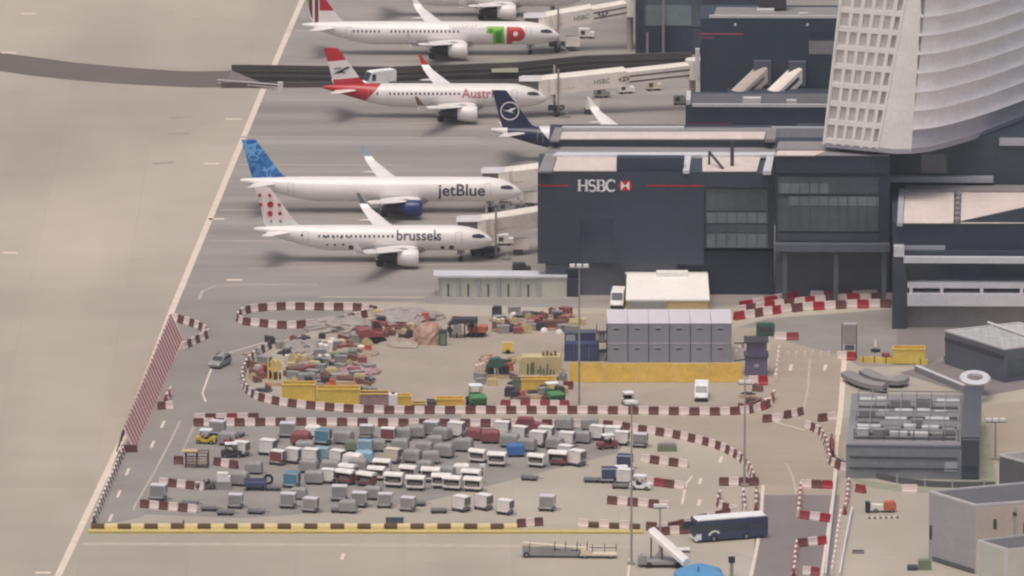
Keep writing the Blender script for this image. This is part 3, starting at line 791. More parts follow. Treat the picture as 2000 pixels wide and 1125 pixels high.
# ---------------------------------------------------------------- smaller structures
# low screen shed beside the stands
s = Front(850, 579)
ss = thing('screen_shed', 'long low grey panelled shed between the stands and the works yard', 'shed', s.pt(9, 1, 0))
zt = s.on(850, 538)[1]; ws = s.on(1108, 560)[0]; wr = s.on(1052, 540)[0]
mb = MB(); s.uvz(mb, .4, ws, .3, 3.2, 0, zt - .3); mb.build('wall', M['wall_sage'], ss)
mb = MB(); s.uvz(mb, -.3, wr, -.3, 3.6, zt - .3, zt + .05); s.uvz(mb, wr, ws, 0, 3.4, zt - .3, zt - .05); mb.build('roof', M['beam_light'], ss)
for i in range(6):
    u = .4 + i * 3.1
    mb = MB(); s.uvz(mb, u, u + .3, -.05, .25, 0, zt - .3); mb.build('post', M['beam'], ss)
    if i < 5:
        mb = MB(); s.uvz(mb, u + 1.5, u + 1.7, .1, .28, 0, 1.9); mb.build('door_gap', M['steel_dark'], ss)
mb = MB(); s.uvz(mb, s.on(1106, 550)[0] + .1, s.on(1130, 550)[0], .1, 3.2, 0, zt - .6); mb.build('gate_panel', M['navy_dark'], ss)
# white tent
tz_ = 3.1
yb_ = 628
te = thing('works_tent', 'white roofed works tent with beige walls behind the stacked grey cabins', 'tent', G(1306, yb_))
t0_ = Front(1222, yb_, yaw=0); wt = t0_.on(1386, 600)[0]; ze = t0_.on(1300, 585)[1]
dt = 10.0; zrg = 5.2
mb = MB(); t0_.uvz(mb, .2, wt - .2, .2, dt * 2 - .2, 0, ze - .05); mb.build('wall', M['tent_wall'], te)
mb = MB()
vs = [t0_.pt(0, 0, ze), t0_.pt(wt, 0, ze), t0_.pt(wt - .1, dt, zrg), t0_.pt(.3, dt, zrg), t0_.pt(wt, 2 * dt, ze), t0_.pt(0, 2 * dt, ze)]
mb.add(vs, [(0, 1, 2, 3), (3, 2, 4, 5)]); mb.add([p - Vector((0, 0, .25)) for p in vs], [(3, 2, 1, 0), (5, 4, 2, 3)])
mb.add([vs[0], vs[3], vs[5], vs[0] - Vector((0, 0, .25)), vs[3] - Vector((0, 0, .25)), vs[5] - Vector((0, 0, .25))], [(0, 1, 4, 3), (1, 2, 5, 4)])
mb.add([vs[1], vs[2], vs[4]] + [p - Vector((0, 0, .25)) for p in (vs[1], vs[2], vs[4])], [(0, 3, 4, 1), (1, 4, 5, 2)])
mb.add([vs[0], vs[1], vs[0] - Vector((0, 0, .25)), vs[1] - Vector((0, 0, .25))], [(0, 2, 3, 1)])
mb.build('roof', M['tent'], te)
mb = MB(); t0_.uvz(mb, t0_.on(1284, 540)[0], t0_.on(1346, 540)[0], dt - 1, dt + 1, zrg - .3, zrg + .45); mb.build('roof_vent', M['tent'], te)
mb = MB(); t0_.uvz(mb, .5, t0_.on(1302, 600)[0], -.3, .2, 0, ze - .3); mb.build('awning_wall', M['uld_grey'], te)
# stacked grey site cabins
cw, cdp, chh = 3.08, 9.6, 3.02
c0 = Front(1186, 708, yaw=0)
def cabin():
    t = thing('site_cabin', 'x', 'site cabin', group='stacked grey site cabins')
    mb = MB(); mb.box(.03, cw - .03, 0, cdp, 0, chh - .1); mb.build('wall', M['cabin_grey'], t)
    mb = MB(); mb.box(0, cw, -.05, cdp + .05, chh - .1, chh); mb.build('roof', M['cabin_roof'], t)
    mb = MB(); mb.box(1.0, 1.75, -.05, .1, 2.0, 2.25); mb.build('vent', M['steel_dark'], t)
    mb = MB(); mb.box(.95, 1.8, -.07, -.02, 2.26, 2.32); mb.build('vent_hood', M['beam_light'], t)
    mb = MB()
    for x in (.03, cw - .13): mb.box(x, x + .1, -.03, .05, 0, chh - .1)
    mb.build('corner_post', M['cabin_grey'], t)
    return t
ct = cabin()
ORD = ['leftmost', 'second from left', 'third from left', 'fourth from left', 'fifth from left', 'sixth from left', 'seventh from left', 'eighth from left', 'ninth from left', 'tenth from left', 'eleventh from left', 'twelfth from left', 'thirteenth from left', 'fourteenth from left']
for lev in (0, 1):
    for i in range(6):
        place(ct, c0.pt(i * (cw + .05), 0, lev * (chh + .02)), 0, 'grey site cabin, %s of the %s row behind the yellow hoarding' % (ORD[i], ('lower', 'upper')[lev]), 'stacked grey site cabins')
# yellow hoarding before the cabins
y0 = Front(1112, 747, yaw=0)
hw_ = y0.on(1450, 740)[0]; hz = y0.on(1112, 709)[1]
ho = thing('hoarding', 'long bright yellow hoarding standing before the stacked grey cabins', 'hoarding', y0.pt(12, 0, 0))
for i in range(5):
    mb = MB(); y0.uvz(mb, i * hw_ / 5 + .03, (i + 1) * hw_ / 5 - .03, -.02 * (i % 2), .12, .05, hz - .12 * (i % 2)); mb.build('panel', M['hoard'], ho)
    mb = MB(); y0.uvz(mb, i * hw_ / 5 + .1, i * hw_ / 5 + .4, .12, 1.5, 0, .9); mb.build('brace', M['steel_dark'], ho)
# ---------------------------------------------------------------- aircraft: local +x to the nose, x measured back from the nose as s
AX = 3.75
RAD = 2.0
def prof(s, L):
    nose = [(0, .06, -.55), (.25, .48, -.52), (.8, .88, -.44), (1.6, 1.25, -.33), (2.6, 1.58, -.2), (3.8, 1.82, -.09), (5.2, 1.96, -.02), (6.6, 2.0, 0)]
    tail = [(12.5, 2.0, 0), (10.5, 1.9, .1), (8.5, 1.68, .3), (6.5, 1.40, .56), (4.5, 1.06, .84), (2.5, .70, 1.1), (1.0, .44, 1.26), (.15, .27, 1.34), (0, .2, 1.35)]
    if s <= 6.6: tab = nose; t = s
    elif s >= L - 12.5: tab = tail[::-1]; t = L - s
    else: return RAD, 0.0
    for i in range(len(tab) - 1):
        a, b = tab[i], tab[i + 1]
        if a[0] <= t <= b[0]:
            k = (t - a[0]) / (b[0] - a[0])
            return a[1] + (b[1] - a[1]) * k, a[2] + (b[2] - a[2]) * k
    return tab[-1][1], tab[-1][2]
def skin(s, z, L, out=.03, side=-1):                 # point of the flank at station s and height z above the fuselage axis
    r, zc = prof(s, L)
    r += out
    dz = max(-r * .98, min(r * .98, z - zc))
    return Vector((-s, side * math.sqrt(max(r * r - dz * dz, 0)), AX + zc + dz))
def patch_mesh(polys, L, out=.03, side=-1, step=.18):
    """flat outlines in (s, z) laid on the fuselage flank"""
    bm = bmesh.new()
    for vs, fs in polys:
        bv = [bm.verts.new((p[0], 0, p[1])) for p in vs]
        for f_ in fs:
            try: bm.faces.new([bv[i] for i in f_])
            except ValueError: pass
    zs = [v.co.z for v in bm.verts]; xs = [v.co.x for v in bm.verts]
    z = min(zs) + step
    while z < max(zs):
        bmesh.ops.bisect_plane(bm, geom=bm.verts[:] + bm.edges[:] + bm.faces[:], plane_co=(0, 0, z), plane_no=(0, 0, 1)); z += step
    x = min(xs) + .5
    while x < max(xs):
        bmesh.ops.bisect_plane(bm, geom=bm.verts[:] + bm.edges[:] + bm.faces[:], plane_co=(x, 0, 0), plane_no=(1, 0, 0)); x += .5
    for v in bm.verts: v.co = skin(v.co.x, v.co.z, L, out, side)
    bmesh.ops.recalc_face_normals(bm, faces=bm.faces)
    for f_ in bm.faces:
        if f_.normal.y * side < 0: f_.normal_flip()
    return bm
def from_bm(name, bm, m, parent):
    me = bpy.data.meshes.new(name); bm.to_mesh(me); bm.free(); me.materials.append(M[m] if isinstance(m, str) else m)
    o = bpy.data.objects.new(name, me); COL.objects.link(o)
    attach(o, parent); return o
def text_poly(txt, size, bold=0.0, space=1.0):
    cu = bpy.data.curves.new('lettering', 'FONT'); cu.body = txt; cu.size = size; cu.offset = bold; cu.space_character = space; cu.resolution_u = 3
    o = bpy.data.objects.new('lettering', cu); COL.objects.link(o)
    bpy.context.view_layer.update()
    me = bpy.data.meshes.new_from_object(o.evaluated_get(bpy.context.evaluated_depsgraph_get()))
    vs = [(v.co.x, v.co.y) for v in me.vertices]; fs = [tuple(p.vertices) for p in me.polygons]
    bpy.data.objects.remove(o); bpy.data.curves.remove(cu); bpy.data.meshes.remove(me)
    return vs, fs
def disc(cx, cz, r, n=12):
    return [(cx + r * math.cos(2 * math.pi * i / n), cz + r * math.sin(2 * math.pi * i / n)) for i in range(n)], [tuple(range(n))]
def airfoil(n=9):
    up = [(i / n, .6 * (.2969 * math.sqrt(i / n) - .126 * (i / n) - .3516 * (i / n) ** 2 + .2843 * (i / n) ** 3 - .1036 * (i / n) ** 4) / .1) for i in range(n + 1)]
    return [(x, z) for x, z in up] + [(x, -z * .7) for x, z in up[-2:0:-1]]
FOIL = airfoil()
def foil_loft(secs, axis='y'):
    """secs: (span position, leading edge s, chord, other coordinate, thickness)"""
    rings = []
    for y, s, c, z, th in secs:
        if axis == 'y': rings.append([Vector((-(s + x * c), y, AX + z + t * th * c)) for x, t in FOIL])
        else: rings.append([Vector((-(s + x * c), z + t * th * c, AX + y)) for x, t in FOIL])
    return MB().loft(rings)
def fin_mat(kind):
    m = bpy.data.materials.new('fin_livery'); m.use_nodes = True
    N, L_ = m.node_tree.nodes, m.node_tree.links
    b = N['Principled BSDF']; b.inputs['Roughness'].default_value = .35
    tc = N.new('ShaderNodeTexCoord')
    sp = N.new('ShaderNodeSeparateXYZ'); L_.new(tc.outputs['Object'], sp.inputs[0])
    def ramp(src, stops, lo, hi):
        mr = N.new('ShaderNodeMapRange'); mr.inputs[1].default_value = lo; mr.inputs[2].default_value = hi
        L_.new(src, mr.inputs[0])
        cr = N.new('ShaderNodeValToRGB'); cr.color_ramp.interpolation = 'CONSTANT'
        e = cr.color_ramp.elements
        while len(e) < len(stops): e.new(.5)
        for i, (p, c) in enumerate(stops):
            e[i].position = (p - lo) / (hi - lo) if hi != lo else 0; e[i].color = tuple(lin(c)) + (1,)
        L_.new(mr.outputs[0], cr.inputs[0]); return cr.outputs[0]
    return m, N, L_, b, tc, sp, ramp
W8 = (232, 226, 222)
def make_aircraft(L, label, livery, loc, yaw, lettering=(), windows=(7.0, 28.6), group='airliners parked on the stands'):
    t = thing('airliner', label, 'airliner', group=group)
    shift = L - 37.57 if L < 40 else 4.27
    P = bpy.data.materials
    # fuselage
    st = [0, .12, .25, .5, .8, 1.2, 1.6, 2.1, 2.6, 3.2, 3.8, 4.5, 5.2, 5.9, 6.6, 10, 14, 18, 22, L - 12.5, L - 11.5, L - 10.5, L - 9.5, L - 8.5, L - 7.5, L - 6.5, L - 5.5, L - 4.5, L - 3.5, L - 2.5, L - 1.7, L - 1.0, L - .15, L]
    st = sorted(set(st))
    rings = []
    for s in st:
        r, zc = prof(s, L)
        rings.append([Vector((-s, r * math.cos(a), AX + zc + r * math.sin(a))) for a in [2 * math.pi * i / 32 for i in range(32)]])
    body_m = M['plane_white']
    if livery == 'red_tail':
        body_m = mat('aircraft_white_red_tail', W8, .3, 0, .04, .25, fine=.02)
        N, L_ = body_m.node_tree.nodes, body_m.node_tree.links
        b = N['Principled BSDF']; src = b.inputs['Base Color'].links[0].from_socket
        sp = N.new('ShaderNodeSeparateXYZ'); tc = N.new('ShaderNodeTexCoord'); L_.new(tc.outputs['Object'], sp.inputs[0])
        mm = N.new('ShaderNodeMath'); mm.operation = 'MULTIPLY'; mm.inputs[1].default_value = .95; L_.new(sp.outputs[2], mm.inputs[0])
        ad = N.new('ShaderNodeMath'); ad.operation = 'SUBTRACT'; L_.new(sp.outputs[0], ad.inputs[0]); L_.new(mm.outputs[0], ad.inputs[1])
        ls = N.new('ShaderNodeMath'); ls.operation = 'LESS_THAN'; ls.inputs[1].default_value = -L + 4.3; L_.new(ad.outputs[0], ls.inputs[0])
        mx = N.new('ShaderNodeMixRGB'); mx.inputs[2].default_value = tuple(lin((186, 40, 52))) + (1,); L_.new(src, mx.inputs[1]); L_.new(ls.outputs[0], mx.inputs[0]); L_.new(mx.outputs[0], b.inputs['Base Color'])
    if livery == 'navy_tail':
        body_m = mat('aircraft_white_navy_tail', W8, .3, 0, .04, .25, fine=.02)
        N, L_ = body_m.node_tree.nodes, body_m.node_tree.links
        b = N['Principled BSDF']; src = b.inputs['Base Color'].links[0].from_socket
        sp = N.new('ShaderNodeSeparateXYZ'); tc = N.new('ShaderNodeTexCoord'); L_.new(tc.outputs['Object'], sp.inputs[0])
        mm = N.new('ShaderNodeMath'); mm.operation = 'MULTIPLY'; mm.inputs[1].default_value = .9; L_.new(sp.outputs[2], mm.inputs[0])
        ad = N.new('ShaderNodeMath'); ad.operation = 'ADD'; L_.new(sp.outputs[0], ad.inputs[0]); L_.new(mm.outputs[0], ad.inputs[1])
        ls = N.new('ShaderNodeMath'); ls.operation = 'LESS_THAN'; ls.inputs[1].default_value = -L + 13.0; L_.new(ad.outputs[0], ls.inputs[0])
        gt = N.new('ShaderNodeMath'); gt.operation = 'GREATER_THAN'; gt.inputs[1].default_value = -L + 2.7; L_.new(sp.outputs[0], gt.inputs[0])
        m2 = N.new('ShaderNodeMath'); m2.operation = 'MULTIPLY'; L_.new(ls.outputs[0], m2.inputs[0]); L_.new(gt.outputs[0], m2.inputs[1])
        mx = N.new('ShaderNodeMixRGB'); mx.inputs[2].default_value = tuple(lin((36, 44, 78))) + (1,); L_.new(src, mx.inputs[1]); L_.new(m2.outputs[0], mx.inputs[0]); L_.new(mx.outputs[0], b.inputs['Base Color'])
    fu = MB().loft(rings).build('fuselage', body_m, t, smooth=True)
    bf = MB(); bf.loft([[Vector((-s, 1.9 * k * math.cos(a), AX - 1.15 + 1.25 * k * math.sin(a))) for a in [math.pi * 2 * i / 20 for i in range(20)]] for s, k in ((9.6 + shift, .3), (11 + shift, .85), (13 + shift, 1.06), (18 + shift, 1.06), (20.5 + shift, .8), (22 + shift, .3))])
    bf.build('belly_fairing', M['plane_grey'], t, smooth=True)
    # cockpit glazing, doors, cabin windows
    for side in (-1, 1):
        from_bm('cockpit_window', patch_mesh([([(1.15, .22), (1.5, .62), (2.2, .86), (3.2, .84), (3.3, .42), (2.0, .22)], [(0, 1, 2, 3, 4, 5)])], L, .03, side), 'window', fu)
    if windows:
        s0 = windows[0]; i = 0
        while s0 < windows[1]:
            if i % 19 not in (17, 18):
                from_bm('cabin_window', patch_mesh([([(s0, .42), (s0 + .3, .42), (s0 + .3, .82), (s0, .82)], [(0, 1, 2, 3)])], L, .025, -1, .2), 'window', fu)
            s0 += .72; i += 1
    for s0 in (4.9, L - 8.6):
        zc = prof(s0, L)[1]
        from_bm('door_outline', patch_mesh([([(s0, -.55), (s0 + .07, -.55), (s0 + .07, 1.3), (s0, 1.3)], [(0, 1, 2, 3)]), ([(s0 + .9, -.55), (s0 + .97, -.55), (s0 + .97, 1.3), (s0 + .9, 1.3)], [(0, 1, 2, 3)]), ([(s0 + .07, 1.24), (s0 + .9, 1.24), (s0 + .9, 1.3), (s0 + .07, 1.3)], [(0, 1, 2, 3)])], L, .02), 'plane_grey', fu)
    for txt, size, s_left, z, m_, bold in lettering:
        vs, fs = text_poly(txt, size, bold)
        from_bm('lettering', patch_mesh([([(s_left - x, z + y) for x, y in vs], fs)], L, .035), m_, fu)
    # fin
    fz = [(1.2, L - 9.6, 7.6, 0, .05), (1.75, L - 8.0, 6.1, 0, .07), (2.15, L - 6.9, 5.15, 0, .085), (2.8, L - 6.3, 4.75, 0, .09), (5.4, L - 4.4, 3.5, 0, .09), (7.9, L - 2.6, 2.4, 0, .09), (8.05, L - 2.3, 2.0, 0, .05)]
    m, N, L_, b, tc, sp, ramp = fin_mat(livery)
    def setc(sock): L_.new(sock, b.inputs['Base Color'])
    if livery == 'stripes':
        col = ramp(sp.outputs[0], [(-99, (120, 190, 60)), (-L + 1.15, (122, 30, 36)), (-L + 1.75, (230, 222, 218)), (-L + 2.15, (122, 30, 36)), (-L + 2.75, (230, 222, 218)), (-L + 2.98, (186, 40, 50)), (-L + 6.2, W8)], -L - 1, -L + 10)
        c2 = ramp(sp.outputs[2], [(0, W8), (AX + 3.1, (186, 40, 50)), (AX + 5.2, (186, 40, 50))], 0, 14)
        # white below the red block on the forward half
        g1 = N.new('ShaderNodeMath'); g1.operation = 'GREATER_THAN'; g1.inputs[1].default_value = -L + 2.98; L_.new(sp.outputs[0], g1.inputs[0])
        g2 = N.new('ShaderNodeMath'); g2.operation = 'LESS_THAN'; g2.inputs[1].default_value = AX + 3.9; L_.new(sp.outputs[2], g2.inputs[0])
        g3 = N.new('ShaderNodeMath'); g3.operation = 'MULTIPLY'; L_.new(g1.outputs[0], g3.inputs[0]); L_.new(g2.outputs[0], g3.inputs[1])
        mx = N.new('ShaderNodeMixRGB'); mx.inputs[2].default_value = tuple(lin(W8)) + (1,); L_.new(col, mx.inputs[1]); L_.new(g3.outputs[0], mx.inputs[0]); setc(mx.outputs[0])
    elif livery == 'red_tail':
        sh = N.new('ShaderNodeMath'); sh.operation = 'MULTIPLY_ADD'; sh.inputs[1].default_value = .10; L_.new(sp.outputs[0], sh.inputs[0]); sh.inputs[2].default_value = .10 * (L - 3)
        ad = N.new('ShaderNodeMath'); ad.operation = 'SUBTRACT'; L_.new(sp.outputs[2], ad.inputs[0]); L_.new(sh.outputs[0], ad.inputs[1])
        setc(ramp(ad.outputs[0], [(0, (190, 36, 48)), (AX + 2.75, W8), (AX + 5.9, (190, 36, 48))], 0, 14))
    elif livery == 'camouflage':
        nz = N.new('ShaderNodeTexNoise'); nz.inputs['Scale'].default_value = .2; nz.inputs['Detail'].default_value = 2.5; nz.inputs['Distortion'].default_value = 1.6; L_.new(tc.outputs['Object'], nz.inputs['Vector'])
        cr = N.new('ShaderNodeValToRGB'); cr.color_ramp.interpolation = 'CONSTANT'
        e = cr.color_ramp.elements
        for p, c in ((.0, (28, 58, 128)), (.36, (40, 92, 164)), (.44, (62, 132, 190)), (.53, (40, 104, 180)), (.6, (112, 172, 222)), (.66, (52, 112, 178))):
            el = e.new(p) if p > 0 else e[0]; el.position = p; el.color = tuple(lin(c)) + (1,)
        e.remove(e[-1])
        L_.new(nz.outputs[0], cr.inputs[0]); setc(cr.outputs[0])
    elif livery == 'navy_tail': b.inputs['Base Color'].default_value = tuple(lin((36, 44, 78))) + (1,)
    elif livery == 'dots':
        setc(ramp(sp.outputs[2], [(0, (228, 228, 224)), (AX + 2.8, (234, 216, 212))], 0, 14))
    else: b.inputs['Base Color'].default_value = tuple(lin(W8)) + (1,)
    fin = foil_loft(fz, 'z').build('vertical_tail', m, t, smooth=True)
    def findisc(name, shapes, m_, off=.30):
        bm = bmesh.new()
        for vs, fs in shapes:
            bv = [bm.verts.new((-s, -off, AX + z)) for s, z in vs]
            for f_ in fs: bm.faces.new([bv[i] for i in f_])
            back = [bm.verts.new((-s, -off + .05, AX + z)) for s, z in vs]
            n_ = len(vs)
            for i in range(n_): bm.faces.new([bv[i], back[i], back[(i + 1) % n_], bv[(i + 1) % n_]])
        bmesh.ops.recalc_face_normals(bm, faces=bm.faces)
        return from_bm(name, bm, m_, fin)
    if livery == 'dots':
        dd = []
        for s, z, r in ((L - .95, 6.8, .28), (L - 2.5, 6.8, .26), (L - 1.05, 5.3, .3), (L - 2.6, 5.35, .5), (L - 4.0, 5.3, .26), (L - 2.55, 3.85, .42), (L - 4.1, 3.9, .3)): dd.append(disc(s, z, r))
        for d_ in dd: findisc('fin_dot', [d_], 'dot_red', .24)
        for d_ in (disc(L - 2.7, 2.6, .18), disc(L - 4.2, 2.65, .2)): findisc('fin_dot', [d_], 'slate', .30)
        fd_ = [disc(s, z, r) for s, z, r in ((6.5, -1.25, .42), (7.9, -1.25, .34), (8.9, .35, .2), (22.3, -1.25, .42), (23.5, -.75, .2), (24.8, -.8, .2), (26, -.8, .18), (26.2, .5, .2), (25, .5, .2), (23.8, .45, .2), (22.6, .45, .16), (30, .7, .2), (32.5, 1.1, .16))]
        for d_ in fd_: from_bm('fuselage_dot', patch_mesh([d_], L, .03), 'text_dark', fu)
    if livery == 'red_tail':
        findisc('tail_emblem', [([(L - 1.6, 3.6), (L - 4.1, 4.9), (L - 4.6, 4.75), (L - 3.3, 4.15), (L - 3.9, 3.7), (L - 3.1, 3.85)][::-1], [(0, 1, 2, 3, 4, 5)]), ([(L - 1.9, 4.55), (L - 3.0, 4.75), (L - 3.0, 4.6), (L - 1.9, 4.4)], [(0, 1, 2, 3)])], 'black', .27)
    if livery == 'navy_tail':
        cs, cz_ = L - 3.1, 4.6
        ring = []
        for i in range(28):
            a0_, a1_ = 2 * math.pi * i / 28, 2 * math.pi * (i + 1) / 28
            ring.append(([(cs + r_ * math.cos(a_), cz_ + r_ * math.sin(a_)) for r_, a_ in ((1.55, a0_), (1.55, a1_), (1.38, a1_), (1.38, a0_))], [(0, 1, 2, 3)]))
        findisc('tail_emblem', ring + [([(cs + 1.2, cz_ + .2), (cs + .3, cz_ + .1), (cs - .2, cz_ + .45), (cs - 1.2, cz_ + .55), (cs - .25, cz_ + .0), (cs - .7, cz_ - .35), (cs + .1, cz_ - .18)], [(0, 1, 2, 3, 4, 5, 6)])], 'plane_white', .30)
    # tailplane, wings, engines, gear
    for side in (-1, 1):
        foil_loft([(side * .5, L - 6.1, 3.9, .95, .09), (side * 6.1, L - 2.75, 1.5, 1.5, .09), (side * 6.25, L - 2.4, 1.0, 1.52, .06)]).build('tailplane', M['red'] if livery == 'red_tail' and False else M['plane_white'], t, smooth=True)
        w_ = foil_loft([(side * .8, 11.2 + shift, 7.4, -1.35, .125), (side * 2.2, 11.95 + shift, 6.35, -1.25, .125), (side * 6.4, 14.1 + shift, 3.95, -.75, .115), (side * 12, 17.0 + shift, 2.65, .15, .11), (side * 16.6, 19.4 + shift, 1.6, 1.05, .10)]).build('wing', M['plane_white'], t, smooth=True)
        wc_ = {'stripes': 'plane_white', 'red_tail': 'red', 'camouflage': 'uld_sky', 'dots': 'slate', 'navy_tail': 'plane_white', 'plain': 'plane_white'}[livery]
        y_ = side
        rings = []
        for (yy, zz, ss, c_, lean) in ((16.6, 1.05, 19.4, 1.6, 0), (17.1, 1.25, 19.7, 1.45, .5), (17.45, 1.75, 20.15, 1.2, .85), (17.62, 2.4, 20.7, .85, 1), (17.8, 3.4, 21.45, .42, 1)):
            rings.append([Vector((-(ss + shift + x * c_), y_ * (yy + tt * .1 * c_ * lean), AX + zz + tt * .1 * c_ * (1 - lean))) for x, tt in FOIL])
        mb = MB(); mb.loft(rings[:3]); mb.build('winglet_root', M['plane_white'], w_, smooth=True)
        mb = MB(); mb.loft(rings[2:]); mb.build('winglet', M[wc_ if side > 0 else ('pipe_brown' if livery == 'red_tail' else 'plane_white')], w_, smooth=True)
        mb = MB()
        for ky, ln in ((4.2, 2.6), (8.2, 2.4), (12.2, 1.9)):
            k_ = (ky - 2.2) / 14.4
            mb.loft([[Vector((-(18.3 + shift + k_ * 2.9 + a_), side * ky + .18 * b_ * math.cos(q), AX - 1.45 + k_ * 2.3 + .2 * b_ * math.sin(q))) for q in [2 * math.pi * i / 8 for i in range(8)]] for a_, b_ in ((-1.6, .3), (-.6, 1), (.4, .9), (ln - .6, .15))])
        mb.build('flap_fairing', M['plane_white'], w_, smooth=True)
        ex, ez, ey = 11.6 + shift, AX - 1.95, side * 5.75
        ncl = M['nacelle_blue'] if livery == 'camouflage' else M['nacelle']
        en = MB(); en.loft([[Vector((-(ex + a_), ey + r_ * math.cos(q), ez + r_ * math.sin(q))) for q in [2 * math.pi * i / 24 for i in range(24)]] for a_, r_ in ((.9, .85), (.25, 1.0), (0, 1.12), (.08, 1.22), (.5, 1.33), (1.3, 1.38), (2.3, 1.32), (3.3, 1.12), (3.35, .95))], caps=False)
        e_ = en.build('engine', ncl, t, smooth=True)
        mb = MB(); mb.cyl((-(ex + .9), ey, ez), (-(ex + 1.0), ey, ez), .95, n=20); mb.build('fan', M['black'], e_)
        mb = MB(); mb.loft([[Vector((-(ex + a_), ey + r_ * math.cos(q), ez + r_ * math.sin(q))) for q in [2 * math.pi * i / 16 for i in range(16)]] for a_, r_ in ((2.9, 1.0), (3.5, 1.1), (4.8, .95), (5.8, .6), (6.6, .15))]); mb.build('exhaust_and_shade', M['exhaust_and_shade'], e_, smooth=True)  # real exhaust enlarged; the extra dark bulk stands in for shade behind the nacelle
        mb = MB(); mb.extr([(-(ex + .9), ez + 1.2), (-(ex + 2.4), ez + 1.55), (-(ex + 5.6), ez + 1.25), (-(ex + 4.6), ez + .6), (-(ex + 3.0), ez + .7)], 'y', ey - .2, ey + .2); mb.build('pylon', M['plane_grey'], e_)
    for gx, gy, rw in ((5.1, 0, .38), (17.75 + shift, 3.8, .58), (17.75 + shift, -3.8, .58)):
        mb = MB(); mb.cyl((-gx, gy, rw), (-gx + .1, gy * .93, AX - 1.4), .13, .17); mb.cyl((-gx - .9, gy * .9, AX - 1.4), (-gx, gy, 1.1), .07)
        lg = mb.build('landing_gear', M['steel'], t)
        for o_ in (-.42, .42) if gy else (-.26, .26):
            mb = MB(); mb.cyl((-gx, gy + o_ - .17, rw), (-gx, gy + o_ + .17, rw), rw, n=16); mb.build('wheel', M['tyre'], lg)
        mb = MB(); mb.box(-gx - .6, -gx + .7, gy * 1.02 + (.3 if gy else .34), gy * 1.02 + (.36 if gy else .4), .9 if not gy else 1.0, AX - 1.75 if not gy else AX - 1.5); mb.build('gear_door', M['plane_white'], lg)
    t.location = loc; t.rotation_euler = (0, 0, yaw)
    return t
PY = -R(.5)
def np_(px, g): return G(px, g)
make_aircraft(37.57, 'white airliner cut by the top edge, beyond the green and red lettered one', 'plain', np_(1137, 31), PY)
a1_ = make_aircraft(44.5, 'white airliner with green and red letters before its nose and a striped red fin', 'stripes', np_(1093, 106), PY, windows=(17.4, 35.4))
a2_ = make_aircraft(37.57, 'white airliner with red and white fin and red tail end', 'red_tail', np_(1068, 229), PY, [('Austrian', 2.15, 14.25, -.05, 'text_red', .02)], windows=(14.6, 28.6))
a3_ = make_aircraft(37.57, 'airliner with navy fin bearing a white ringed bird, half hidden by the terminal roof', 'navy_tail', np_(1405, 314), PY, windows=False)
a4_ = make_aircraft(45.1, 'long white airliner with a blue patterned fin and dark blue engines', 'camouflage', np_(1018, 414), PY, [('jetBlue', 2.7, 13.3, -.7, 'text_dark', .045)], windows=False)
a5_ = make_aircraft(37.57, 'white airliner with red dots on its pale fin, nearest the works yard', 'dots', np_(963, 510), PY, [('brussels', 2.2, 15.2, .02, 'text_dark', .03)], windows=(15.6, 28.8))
# green and red letter shapes on the nose of the striped-fin airliner
fu1 = [c for c in kids(a1_) if c.name.startswith('fuselage')][0]
Lq = 44.5
mw_ = a1_.matrix_basis.copy()
loc_, rot_ = a1_.location.copy(), a1_.rotation_euler.copy()
a1_.location = (0, 0, 0); a1_.rotation_euler = (0, 0, 0)
def lay(name, polys, m_, out=.035): return from_bm(name, patch_mesh(polys, Lq, out), m_, fu1)
lay('letter_shape', [([(12.5, 1.45), (9.55, 1.45), (9.55, -1.5), (11.4, -1.8), (11.6, .2), (12.7, .4)], [(0, 1, 2, 3, 4, 5)])], 'green_paint')
lay('letter_shape_dark', [([(11.2, .55), (9.9, .9), (10.1, -1.4), (10.9, -1.5)], [(0, 1, 2, 3)]), ([(12.3, 1.0), (11.6, 1.1), (11.5, .5), (12.2, .5)], [(0, 1, 2, 3)])], 'green_deep', .05)
pp = [(9.15, 1.4), (7.3, 1.4)] + [(7.3 - 1.35 * math.sin(R(a)), .12 + 1.28 * math.cos(R(a))) for a in range(15, 180, 15)] + [(8.1, -1.15), (8.3, -1.75), (9.15, -1.75)]
lay('letter_shape_red', [(pp, [tuple(range(len(pp)))])], 'red_p')
lay('letter_counter', [disc(7.6, .2, .42)], 'plane_white', .055)
vs_, fs_ = text_poly('TAPAIRPORTUGAL', .85)
lay('lettering_faint', [([(19.2 - x, .95 + y) for x, y in vs_], fs_)], 'plane_grey')
a1_.location = loc_; a1_.rotation_euler = rot_
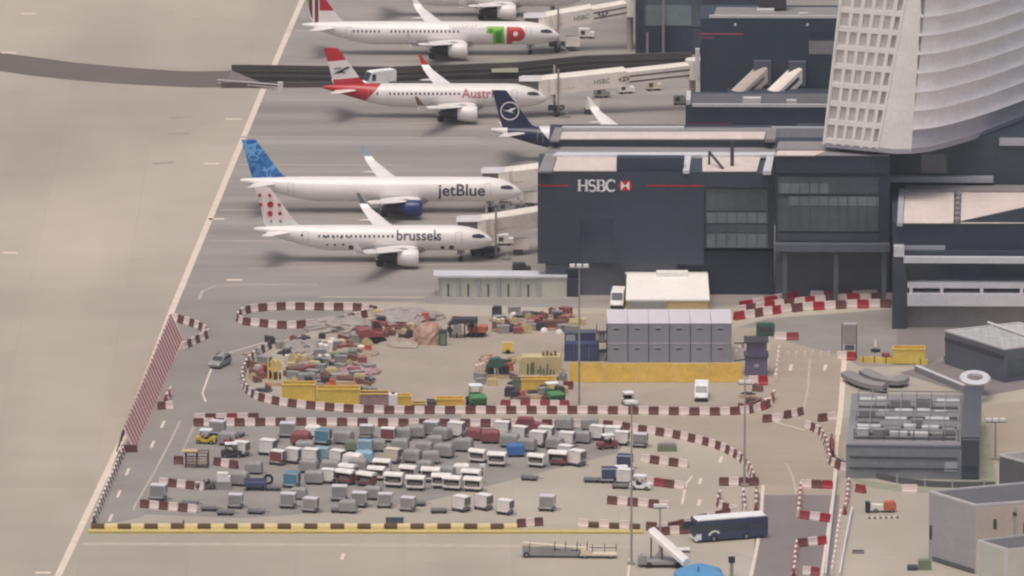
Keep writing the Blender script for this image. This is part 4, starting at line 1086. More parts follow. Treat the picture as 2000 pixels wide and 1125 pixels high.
# engine name on the blue nacelle
# ---------------------------------------------------------------- passenger boarding bridges
def bridge(label, pa, ga, pb, gb, za=3.55, zb=4.6, k=.45, col_at=.17, hood=True, letters=True):
    """pa, pb: pixel columns of the cab end and the terminal end; ga, gb: rows where their ground points fall"""
    A0, B0 = G(pa, ga), G(pb, gb)
    r = thing('boarding_bridge', label, 'boarding bridge', A0, group='boarding bridges')
    A = Vector((A0.x, A0.y, za)); B = Vector((B0.x, B0.y, zb))
    d = (B - A); L_ = d.length; dn = d.normalized(); side = Vector((dn.y, -dn.x, 0)).normalized()
    def ring(p, hw, h, z0=0): return [p + side * s_ + Vector((0, 0, z_)) for s_, z_ in ((-hw, z0), (-hw, h - .25), (-hw + .3, h), (hw - .3, h), (hw, h - .25), (hw, z0))]
    P_ = lambda t: A + d * t
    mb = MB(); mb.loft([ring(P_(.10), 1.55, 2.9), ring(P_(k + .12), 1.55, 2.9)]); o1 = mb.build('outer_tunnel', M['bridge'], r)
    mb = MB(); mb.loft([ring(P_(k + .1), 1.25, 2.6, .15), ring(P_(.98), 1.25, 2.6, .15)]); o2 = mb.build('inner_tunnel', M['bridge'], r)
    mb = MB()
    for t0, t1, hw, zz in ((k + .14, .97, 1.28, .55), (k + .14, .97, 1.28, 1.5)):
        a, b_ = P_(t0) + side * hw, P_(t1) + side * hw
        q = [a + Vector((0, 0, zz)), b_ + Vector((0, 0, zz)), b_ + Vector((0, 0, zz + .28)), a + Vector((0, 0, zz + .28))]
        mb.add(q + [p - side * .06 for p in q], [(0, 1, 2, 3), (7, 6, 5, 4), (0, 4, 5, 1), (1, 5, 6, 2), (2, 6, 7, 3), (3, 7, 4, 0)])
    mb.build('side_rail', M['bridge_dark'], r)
    mb = MB()
    for t0, t1, hw, zz, hh_ in ((.16, k * .6, 1.58, .75, .1), (.16, .165, 1.58, .75, 1.2)):
        a, b_ = P_(t0) + side * hw, P_(t1) + side * hw
        q = [a + Vector((0, 0, zz)), b_ + Vector((0, 0, zz)), b_ + Vector((0, 0, zz + hh_)), a + Vector((0, 0, zz + hh_))]
        mb.add(q + [p - side * .05 for p in q], [(0, 1, 2, 3), (7, 6, 5, 4), (0, 4, 5, 1), (1, 5, 6, 2), (2, 6, 7, 3), (3, 7, 4, 0)])
    mb.build('panel_joint', M['bridge_side'], o1)
    if letters:
        vs, fs = text_poly('HSBC', 1.15)
        base = P_(k * .62 + .10) + side * 1.6 + Vector((0, 0, .95))
        mb = MB()
        mb.add([base + dn * x + Vector((0, 0, y)) for x, y in vs], fs)
        for q in ([(4.2, .4), (4.7, .8), (4.7, 0)], [(6.2, .4), (5.7, 0), (5.7, .8)], [(4.7, .8), (5.2, .4), (5.7, .8)], [(4.7, 0), (5.7, 0), (5.2, .4)]):
            mb.add([base + dn * x + Vector((0, 0, y)) for x, y in q], [(0, 1, 2)])
        mb.build('side_lettering', M['bridge_dark'], o1)
    # cab with a soft hood at the aircraft door
    mb = MB(); n_ = 12
    for z0, z1, rr in ((-.1, 2.95, 2.0),):
        c_ = P_(.085)
        mb.prism([(c_.x + rr * math.cos(2 * math.pi * i / n_), c_.y + rr * math.sin(2 * math.pi * i / n_)) for i in range(n_)], za + z0, za + z1)
    mb.build('cab', M['bridge'], r)
    c_ = P_(.055)
    mb = MB(); mb.box(c_.x - 2.8, c_.x + .3, c_.y - 1.7, c_.y + 1.7, za - .1, za + 2.7); mb.build('bellows', M['bridge_dark'], r)
    mb = MB(); mb.loft([[Vector((c_.x + x_, c_.y + 1.95 * math.cos(q), za + 2.72 + .55 * h_ * math.sin(q))) for q in [math.pi * i / 8 for i in range(9)]] for x_, h_ in ((-3.0, .35), (-2.4, .9), (0, 1), (.8, .9))]); mb.build('hood', M['rail_white'], r)
    # lift columns and wheel bogie
    cpt = P_(col_at)
    mb = MB()
    for s_ in (-1.85, 1.85):
        p = cpt + side * s_; mb.box(p.x - .17, p.x + .17, p.y - .17, p.y + .17, .5, za + 4.6)
    mb.build('lift_column', M['mast'], r)
    mb = MB(); mb.box(cpt.x - .5, cpt.x + .5, cpt.y - 2.1, cpt.y + 2.1, .45, .95); mb.box(cpt.x - 1.4, cpt.x + 1.4, cpt.y - .9, cpt.y + .9, .9, 1.5); bo = mb.build('bogie', M['steel_dark'], r)
    for s_ in (-1.5, -.8, .8, 1.5):
        mb = MB(); mb.cyl((cpt.x - .0, cpt.y + s_ - .2, .55), (cpt.x, cpt.y + s_ + .2, .55), .55, n=14); mb.build('wheel', M['tyre'], bo)
    # fixed leg, service stair and rotunda
    p = P_(.97); mb = MB(); mb.cyl((p.x, p.y, 0), (p.x, p.y, zb), .55); mb.build('rotunda_leg', M['bridge_side'], r)
    mb = MB(); mb.cyl((p.x + .6, p.y, zb - .2), (p.x + .6, p.y, zb + 3.1), 1.8, n=14); mb.build('rotunda', M['bridge'], r)
    for t_, w_, mm in ((.38, 1.2, 'bridge'), (.36, .8, 'steel_dark')):
        p = P_(t_) + side * .4; mb = MB(); mb.box(p.x - w_, p.x + w_, p.y - .7, p.y + .7, .9 if mm == 'bridge' else .3, 2.6 if mm == 'bridge' else .9); mb.build('undercarriage_box', M[mm], r)
    mb = MB(); p = P_(.12) + side * 2.2
    for i in range(8): mb.box(p.x + i * .42, p.x + i * .42 + .4, p.y - .45, p.y + .45, za * (1 - i / 8) - .1, za * (1 - i / 8))
    mb.build('service_stair', M['steel'], r)
    return r
bridge('boarding bridge at the nose of the red finned airliner', 1030, 226, 1362, 214, 3.5, 5.6)
bridge('boarding bridge at the nose of the airliner with green and red letters', 1046, 100, 1236, 96, 3.5, 6.2, col_at=.22)
bridge('boarding bridge at the nose of the long airliner with blue fin', 966, 408, 1150, 398, 3.5, 4.6, letters=False, col_at=.62)
bridge('boarding bridge at the nose of the airliner with red dotted fin', 914, 505, 1180, 480, 3.5, 5.0, letters=False)
# ---------------------------------------------------------------- barriers
def barrier_mesh(name, m, prof_, ln=1.46):
    mb = MB()
    mb.extr(prof_, 'x', -ln / 2, ln / 2)
    for s_ in (-1, 1):                      # coupling lug at each end
        mb.box(s_ * ln / 2 - (.06 if s_ < 0 else 0), s_ * ln / 2 + (.06 if s_ > 0 else 0), -.09, .09, .25, .75)
    o = mb.build(name, M[m])
    COL.objects.unlink(o)
    return o
PB = [(-.27, 0), (.27, 0), (.27, .22), (.2, .3), (.13, .62), (.12, .97), (-.12, .97), (-.13, .62), (-.2, .3), (-.27, .22)]
PK = [(-.38, 0), (.38, 0), (.36, .55), (.22, .8), (-.22, .8), (-.36, .55)]
BAR = {k: barrier_mesh(n, m, p) for k, n, m, p in (('r', 'red_barrier', 'bar_red', PB), ('b', 'red_barrier', 'bar_brown', PB), ('w', 'white_barrier', 'bar_white', PB), ('R', 'red_barrier', 'bar_bright', PB),
                                                   ('d', 'dark_barrier', 'bar_dark', PB), ('c', 'cream_kerb_block', 'kerb_cream', PK), ('k', 'dark_kerb_block', 'kerb_dark', PK))}
CN = {'d': 'dark grey', 'r': 'red', 'b': 'faded red', 'w': 'white', 'R': 'bright red', 'c': 'cream', 'k': 'dark brown'}
def smooth_line(p, n=10):
    if len(p) < 3: return p
    out = []
    for i in range(len(p) - 1):
        a, b, c, d = p[max(i - 1, 0)], p[i], p[i + 1], p[min(i + 2, len(p) - 1)]
        for k in range(n):
            t = k / n
            out.append(.5 * ((2 * b) + (c - a) * t + (2 * a - 5 * b + 4 * c - d) * t * t + (3 * b - a - 3 * c + d) * t ** 3))
    return out + [p[-1]]
rb = random.Random(3)
def chain(pts, where, seq='rw', spacing=1.5, jit=.03, sc=1.0, off=0):
    p = smooth_line([G(x, y) for x, y in pts])
    p = [Vector((q.x, q.y, 0)) for q in p]
    acc = [0]
    for i in range(1, len(p)): acc.append(acc[-1] + (p[i] - p[i - 1]).length)
    n = max(1, round(acc[-1] / (spacing * sc)))
    stp = acc[-1] / n
    j = 0
    for i in range(n):
        def at(s_):
            k = 0
            while k < len(acc) - 2 and acc[k + 1] < s_: k += 1
            return p[k].lerp(p[k + 1], (s_ - acc[k]) / max(acc[k + 1] - acc[k], 1e-6))
        a, b = at(i * stp), at((i + 1) * stp)
        c = seq[(i + off) % len(seq)]
        if c == ' ': continue
        o = BAR[c].copy(); COL.objects.link(o)
        mid = (a + b) / 2
        o.location = mid + Vector((rb.uniform(-jit, jit), rb.uniform(-jit, jit), 0))
        dd = b - a
        o.rotation_euler = (0, 0, math.atan2(dd.y, dd.x) + rb.uniform(-jit, jit))
        o.scale = (stp / 1.52, (1.2 if c not in 'ck' else .8) * sc, 1.22 * sc if c not in 'ck' else sc)
        kind = 'kerb block' if c in 'ck' else 'barrier'
        o['label'] = '%s plastic %s %s' % (CN[c], kind, where)
        o['category'] = kind; o['group'] = '%s %ss %s' % (CN[c], kind, where)
chain([(736, 613), (700, 607), (640, 606), (560, 605), (505, 608), (480, 613), (464, 624), (476, 634), (510, 638), (560, 642), (620, 637), (680, 628), (728, 616)], 'in the long loop north of the yellow skips', 'bw')
chain([(336, 626), (372, 636), (402, 650), (404, 660), (384, 670), (356, 684)], 'in the small loop beside the striped fence', 'wb')
chain([(308, 800), (338, 798)], 'at the road edge by the striped fence foot', 'bw')
chain([(334, 770), (322, 790)], 'just above the three barriers by the striped fence', 'wr')
chain([(528, 680), (500, 697), (482, 716), (473, 742), (482, 766), (506, 782)], 'round the western curve of the works yard', 'dw', 1.35)
chain([(506, 782), (550, 792), (620, 800), (700, 806), (800, 808), (950, 808), (1100, 808), (1250, 809), (1400, 811), (1470, 806), (1500, 792)], 'along the curved southern edge of the works yard', 'bw')
chain([(1470, 806), (1500, 796), (1512, 776)], 'doubled at the eastern corner of the works yard', 'wrb')
chain([(978, 796), (1112, 797)], 'in the short second row by the green dumpers', 'rw')
chain([(1002, 760), (1120, 760)], 'in the row below the yellow sheeted stack', 'wb')
chain([(378, 832), (470, 832), (600, 831), (800, 833), (1000, 834), (1180, 836), (1250, 845), (1330, 858), (1400, 876), (1440, 896), (1462, 918), (1474, 944)], 'around the northern and eastern edge of the baggage yard', 'bw')
chain([(380, 823), (505, 822)], 'in the short double row at the baggage yard corner', 'wbwr')
chain([(178, 1036), (700, 1036), (1010, 1036)], 'on the straight yellow lined kerb', 'kc', 1.55, .03, 1.2)
chain([(1010, 1030), (1060, 1026)], 'standing on the kerb left of the tall mast', 'bw')
chain([(1130, 1029), (1250, 1034)], 'on the kerb beside the tall mast', 'wk')
chain([(1262, 1035), (1310, 1036), (1345, 1026), (1400, 1014), (1440, 1004)], 'in the bent row behind the navy bus', 'bwb')
chain([(1270, 1046), (1345, 1042)], 'in the second row left of the navy bus', 'bbw')
chain([(241, 884), (182, 1024)], 'in the straight column along the cream stand line', 'wd', 1.5, .03, .85)
chain([(340, 906), (378, 907)], 'by the beige open frame trolley', 'bw'); chain([(418, 908), (464, 916)], 'right of the beige open frame trolley', 'bwb')
chain([(312, 948), (398, 958)], 'in the five piece row left of the dark tug', 'wb'); chain([(274, 991), (386, 1002)], 'in the row at the bottom left baggage corner', 'bw')
chain([(1252, 902), (1344, 914)], 'in the upper stub row at the right of the baggage yard', 'wb'); chain([(1258, 946), (1338, 956)], 'in the middle stub row at the right of the baggage yard', 'wrbw')
chain([(1186, 984), (1308, 994)], 'in the lower stub row at the right of the baggage yard', 'bw')
chain([(1404, 948), (1482, 948)], 'in the short row at the foot of the eastern mast', 'bwb')
chain([(1408, 972), (1402, 984), (1412, 996), (1440, 1004)], 'in the hook shaped row behind the bus', 'wb')
chain([(1452, 968), (1454, 1004)], 'in the short column behind the bus', 'wb'); chain([(1478, 966), (1476, 1002)], 'in the column beside the white road line behind the bus', 'bw')
chain([(1490, 825), (1524, 823)], 'standing alone in the middle of the tan road', 'bwb'); chain([(1532, 818), (1568, 810)], 'turned across the tan road', 'bwb')
chain([(1598, 824), (1632, 820)], 'in the short row west of the long white road line', 'bw')
chain([(1574, 836), (1586, 840), (1604, 852), (1614, 872), (1618, 892), (1626, 910), (1650, 920), (1688, 928)], 'in the curve in front of the plant enclosure', 'wb')
chain([(1624, 862), (1626, 896)], 'in the column by the kerb of the plant enclosure', 'br')
chain([(1564, 956), (1560, 1010)], 'in the left upper column of the lower right road', 'wr', 1.5); chain([(1564, 952), (1626, 954)], 'in the top row of the lower right road', 'wbRw'[0:4])
chain([(1562, 1012), (1622, 1020)], 'in the second cross row of the lower right road', 'rwRw'); chain([(1558, 1068), (1614, 1062)], 'in the third cross row of the lower right road', 'bwRw')
chain([(1556, 1070), (1550, 1130)], 'in the left lower column of the lower right road', 'wr'); chain([(1568, 1122), (1600, 1124)], 'in the bottom cross row of the lower right road', 'wr')
chain([(1658, 944), (1656, 968), (1650, 1006)], 'in the right upper column of the lower right road', 'rw'); chain([(1642, 1010), (1624, 1130)], 'in the long right column of the lower right road', 'w ')
chain([(1672, 960), (1690, 964)], 'beside the orange barrier machine', 'rw')
chain([(1762, 962), (1792, 962)], 'by the kerb left of the grey hall', 'wrw')
chain([(1436, 626), (1500, 615), (1580, 606), (1660, 602), (1742, 600)], 'in the front row below the glazed block', 'Rwbw', 1.6, .15, 1.1)
chain([(1440, 614), (1500, 604), (1590, 594), (1660, 590), (1744, 588)], 'in the rear row below the glazed block', 'wbwR', 1.6, .2, 1.1)
chain([(1586, 584), (1640, 586), (1735, 580)], 'in the crooked third row below the glazed block', 'wRrw', 1.8, .3, 1.2)
chain([(1512, 664), (1560, 664)], 'in the short row at the top of the tan road', 'wrw'); chain([(1522, 690), (1514, 752)], 'in the column along the dark cabin stack', 'w ', 1.5)
chain([(1462, 752), (1500, 752)], 'at the corner of the long yellow hoarding', 'wRw', 1.6, .05, 1.2)
chain([(1636, 702), (1672, 704)], 'at the foot of the white notice board', 'wRw', 1.5, .1, 1.1)
chain([(1600, 578), (1700, 572)], 'in the short topmost row below the glazed block', 'wRRw', 1.9, .5, 1.15)
chain([(1446, 606), (1560, 586)], 'in the hindmost row behind the white tent end', 'Rw', 1.9, .2, 1.2)
for i in range(7):
    p = G(1540 + i * 16, 698)
    mb = MB(); mb.cyl((0, 0, 0), (0, 0, .85), .17, .14, 8); mb.cyl((0, 0, .85), (0, 0, .98), .17, .05, 8); o = mb.build('bollard', M['bar_white']); o.location = p
    tag(o, 'white bollard in the row across the tan road', 'bollard', 'white bollards across the road')
# the tall red and white striped blast fence
bf = thing('blast_fence', 'tall slanted blast fence in red and white diagonal stripes', 'fence', G(300, 770))
ft, fbm = [(334, 614), (243, 838)], [(356, 664), (263, 882)]
tpts = [zat(ft[i][0], ft[i][1], G(*fbm[i]).y + .4) for i in (0, 1)]
bpts = [G(*fbm[i]) for i in (0, 1)]
ns = 30
mbs = (MB(), MB())
for i in range(ns * 2):
    t0, t1 = i / (ns * 2), (i + 1) / (ns * 2)
    q = [bpts[0].lerp(bpts[1], t0), bpts[0].lerp(bpts[1], t1), tpts[0].lerp(tpts[1], t1), tpts[0].lerp(tpts[1], t0)]
    bk = [p + Vector((-.12, .0, 0)) for p in q]
    mbs[i % 2].add(q + bk, [(0, 1, 2, 3), (7, 6, 5, 4), (0, 4, 5, 1), (1, 5, 6, 2), (2, 6, 7, 3), (3, 7, 4, 0)])
M['stripe_red'] = mat('fence_stripe_red', (168, 84, 92), .6, 0, .08, .3); M['stripe_white'] = mat('fence_stripe_white', (230, 202, 196), .6, 0, .06, .3)
mbs[0].build('red_stripe', M['stripe_red'], bf); mbs[1].build('white_stripe', M['stripe_white'], bf)
mb = MB()
for i in range(24):
    t = i / 23; a, c = bpts[0].lerp(bpts[1], t) + Vector((-2.6, 0, 0)), tpts[0].lerp(tpts[1], t) + Vector((-.2, 0, -.1)); mb.cyl(a, c, .09, n=6)
mb.build('rear_strut', M['steel_dark'], bf)
mb = MB(); c = bpts[1]; mb.box(c.x - 1.9, c.x + .4, c.y - .5, c.y + .1, 0, 1.0); mb.build('end_block', M['bar_brown'], bf)

# ---------------------------------------------------------------- wheels and small vehicles (local +x is forward)
def wheels(parent, xs, half, r, w=.22, m='tyre', name='wheel'):
    for x in xs:
        for s_ in (-1, 1):
            mb = MB(); mb.cyl((x, s_ * half - s_ * w, r), (x, s_ * half, r), r, n=12); wh_ = mb.build(name, M[m], parent)
            mb = MB(); mb.cyl((x, s_ * half - s_ * .02, r), (x, s_ * (half + .015), r), r * .5, n=10); mb.build('hub', M['steel'], wh_)
def van(label, paint, L=5.2, Hh=2.3, roof=None):
    t = thing('van', label, 'van')
    W = .98
    body = [(-L / 2, .4), (L / 2 - .05, .4), (L / 2, .75), (L / 2 - .25, 1.15), (L / 2 - .75, 1.3), (L / 2 - 1.45, Hh - .1), (L / 2 - 1.9, Hh), (-L / 2 + .15, Hh), (-L / 2, Hh - .3)]
    mb = MB(); mb.extr(body, 'y', -W, W); mb.build('body', M[paint], t)
    mb = MB(); mb.extr([(L / 2 - .78, 1.36), (L / 2 - .70, 1.36), (L / 2 - 1.38, Hh - .16), (L / 2 - 1.46, Hh - .16)], 'y', -W + .12, W - .12); mb.build('windscreen', M['window'], t)
    for s_ in (-1, 1):
        mb = MB(); mb.box(L / 2 - 2.2, L / 2 - 1.45, s_ * W - .01, s_ * W + .015, 1.35, Hh - .4); mb.build('side_window', M['window'], t)
        mb = MB(); mb.box(L / 2 - .12, L / 2 + .02, s_ * .72 - .16, s_ * .72 + .16, .72, .92); mb.build('headlight', M['lamp'], t)
    mb = MB(); mb.box(L / 2 - .06, L / 2 + .08, -W + .05, W - .05, .35, .62); mb.build('bumper', M['black'], t)
    wheels(t, (L / 2 - 1.0, -L / 2 + 1.0), W, .36)
    return t
def car(label, paint):
    t = thing('car', label, 'car')
    mb = MB(); mb.extr([(-2.3, .35), (2.3, .35), (2.38, .7), (2.2, .95), (1.2, 1.08), (.5, 1.65), (-1.6, 1.72), (-2.2, 1.1), (-2.35, .8)], 'y', -.92, .92); mb.build('body', M[paint], t)
    mb = MB(); mb.extr([(1.12, 1.12), (1.24, 1.1), (.56, 1.62), (.45, 1.62)], 'y', -.8, .8); mb.build('windscreen', M['window'], t)
    mb = MB(); mb.extr([(-2.12, 1.2), (-2.26, 1.14), (-1.72, 1.66), (-1.6, 1.66)], 'y', -.78, .78); mb.build('rear_window', M['window'], t)
    for s_ in (-1, 1):
        mb = MB(); mb.extr([(.95, 1.14), (.46, 1.54), (-1.5, 1.6), (-1.85, 1.14)], 'y', s_ * .92 - .015, s_ * .92 + .015); mb.build('side_window', M['window'], t)
        mb = MB(); mb.box(2.25, 2.4, s_ * .7 - .15, s_ * .7 + .15, .68, .86); mb.build('headlight', M['lamp'], t)
    mb = MB(); mb.box(-1.5, .3, -.7, -.62, 1.72, 1.8); mb.box(-1.5, .3, .62, .7, 1.72, 1.8); mb.build('roof_rail', M['black'], t)
    wheels(t, (1.45, -1.4), .92, .36)
    return t
def put(o, px, py, rz=0.0, z=0.0, s=1.0):
    o.location = G(px, py) + Vector((0, 0, z)); o.rotation_euler = (0, 0, rz)
    if s != 1: o.scale = (s,) * 3
    return o
put(car('silver grey estate car turning on the service road', 'car_grey'), 430, 715, R(248))
put(van('white van facing the camera right of the yellow hoarding', 'car_white'), 1370, 778, R(-92))
put(van('white van parked beside the white roofed tent', 'car_white', 5.6, 2.5), 1207, 597, R(-95))
put(van('white van half hidden behind the red tailed airliner fin', 'car_white', 6.2, 2.9), 738, 170, R(-150))
put(van('white van at the foot of the glazed pier hall', 'car_white', 5.0, 2.2), 1299, 100, R(-80))
def pickup(label, paint):
    t = thing('utility_cart', label, 'utility vehicle')
    mb = MB(); mb.extr([(-1.7, .45), (1.7, .45), (1.75, .95), (.9, 1.05), (.5, 1.05), (.5, .8), (-1.7, .8)], 'y', -.7, .7); mb.build('body', M[paint], t)
    mb = MB(); mb.box(-.75, .75, -.72, .72, 1.95, 2.08); mb.build('roof', M['car_white'], t)
    mb = MB()
    for x in (-.65, .7):
        for y_ in (-.64, .64): mb.cyl((x, y_, .8), (x, y_, 1.96), .05, n=6)
    mb.build('roof_post', M['black'], t)
    mb = MB(); mb.box(-.4, .2, -.6, .6, .8, 1.05); mb.box(-.5, -.35, -.6, .6, 1.05, 1.5); mb.build('seat', M['black'], t)
    wheels(t, (1.1, -1.1), .74, .32)
    return t
put(pickup('small white roofed utility cart behind the works yard barriers', 'car_white'), 1227, 792, R(-80))
# dumper: skip in front, canopy over the driver
def dumper(label):
    t = thing('site_dumper', label, 'dumper', group='green site dumpers')
    mb = MB(); mb.extr([(.3, .95), (2.0, .9), (2.5, 1.75), (2.2, 1.85), (.1, 1.85)], 'y', -1.05, 1.05); mb.build('skip', M['tug_green'], t)
    mb = MB(); mb.box(-2.0, .4, -.7, .7, .65, 1.35); mb.extr([(-2.1, .7), (-1.2, .7), (-1.2, 1.7), (-2.0, 1.6)], 'y', -.65, .65); mb.build('body', M['tug_green'], t)
    mb = MB(); mb.box(-1.4, .2, -.85, .85, 2.75, 2.9); mb.build('canopy', M['car_white'], t)
    mb = MB()
    for x in (-1.25, .05):
        for y_ in (-.72, .72): mb.cyl((x, y_, 1.3), (x, y_, 2.76), .06, n=6)
    mb.build('canopy_post', M['tug_green'], t)
    mb = MB(); mb.box(-1.0, -.5, -.35, .35, 1.35, 1.65); mb.build('seat', M['black'], t)
    wheels(t, (1.2, -1.4), 1.1, .58, .4)
    return t
d0 = dumper('x')
place(d0, G(930, 795), R(-80), 'green site dumper with white canopy, nearer the yellow skips', 'green site dumpers', 1.12)
place(d0, G(1080, 788), R(-75), 'green site dumper with white canopy, nearer the tall mast', 'green site dumpers', 1.05)
# excavator
def excavator(label, paint, arm_up=1.0):
    t = thing('excavator', label, 'excavator')
    for s_ in (-1, 1):
        mb = MB(); mb.extr([(-1.7, .4), (-1.4, .05), (1.4, .05), (1.7, .4), (1.4, .78), (-1.4, .78)], 'y', s_ * 1.2 - .28, s_ * 1.2 + .28); mb.build('track', M['tyre'], t)
    mb = MB(); mb.box(-.9, .9, -.9, .9, .5, .95); mb.build('undercarriage', M['steel_dark'], t)
    mb = MB(); mb.extr([(-2.1, .95), (1.2, .95), (1.2, 1.35), (.3, 1.5), (-1.0, 2.1), (-2.1, 1.95)], 'y', -1.25, 1.25); mb.build('body', M[paint], t)
    cb = MB(); cb.extr([(.1, 1.2), (1.45, 1.2), (1.5, 1.9), (1.0, 2.85), (.1, 2.85)], 'y', .3, 1.25); c_ = cb.build('cab', M[paint], t)
    mb = MB(); mb.extr([(.2, 1.9), (1.35, 1.9), (.95, 2.7), (.2, 2.7)], 'y', .27, 1.28); mb.build('cab_window', M['window'], c_)
    mb = MB(); mb.extr([(.9, 1.2), (1.3, 1.2), (2.9, 3.9 * arm_up), (4.6, 4.0 * arm_up), (4.5, 4.35 * arm_up), (2.6, 4.3 * arm_up)], 'y', -.45, -.1); bm_ = mb.build('boom', M[paint], t)
    mb = MB(); mb.extr([(4.3, 4.4 * arm_up), (4.7, 4.2 * arm_up), (5.4, 1.4), (5.1, 1.3)], 'y', -.42, -.13); st_ = mb.build('stick', M[paint], bm_)
    mb = MB(); mb.extr([(5.0, 1.35), (5.6, 1.45), (5.5, .5), (4.8, .3), (4.6, .8)], 'y', -.75, .2); mb.build('bucket', M['steel_dark'], st_)
    mb = MB(); mb.cyl((1.3, -.28, 1.5), (2.7, -.28, 3.6 * arm_up), .1, n=8); mb.build('ram', M['steel'], bm_)
    return t
put(excavator('large dusty red excavator beside the soil heap', 'exc_red', .55), 728, 668, R(16), 0, 1.1)
put(excavator('orange excavator right of the dark steel trestle', 'orange', .85), 930, 656, R(170), 0, .8)
# heaps, tarps, skips, stacks
def heap(name, label, cat, px, py, rx, ry, hh, m, seed, rough=.22):
    p = G(px, py); mb = MB(); mb.blob((0, 0, -.05), rx, ry, hh, seed, n=30, k=10, rough=rough, jag=.05 if rough < .15 else .13)
    o = mb.build(name, M[m], smooth=False); o.location = p
    return tag(o, label, cat)
heap('soil_heap', 'smooth reddish brown soil heap in the works yard', 'soil heap', 838, 668, 2.4, 2.4, 3.1, 'soil', 1, .10)
heap('rubble_heap', 'long grey tarp covered spoil mound behind the red excavator', 'spoil mound', 790, 626, 5.4, 5, 1.6, 'rubble_grey', 2)
heap('rubble_heap', 'grey spoil mound left of the red excavator', 'spoil mound', 668, 642, 4.6, 4, 1.9, 'rubble_grey', 3)
heap('sand_heap', 'low pale sand spread below the red excavator', 'sand heap', 690, 690, 3.2, 4, .7, 'sand', 4)
heap('sand_heap', 'low pale sand strip beside the soil heap', 'sand heap', 782, 672, 3.2, 3, .6, 'sand', 5)
heap('rubble_heap', 'low grey rubble at the western end of the works yard', 'rubble heap', 592, 685, 3.4, 5, 1.3, 'rubble_grey', 6)
heap('debris_heap', 'pinkish debris heap above the right yellow skip', 'debris heap', 700, 728, 3.0, 4, .9, 'tarp_pink', 8)
heap('debris_heap', 'brown debris heap left of the yellow sheeted stack', 'debris heap', 958, 706, 1.8, 3, 1.0, 'soil', 9)
def skip(label, m, L, W, Hh, px, py, rz=0.0, load=None):
    t = thing('skip', label, 'skip', group=None)
    mb = MB(); th = .12
    base = .15
    mb.box(-L / 2, L / 2, -W / 2, -W / 2 + th, base, Hh); mb.box(-L / 2, L / 2, W / 2 - th, W / 2, base, Hh)
    mb.box(-L / 2, -L / 2 + th, -W / 2 + th, W / 2 - th, base, Hh); mb.box(L / 2 - th, L / 2, -W / 2 + th, W / 2 - th, base, Hh)
    mb.box(-L / 2 + th, L / 2 - th, -W / 2 + th, W / 2 - th, base, base + .2)
    mb.build('shell', M[m], t)
    mb = MB()
    n_ = max(3, int(L / 1.3))
    for i in range(n_ + 1):
        x = -L / 2 + .05 + (L - .2) * i / n_; mb.box(x, x + .12, -W / 2 - .09, -W / 2 - .004, base, Hh - .2)
    mb.build('rib', M[m], t)
    mb = MB(); mb.box(-L / 2 - .08, L / 2 + .08, -W / 2 - .1, -W / 2 + .16, Hh + .003, Hh + .16); mb.box(-L / 2 - .08, L / 2 + .08, W / 2 - .16, W / 2 + .08, Hh + .003, Hh + .16); mb.build('rim', M['hoard' if 'yellow' in label else m], t)
    mb = MB(); mb.box(-L / 2 + .3, L / 2 - .3, -W / 2 + .3, -W / 2 + .6, 0, base); mb.box(-L / 2 + .3, L / 2 - .3, W / 2 - .6, W / 2 - .3, 0, base); mb.build('runner', M['steel_dark'], t)
    if load:
        mb = MB(); mb.blob((0, 0, Hh * .55), L * .45, W * .42, Hh * .3, 5); mb.build('load', M[load], t)
    return put(t, px, py, rz)
skip('open yellow skip at the western end of the works yard', 'skip_yellow', 4.9, 2.4, 2.7, 584, 784, R(-2), 'rubble_grey')
skip('longer open yellow skip right of the western one', 'skip_yellow', 6.4, 2.4, 2.7, 661, 793, R(-1), 'soil')
skip('dusty pink sided skip right of the two yellow skips', 'tarp_pink', 4.2, 2.2, 2.3, 731, 797, 0, 'rubble_grey')
skip('small yellow skip beside the white tank', 'hoard', 2.2, 1.8, 1.9, 789, 797, 0, 'soil')
skip('low yellow tub skip left of the green dumper', 'hoard', 4.2, 1.8, 1.6, 878, 799, 0)
skip('low purple blue skip between two yellow ones', 'tarp_purple', 2.0, 1.6, 1.2, 818, 803, 0)
skip('dark flat skip beside the purple one', 'uld_dark', 1.4, 1.6, 1.3, 843, 800, 0, 'rubble_grey')
skip('yellow skip against the dark building on the right', 'skip_yellow', 4.8, 2.2, 2.3, 1775, 709, R(-2))
skip('orange brown skip under the yellow sheeted stack', 'hoard', 5.2, 2.0, 1.6, 1052, 760, 0, 'soil')
skip('olive skip left of the orange brown one', 'uld_green', 1.6, 1.8, 1.5, 1012, 760, 0)
tk = thing('water_tank', 'upright white water tank between pink and yellow skips', 'tank', G(768, 800))
mb = MB(); p = G(768, 800); mb.box(p.x - .65, p.x + .65, p.y - .6, p.y + .6, .15, 2.4); mb.build('body', M['car_white'], tk)
mb = MB(); mb.cyl((p.x, p.y, 2.4), (p.x, p.y, 2.6), .25); mb.build('cap', M['black'], tk)
mb = MB(); mb.box(p.x - .7, p.x + .7, p.y - .65, p.y + .65, 0, .15); mb.build('pallet', M['timber'], tk)
lo = thing('hoarding', 'low yellow hoarding running to the right from the white notice board', 'hoarding', G(1740, 713))
mb = MB(); a, c = G(1678, 708), G(1812, 713)
mb.add([a, c, c + Vector((0, 0, .9)), a + Vector((0, 0, .9)), a + Vector((0, .2, 0)), c + Vector((0, .2, 0)), c + Vector((0, .2, .9)), a + Vector((0, .2, .9))], [(0, 1, 2, 3), (7, 6, 5, 4), (3, 2, 6, 7), (1, 5, 6, 2), (0, 3, 7, 4)])
mb.build('panel', M['skip_yellow'], lo)
mb = MB()
for i in range(6):
    p = a.lerp(c, (i + .3) / 6); mb.box(p.x, p.x + .15, p.y - .05, p.y - .002, 0, 1.0)
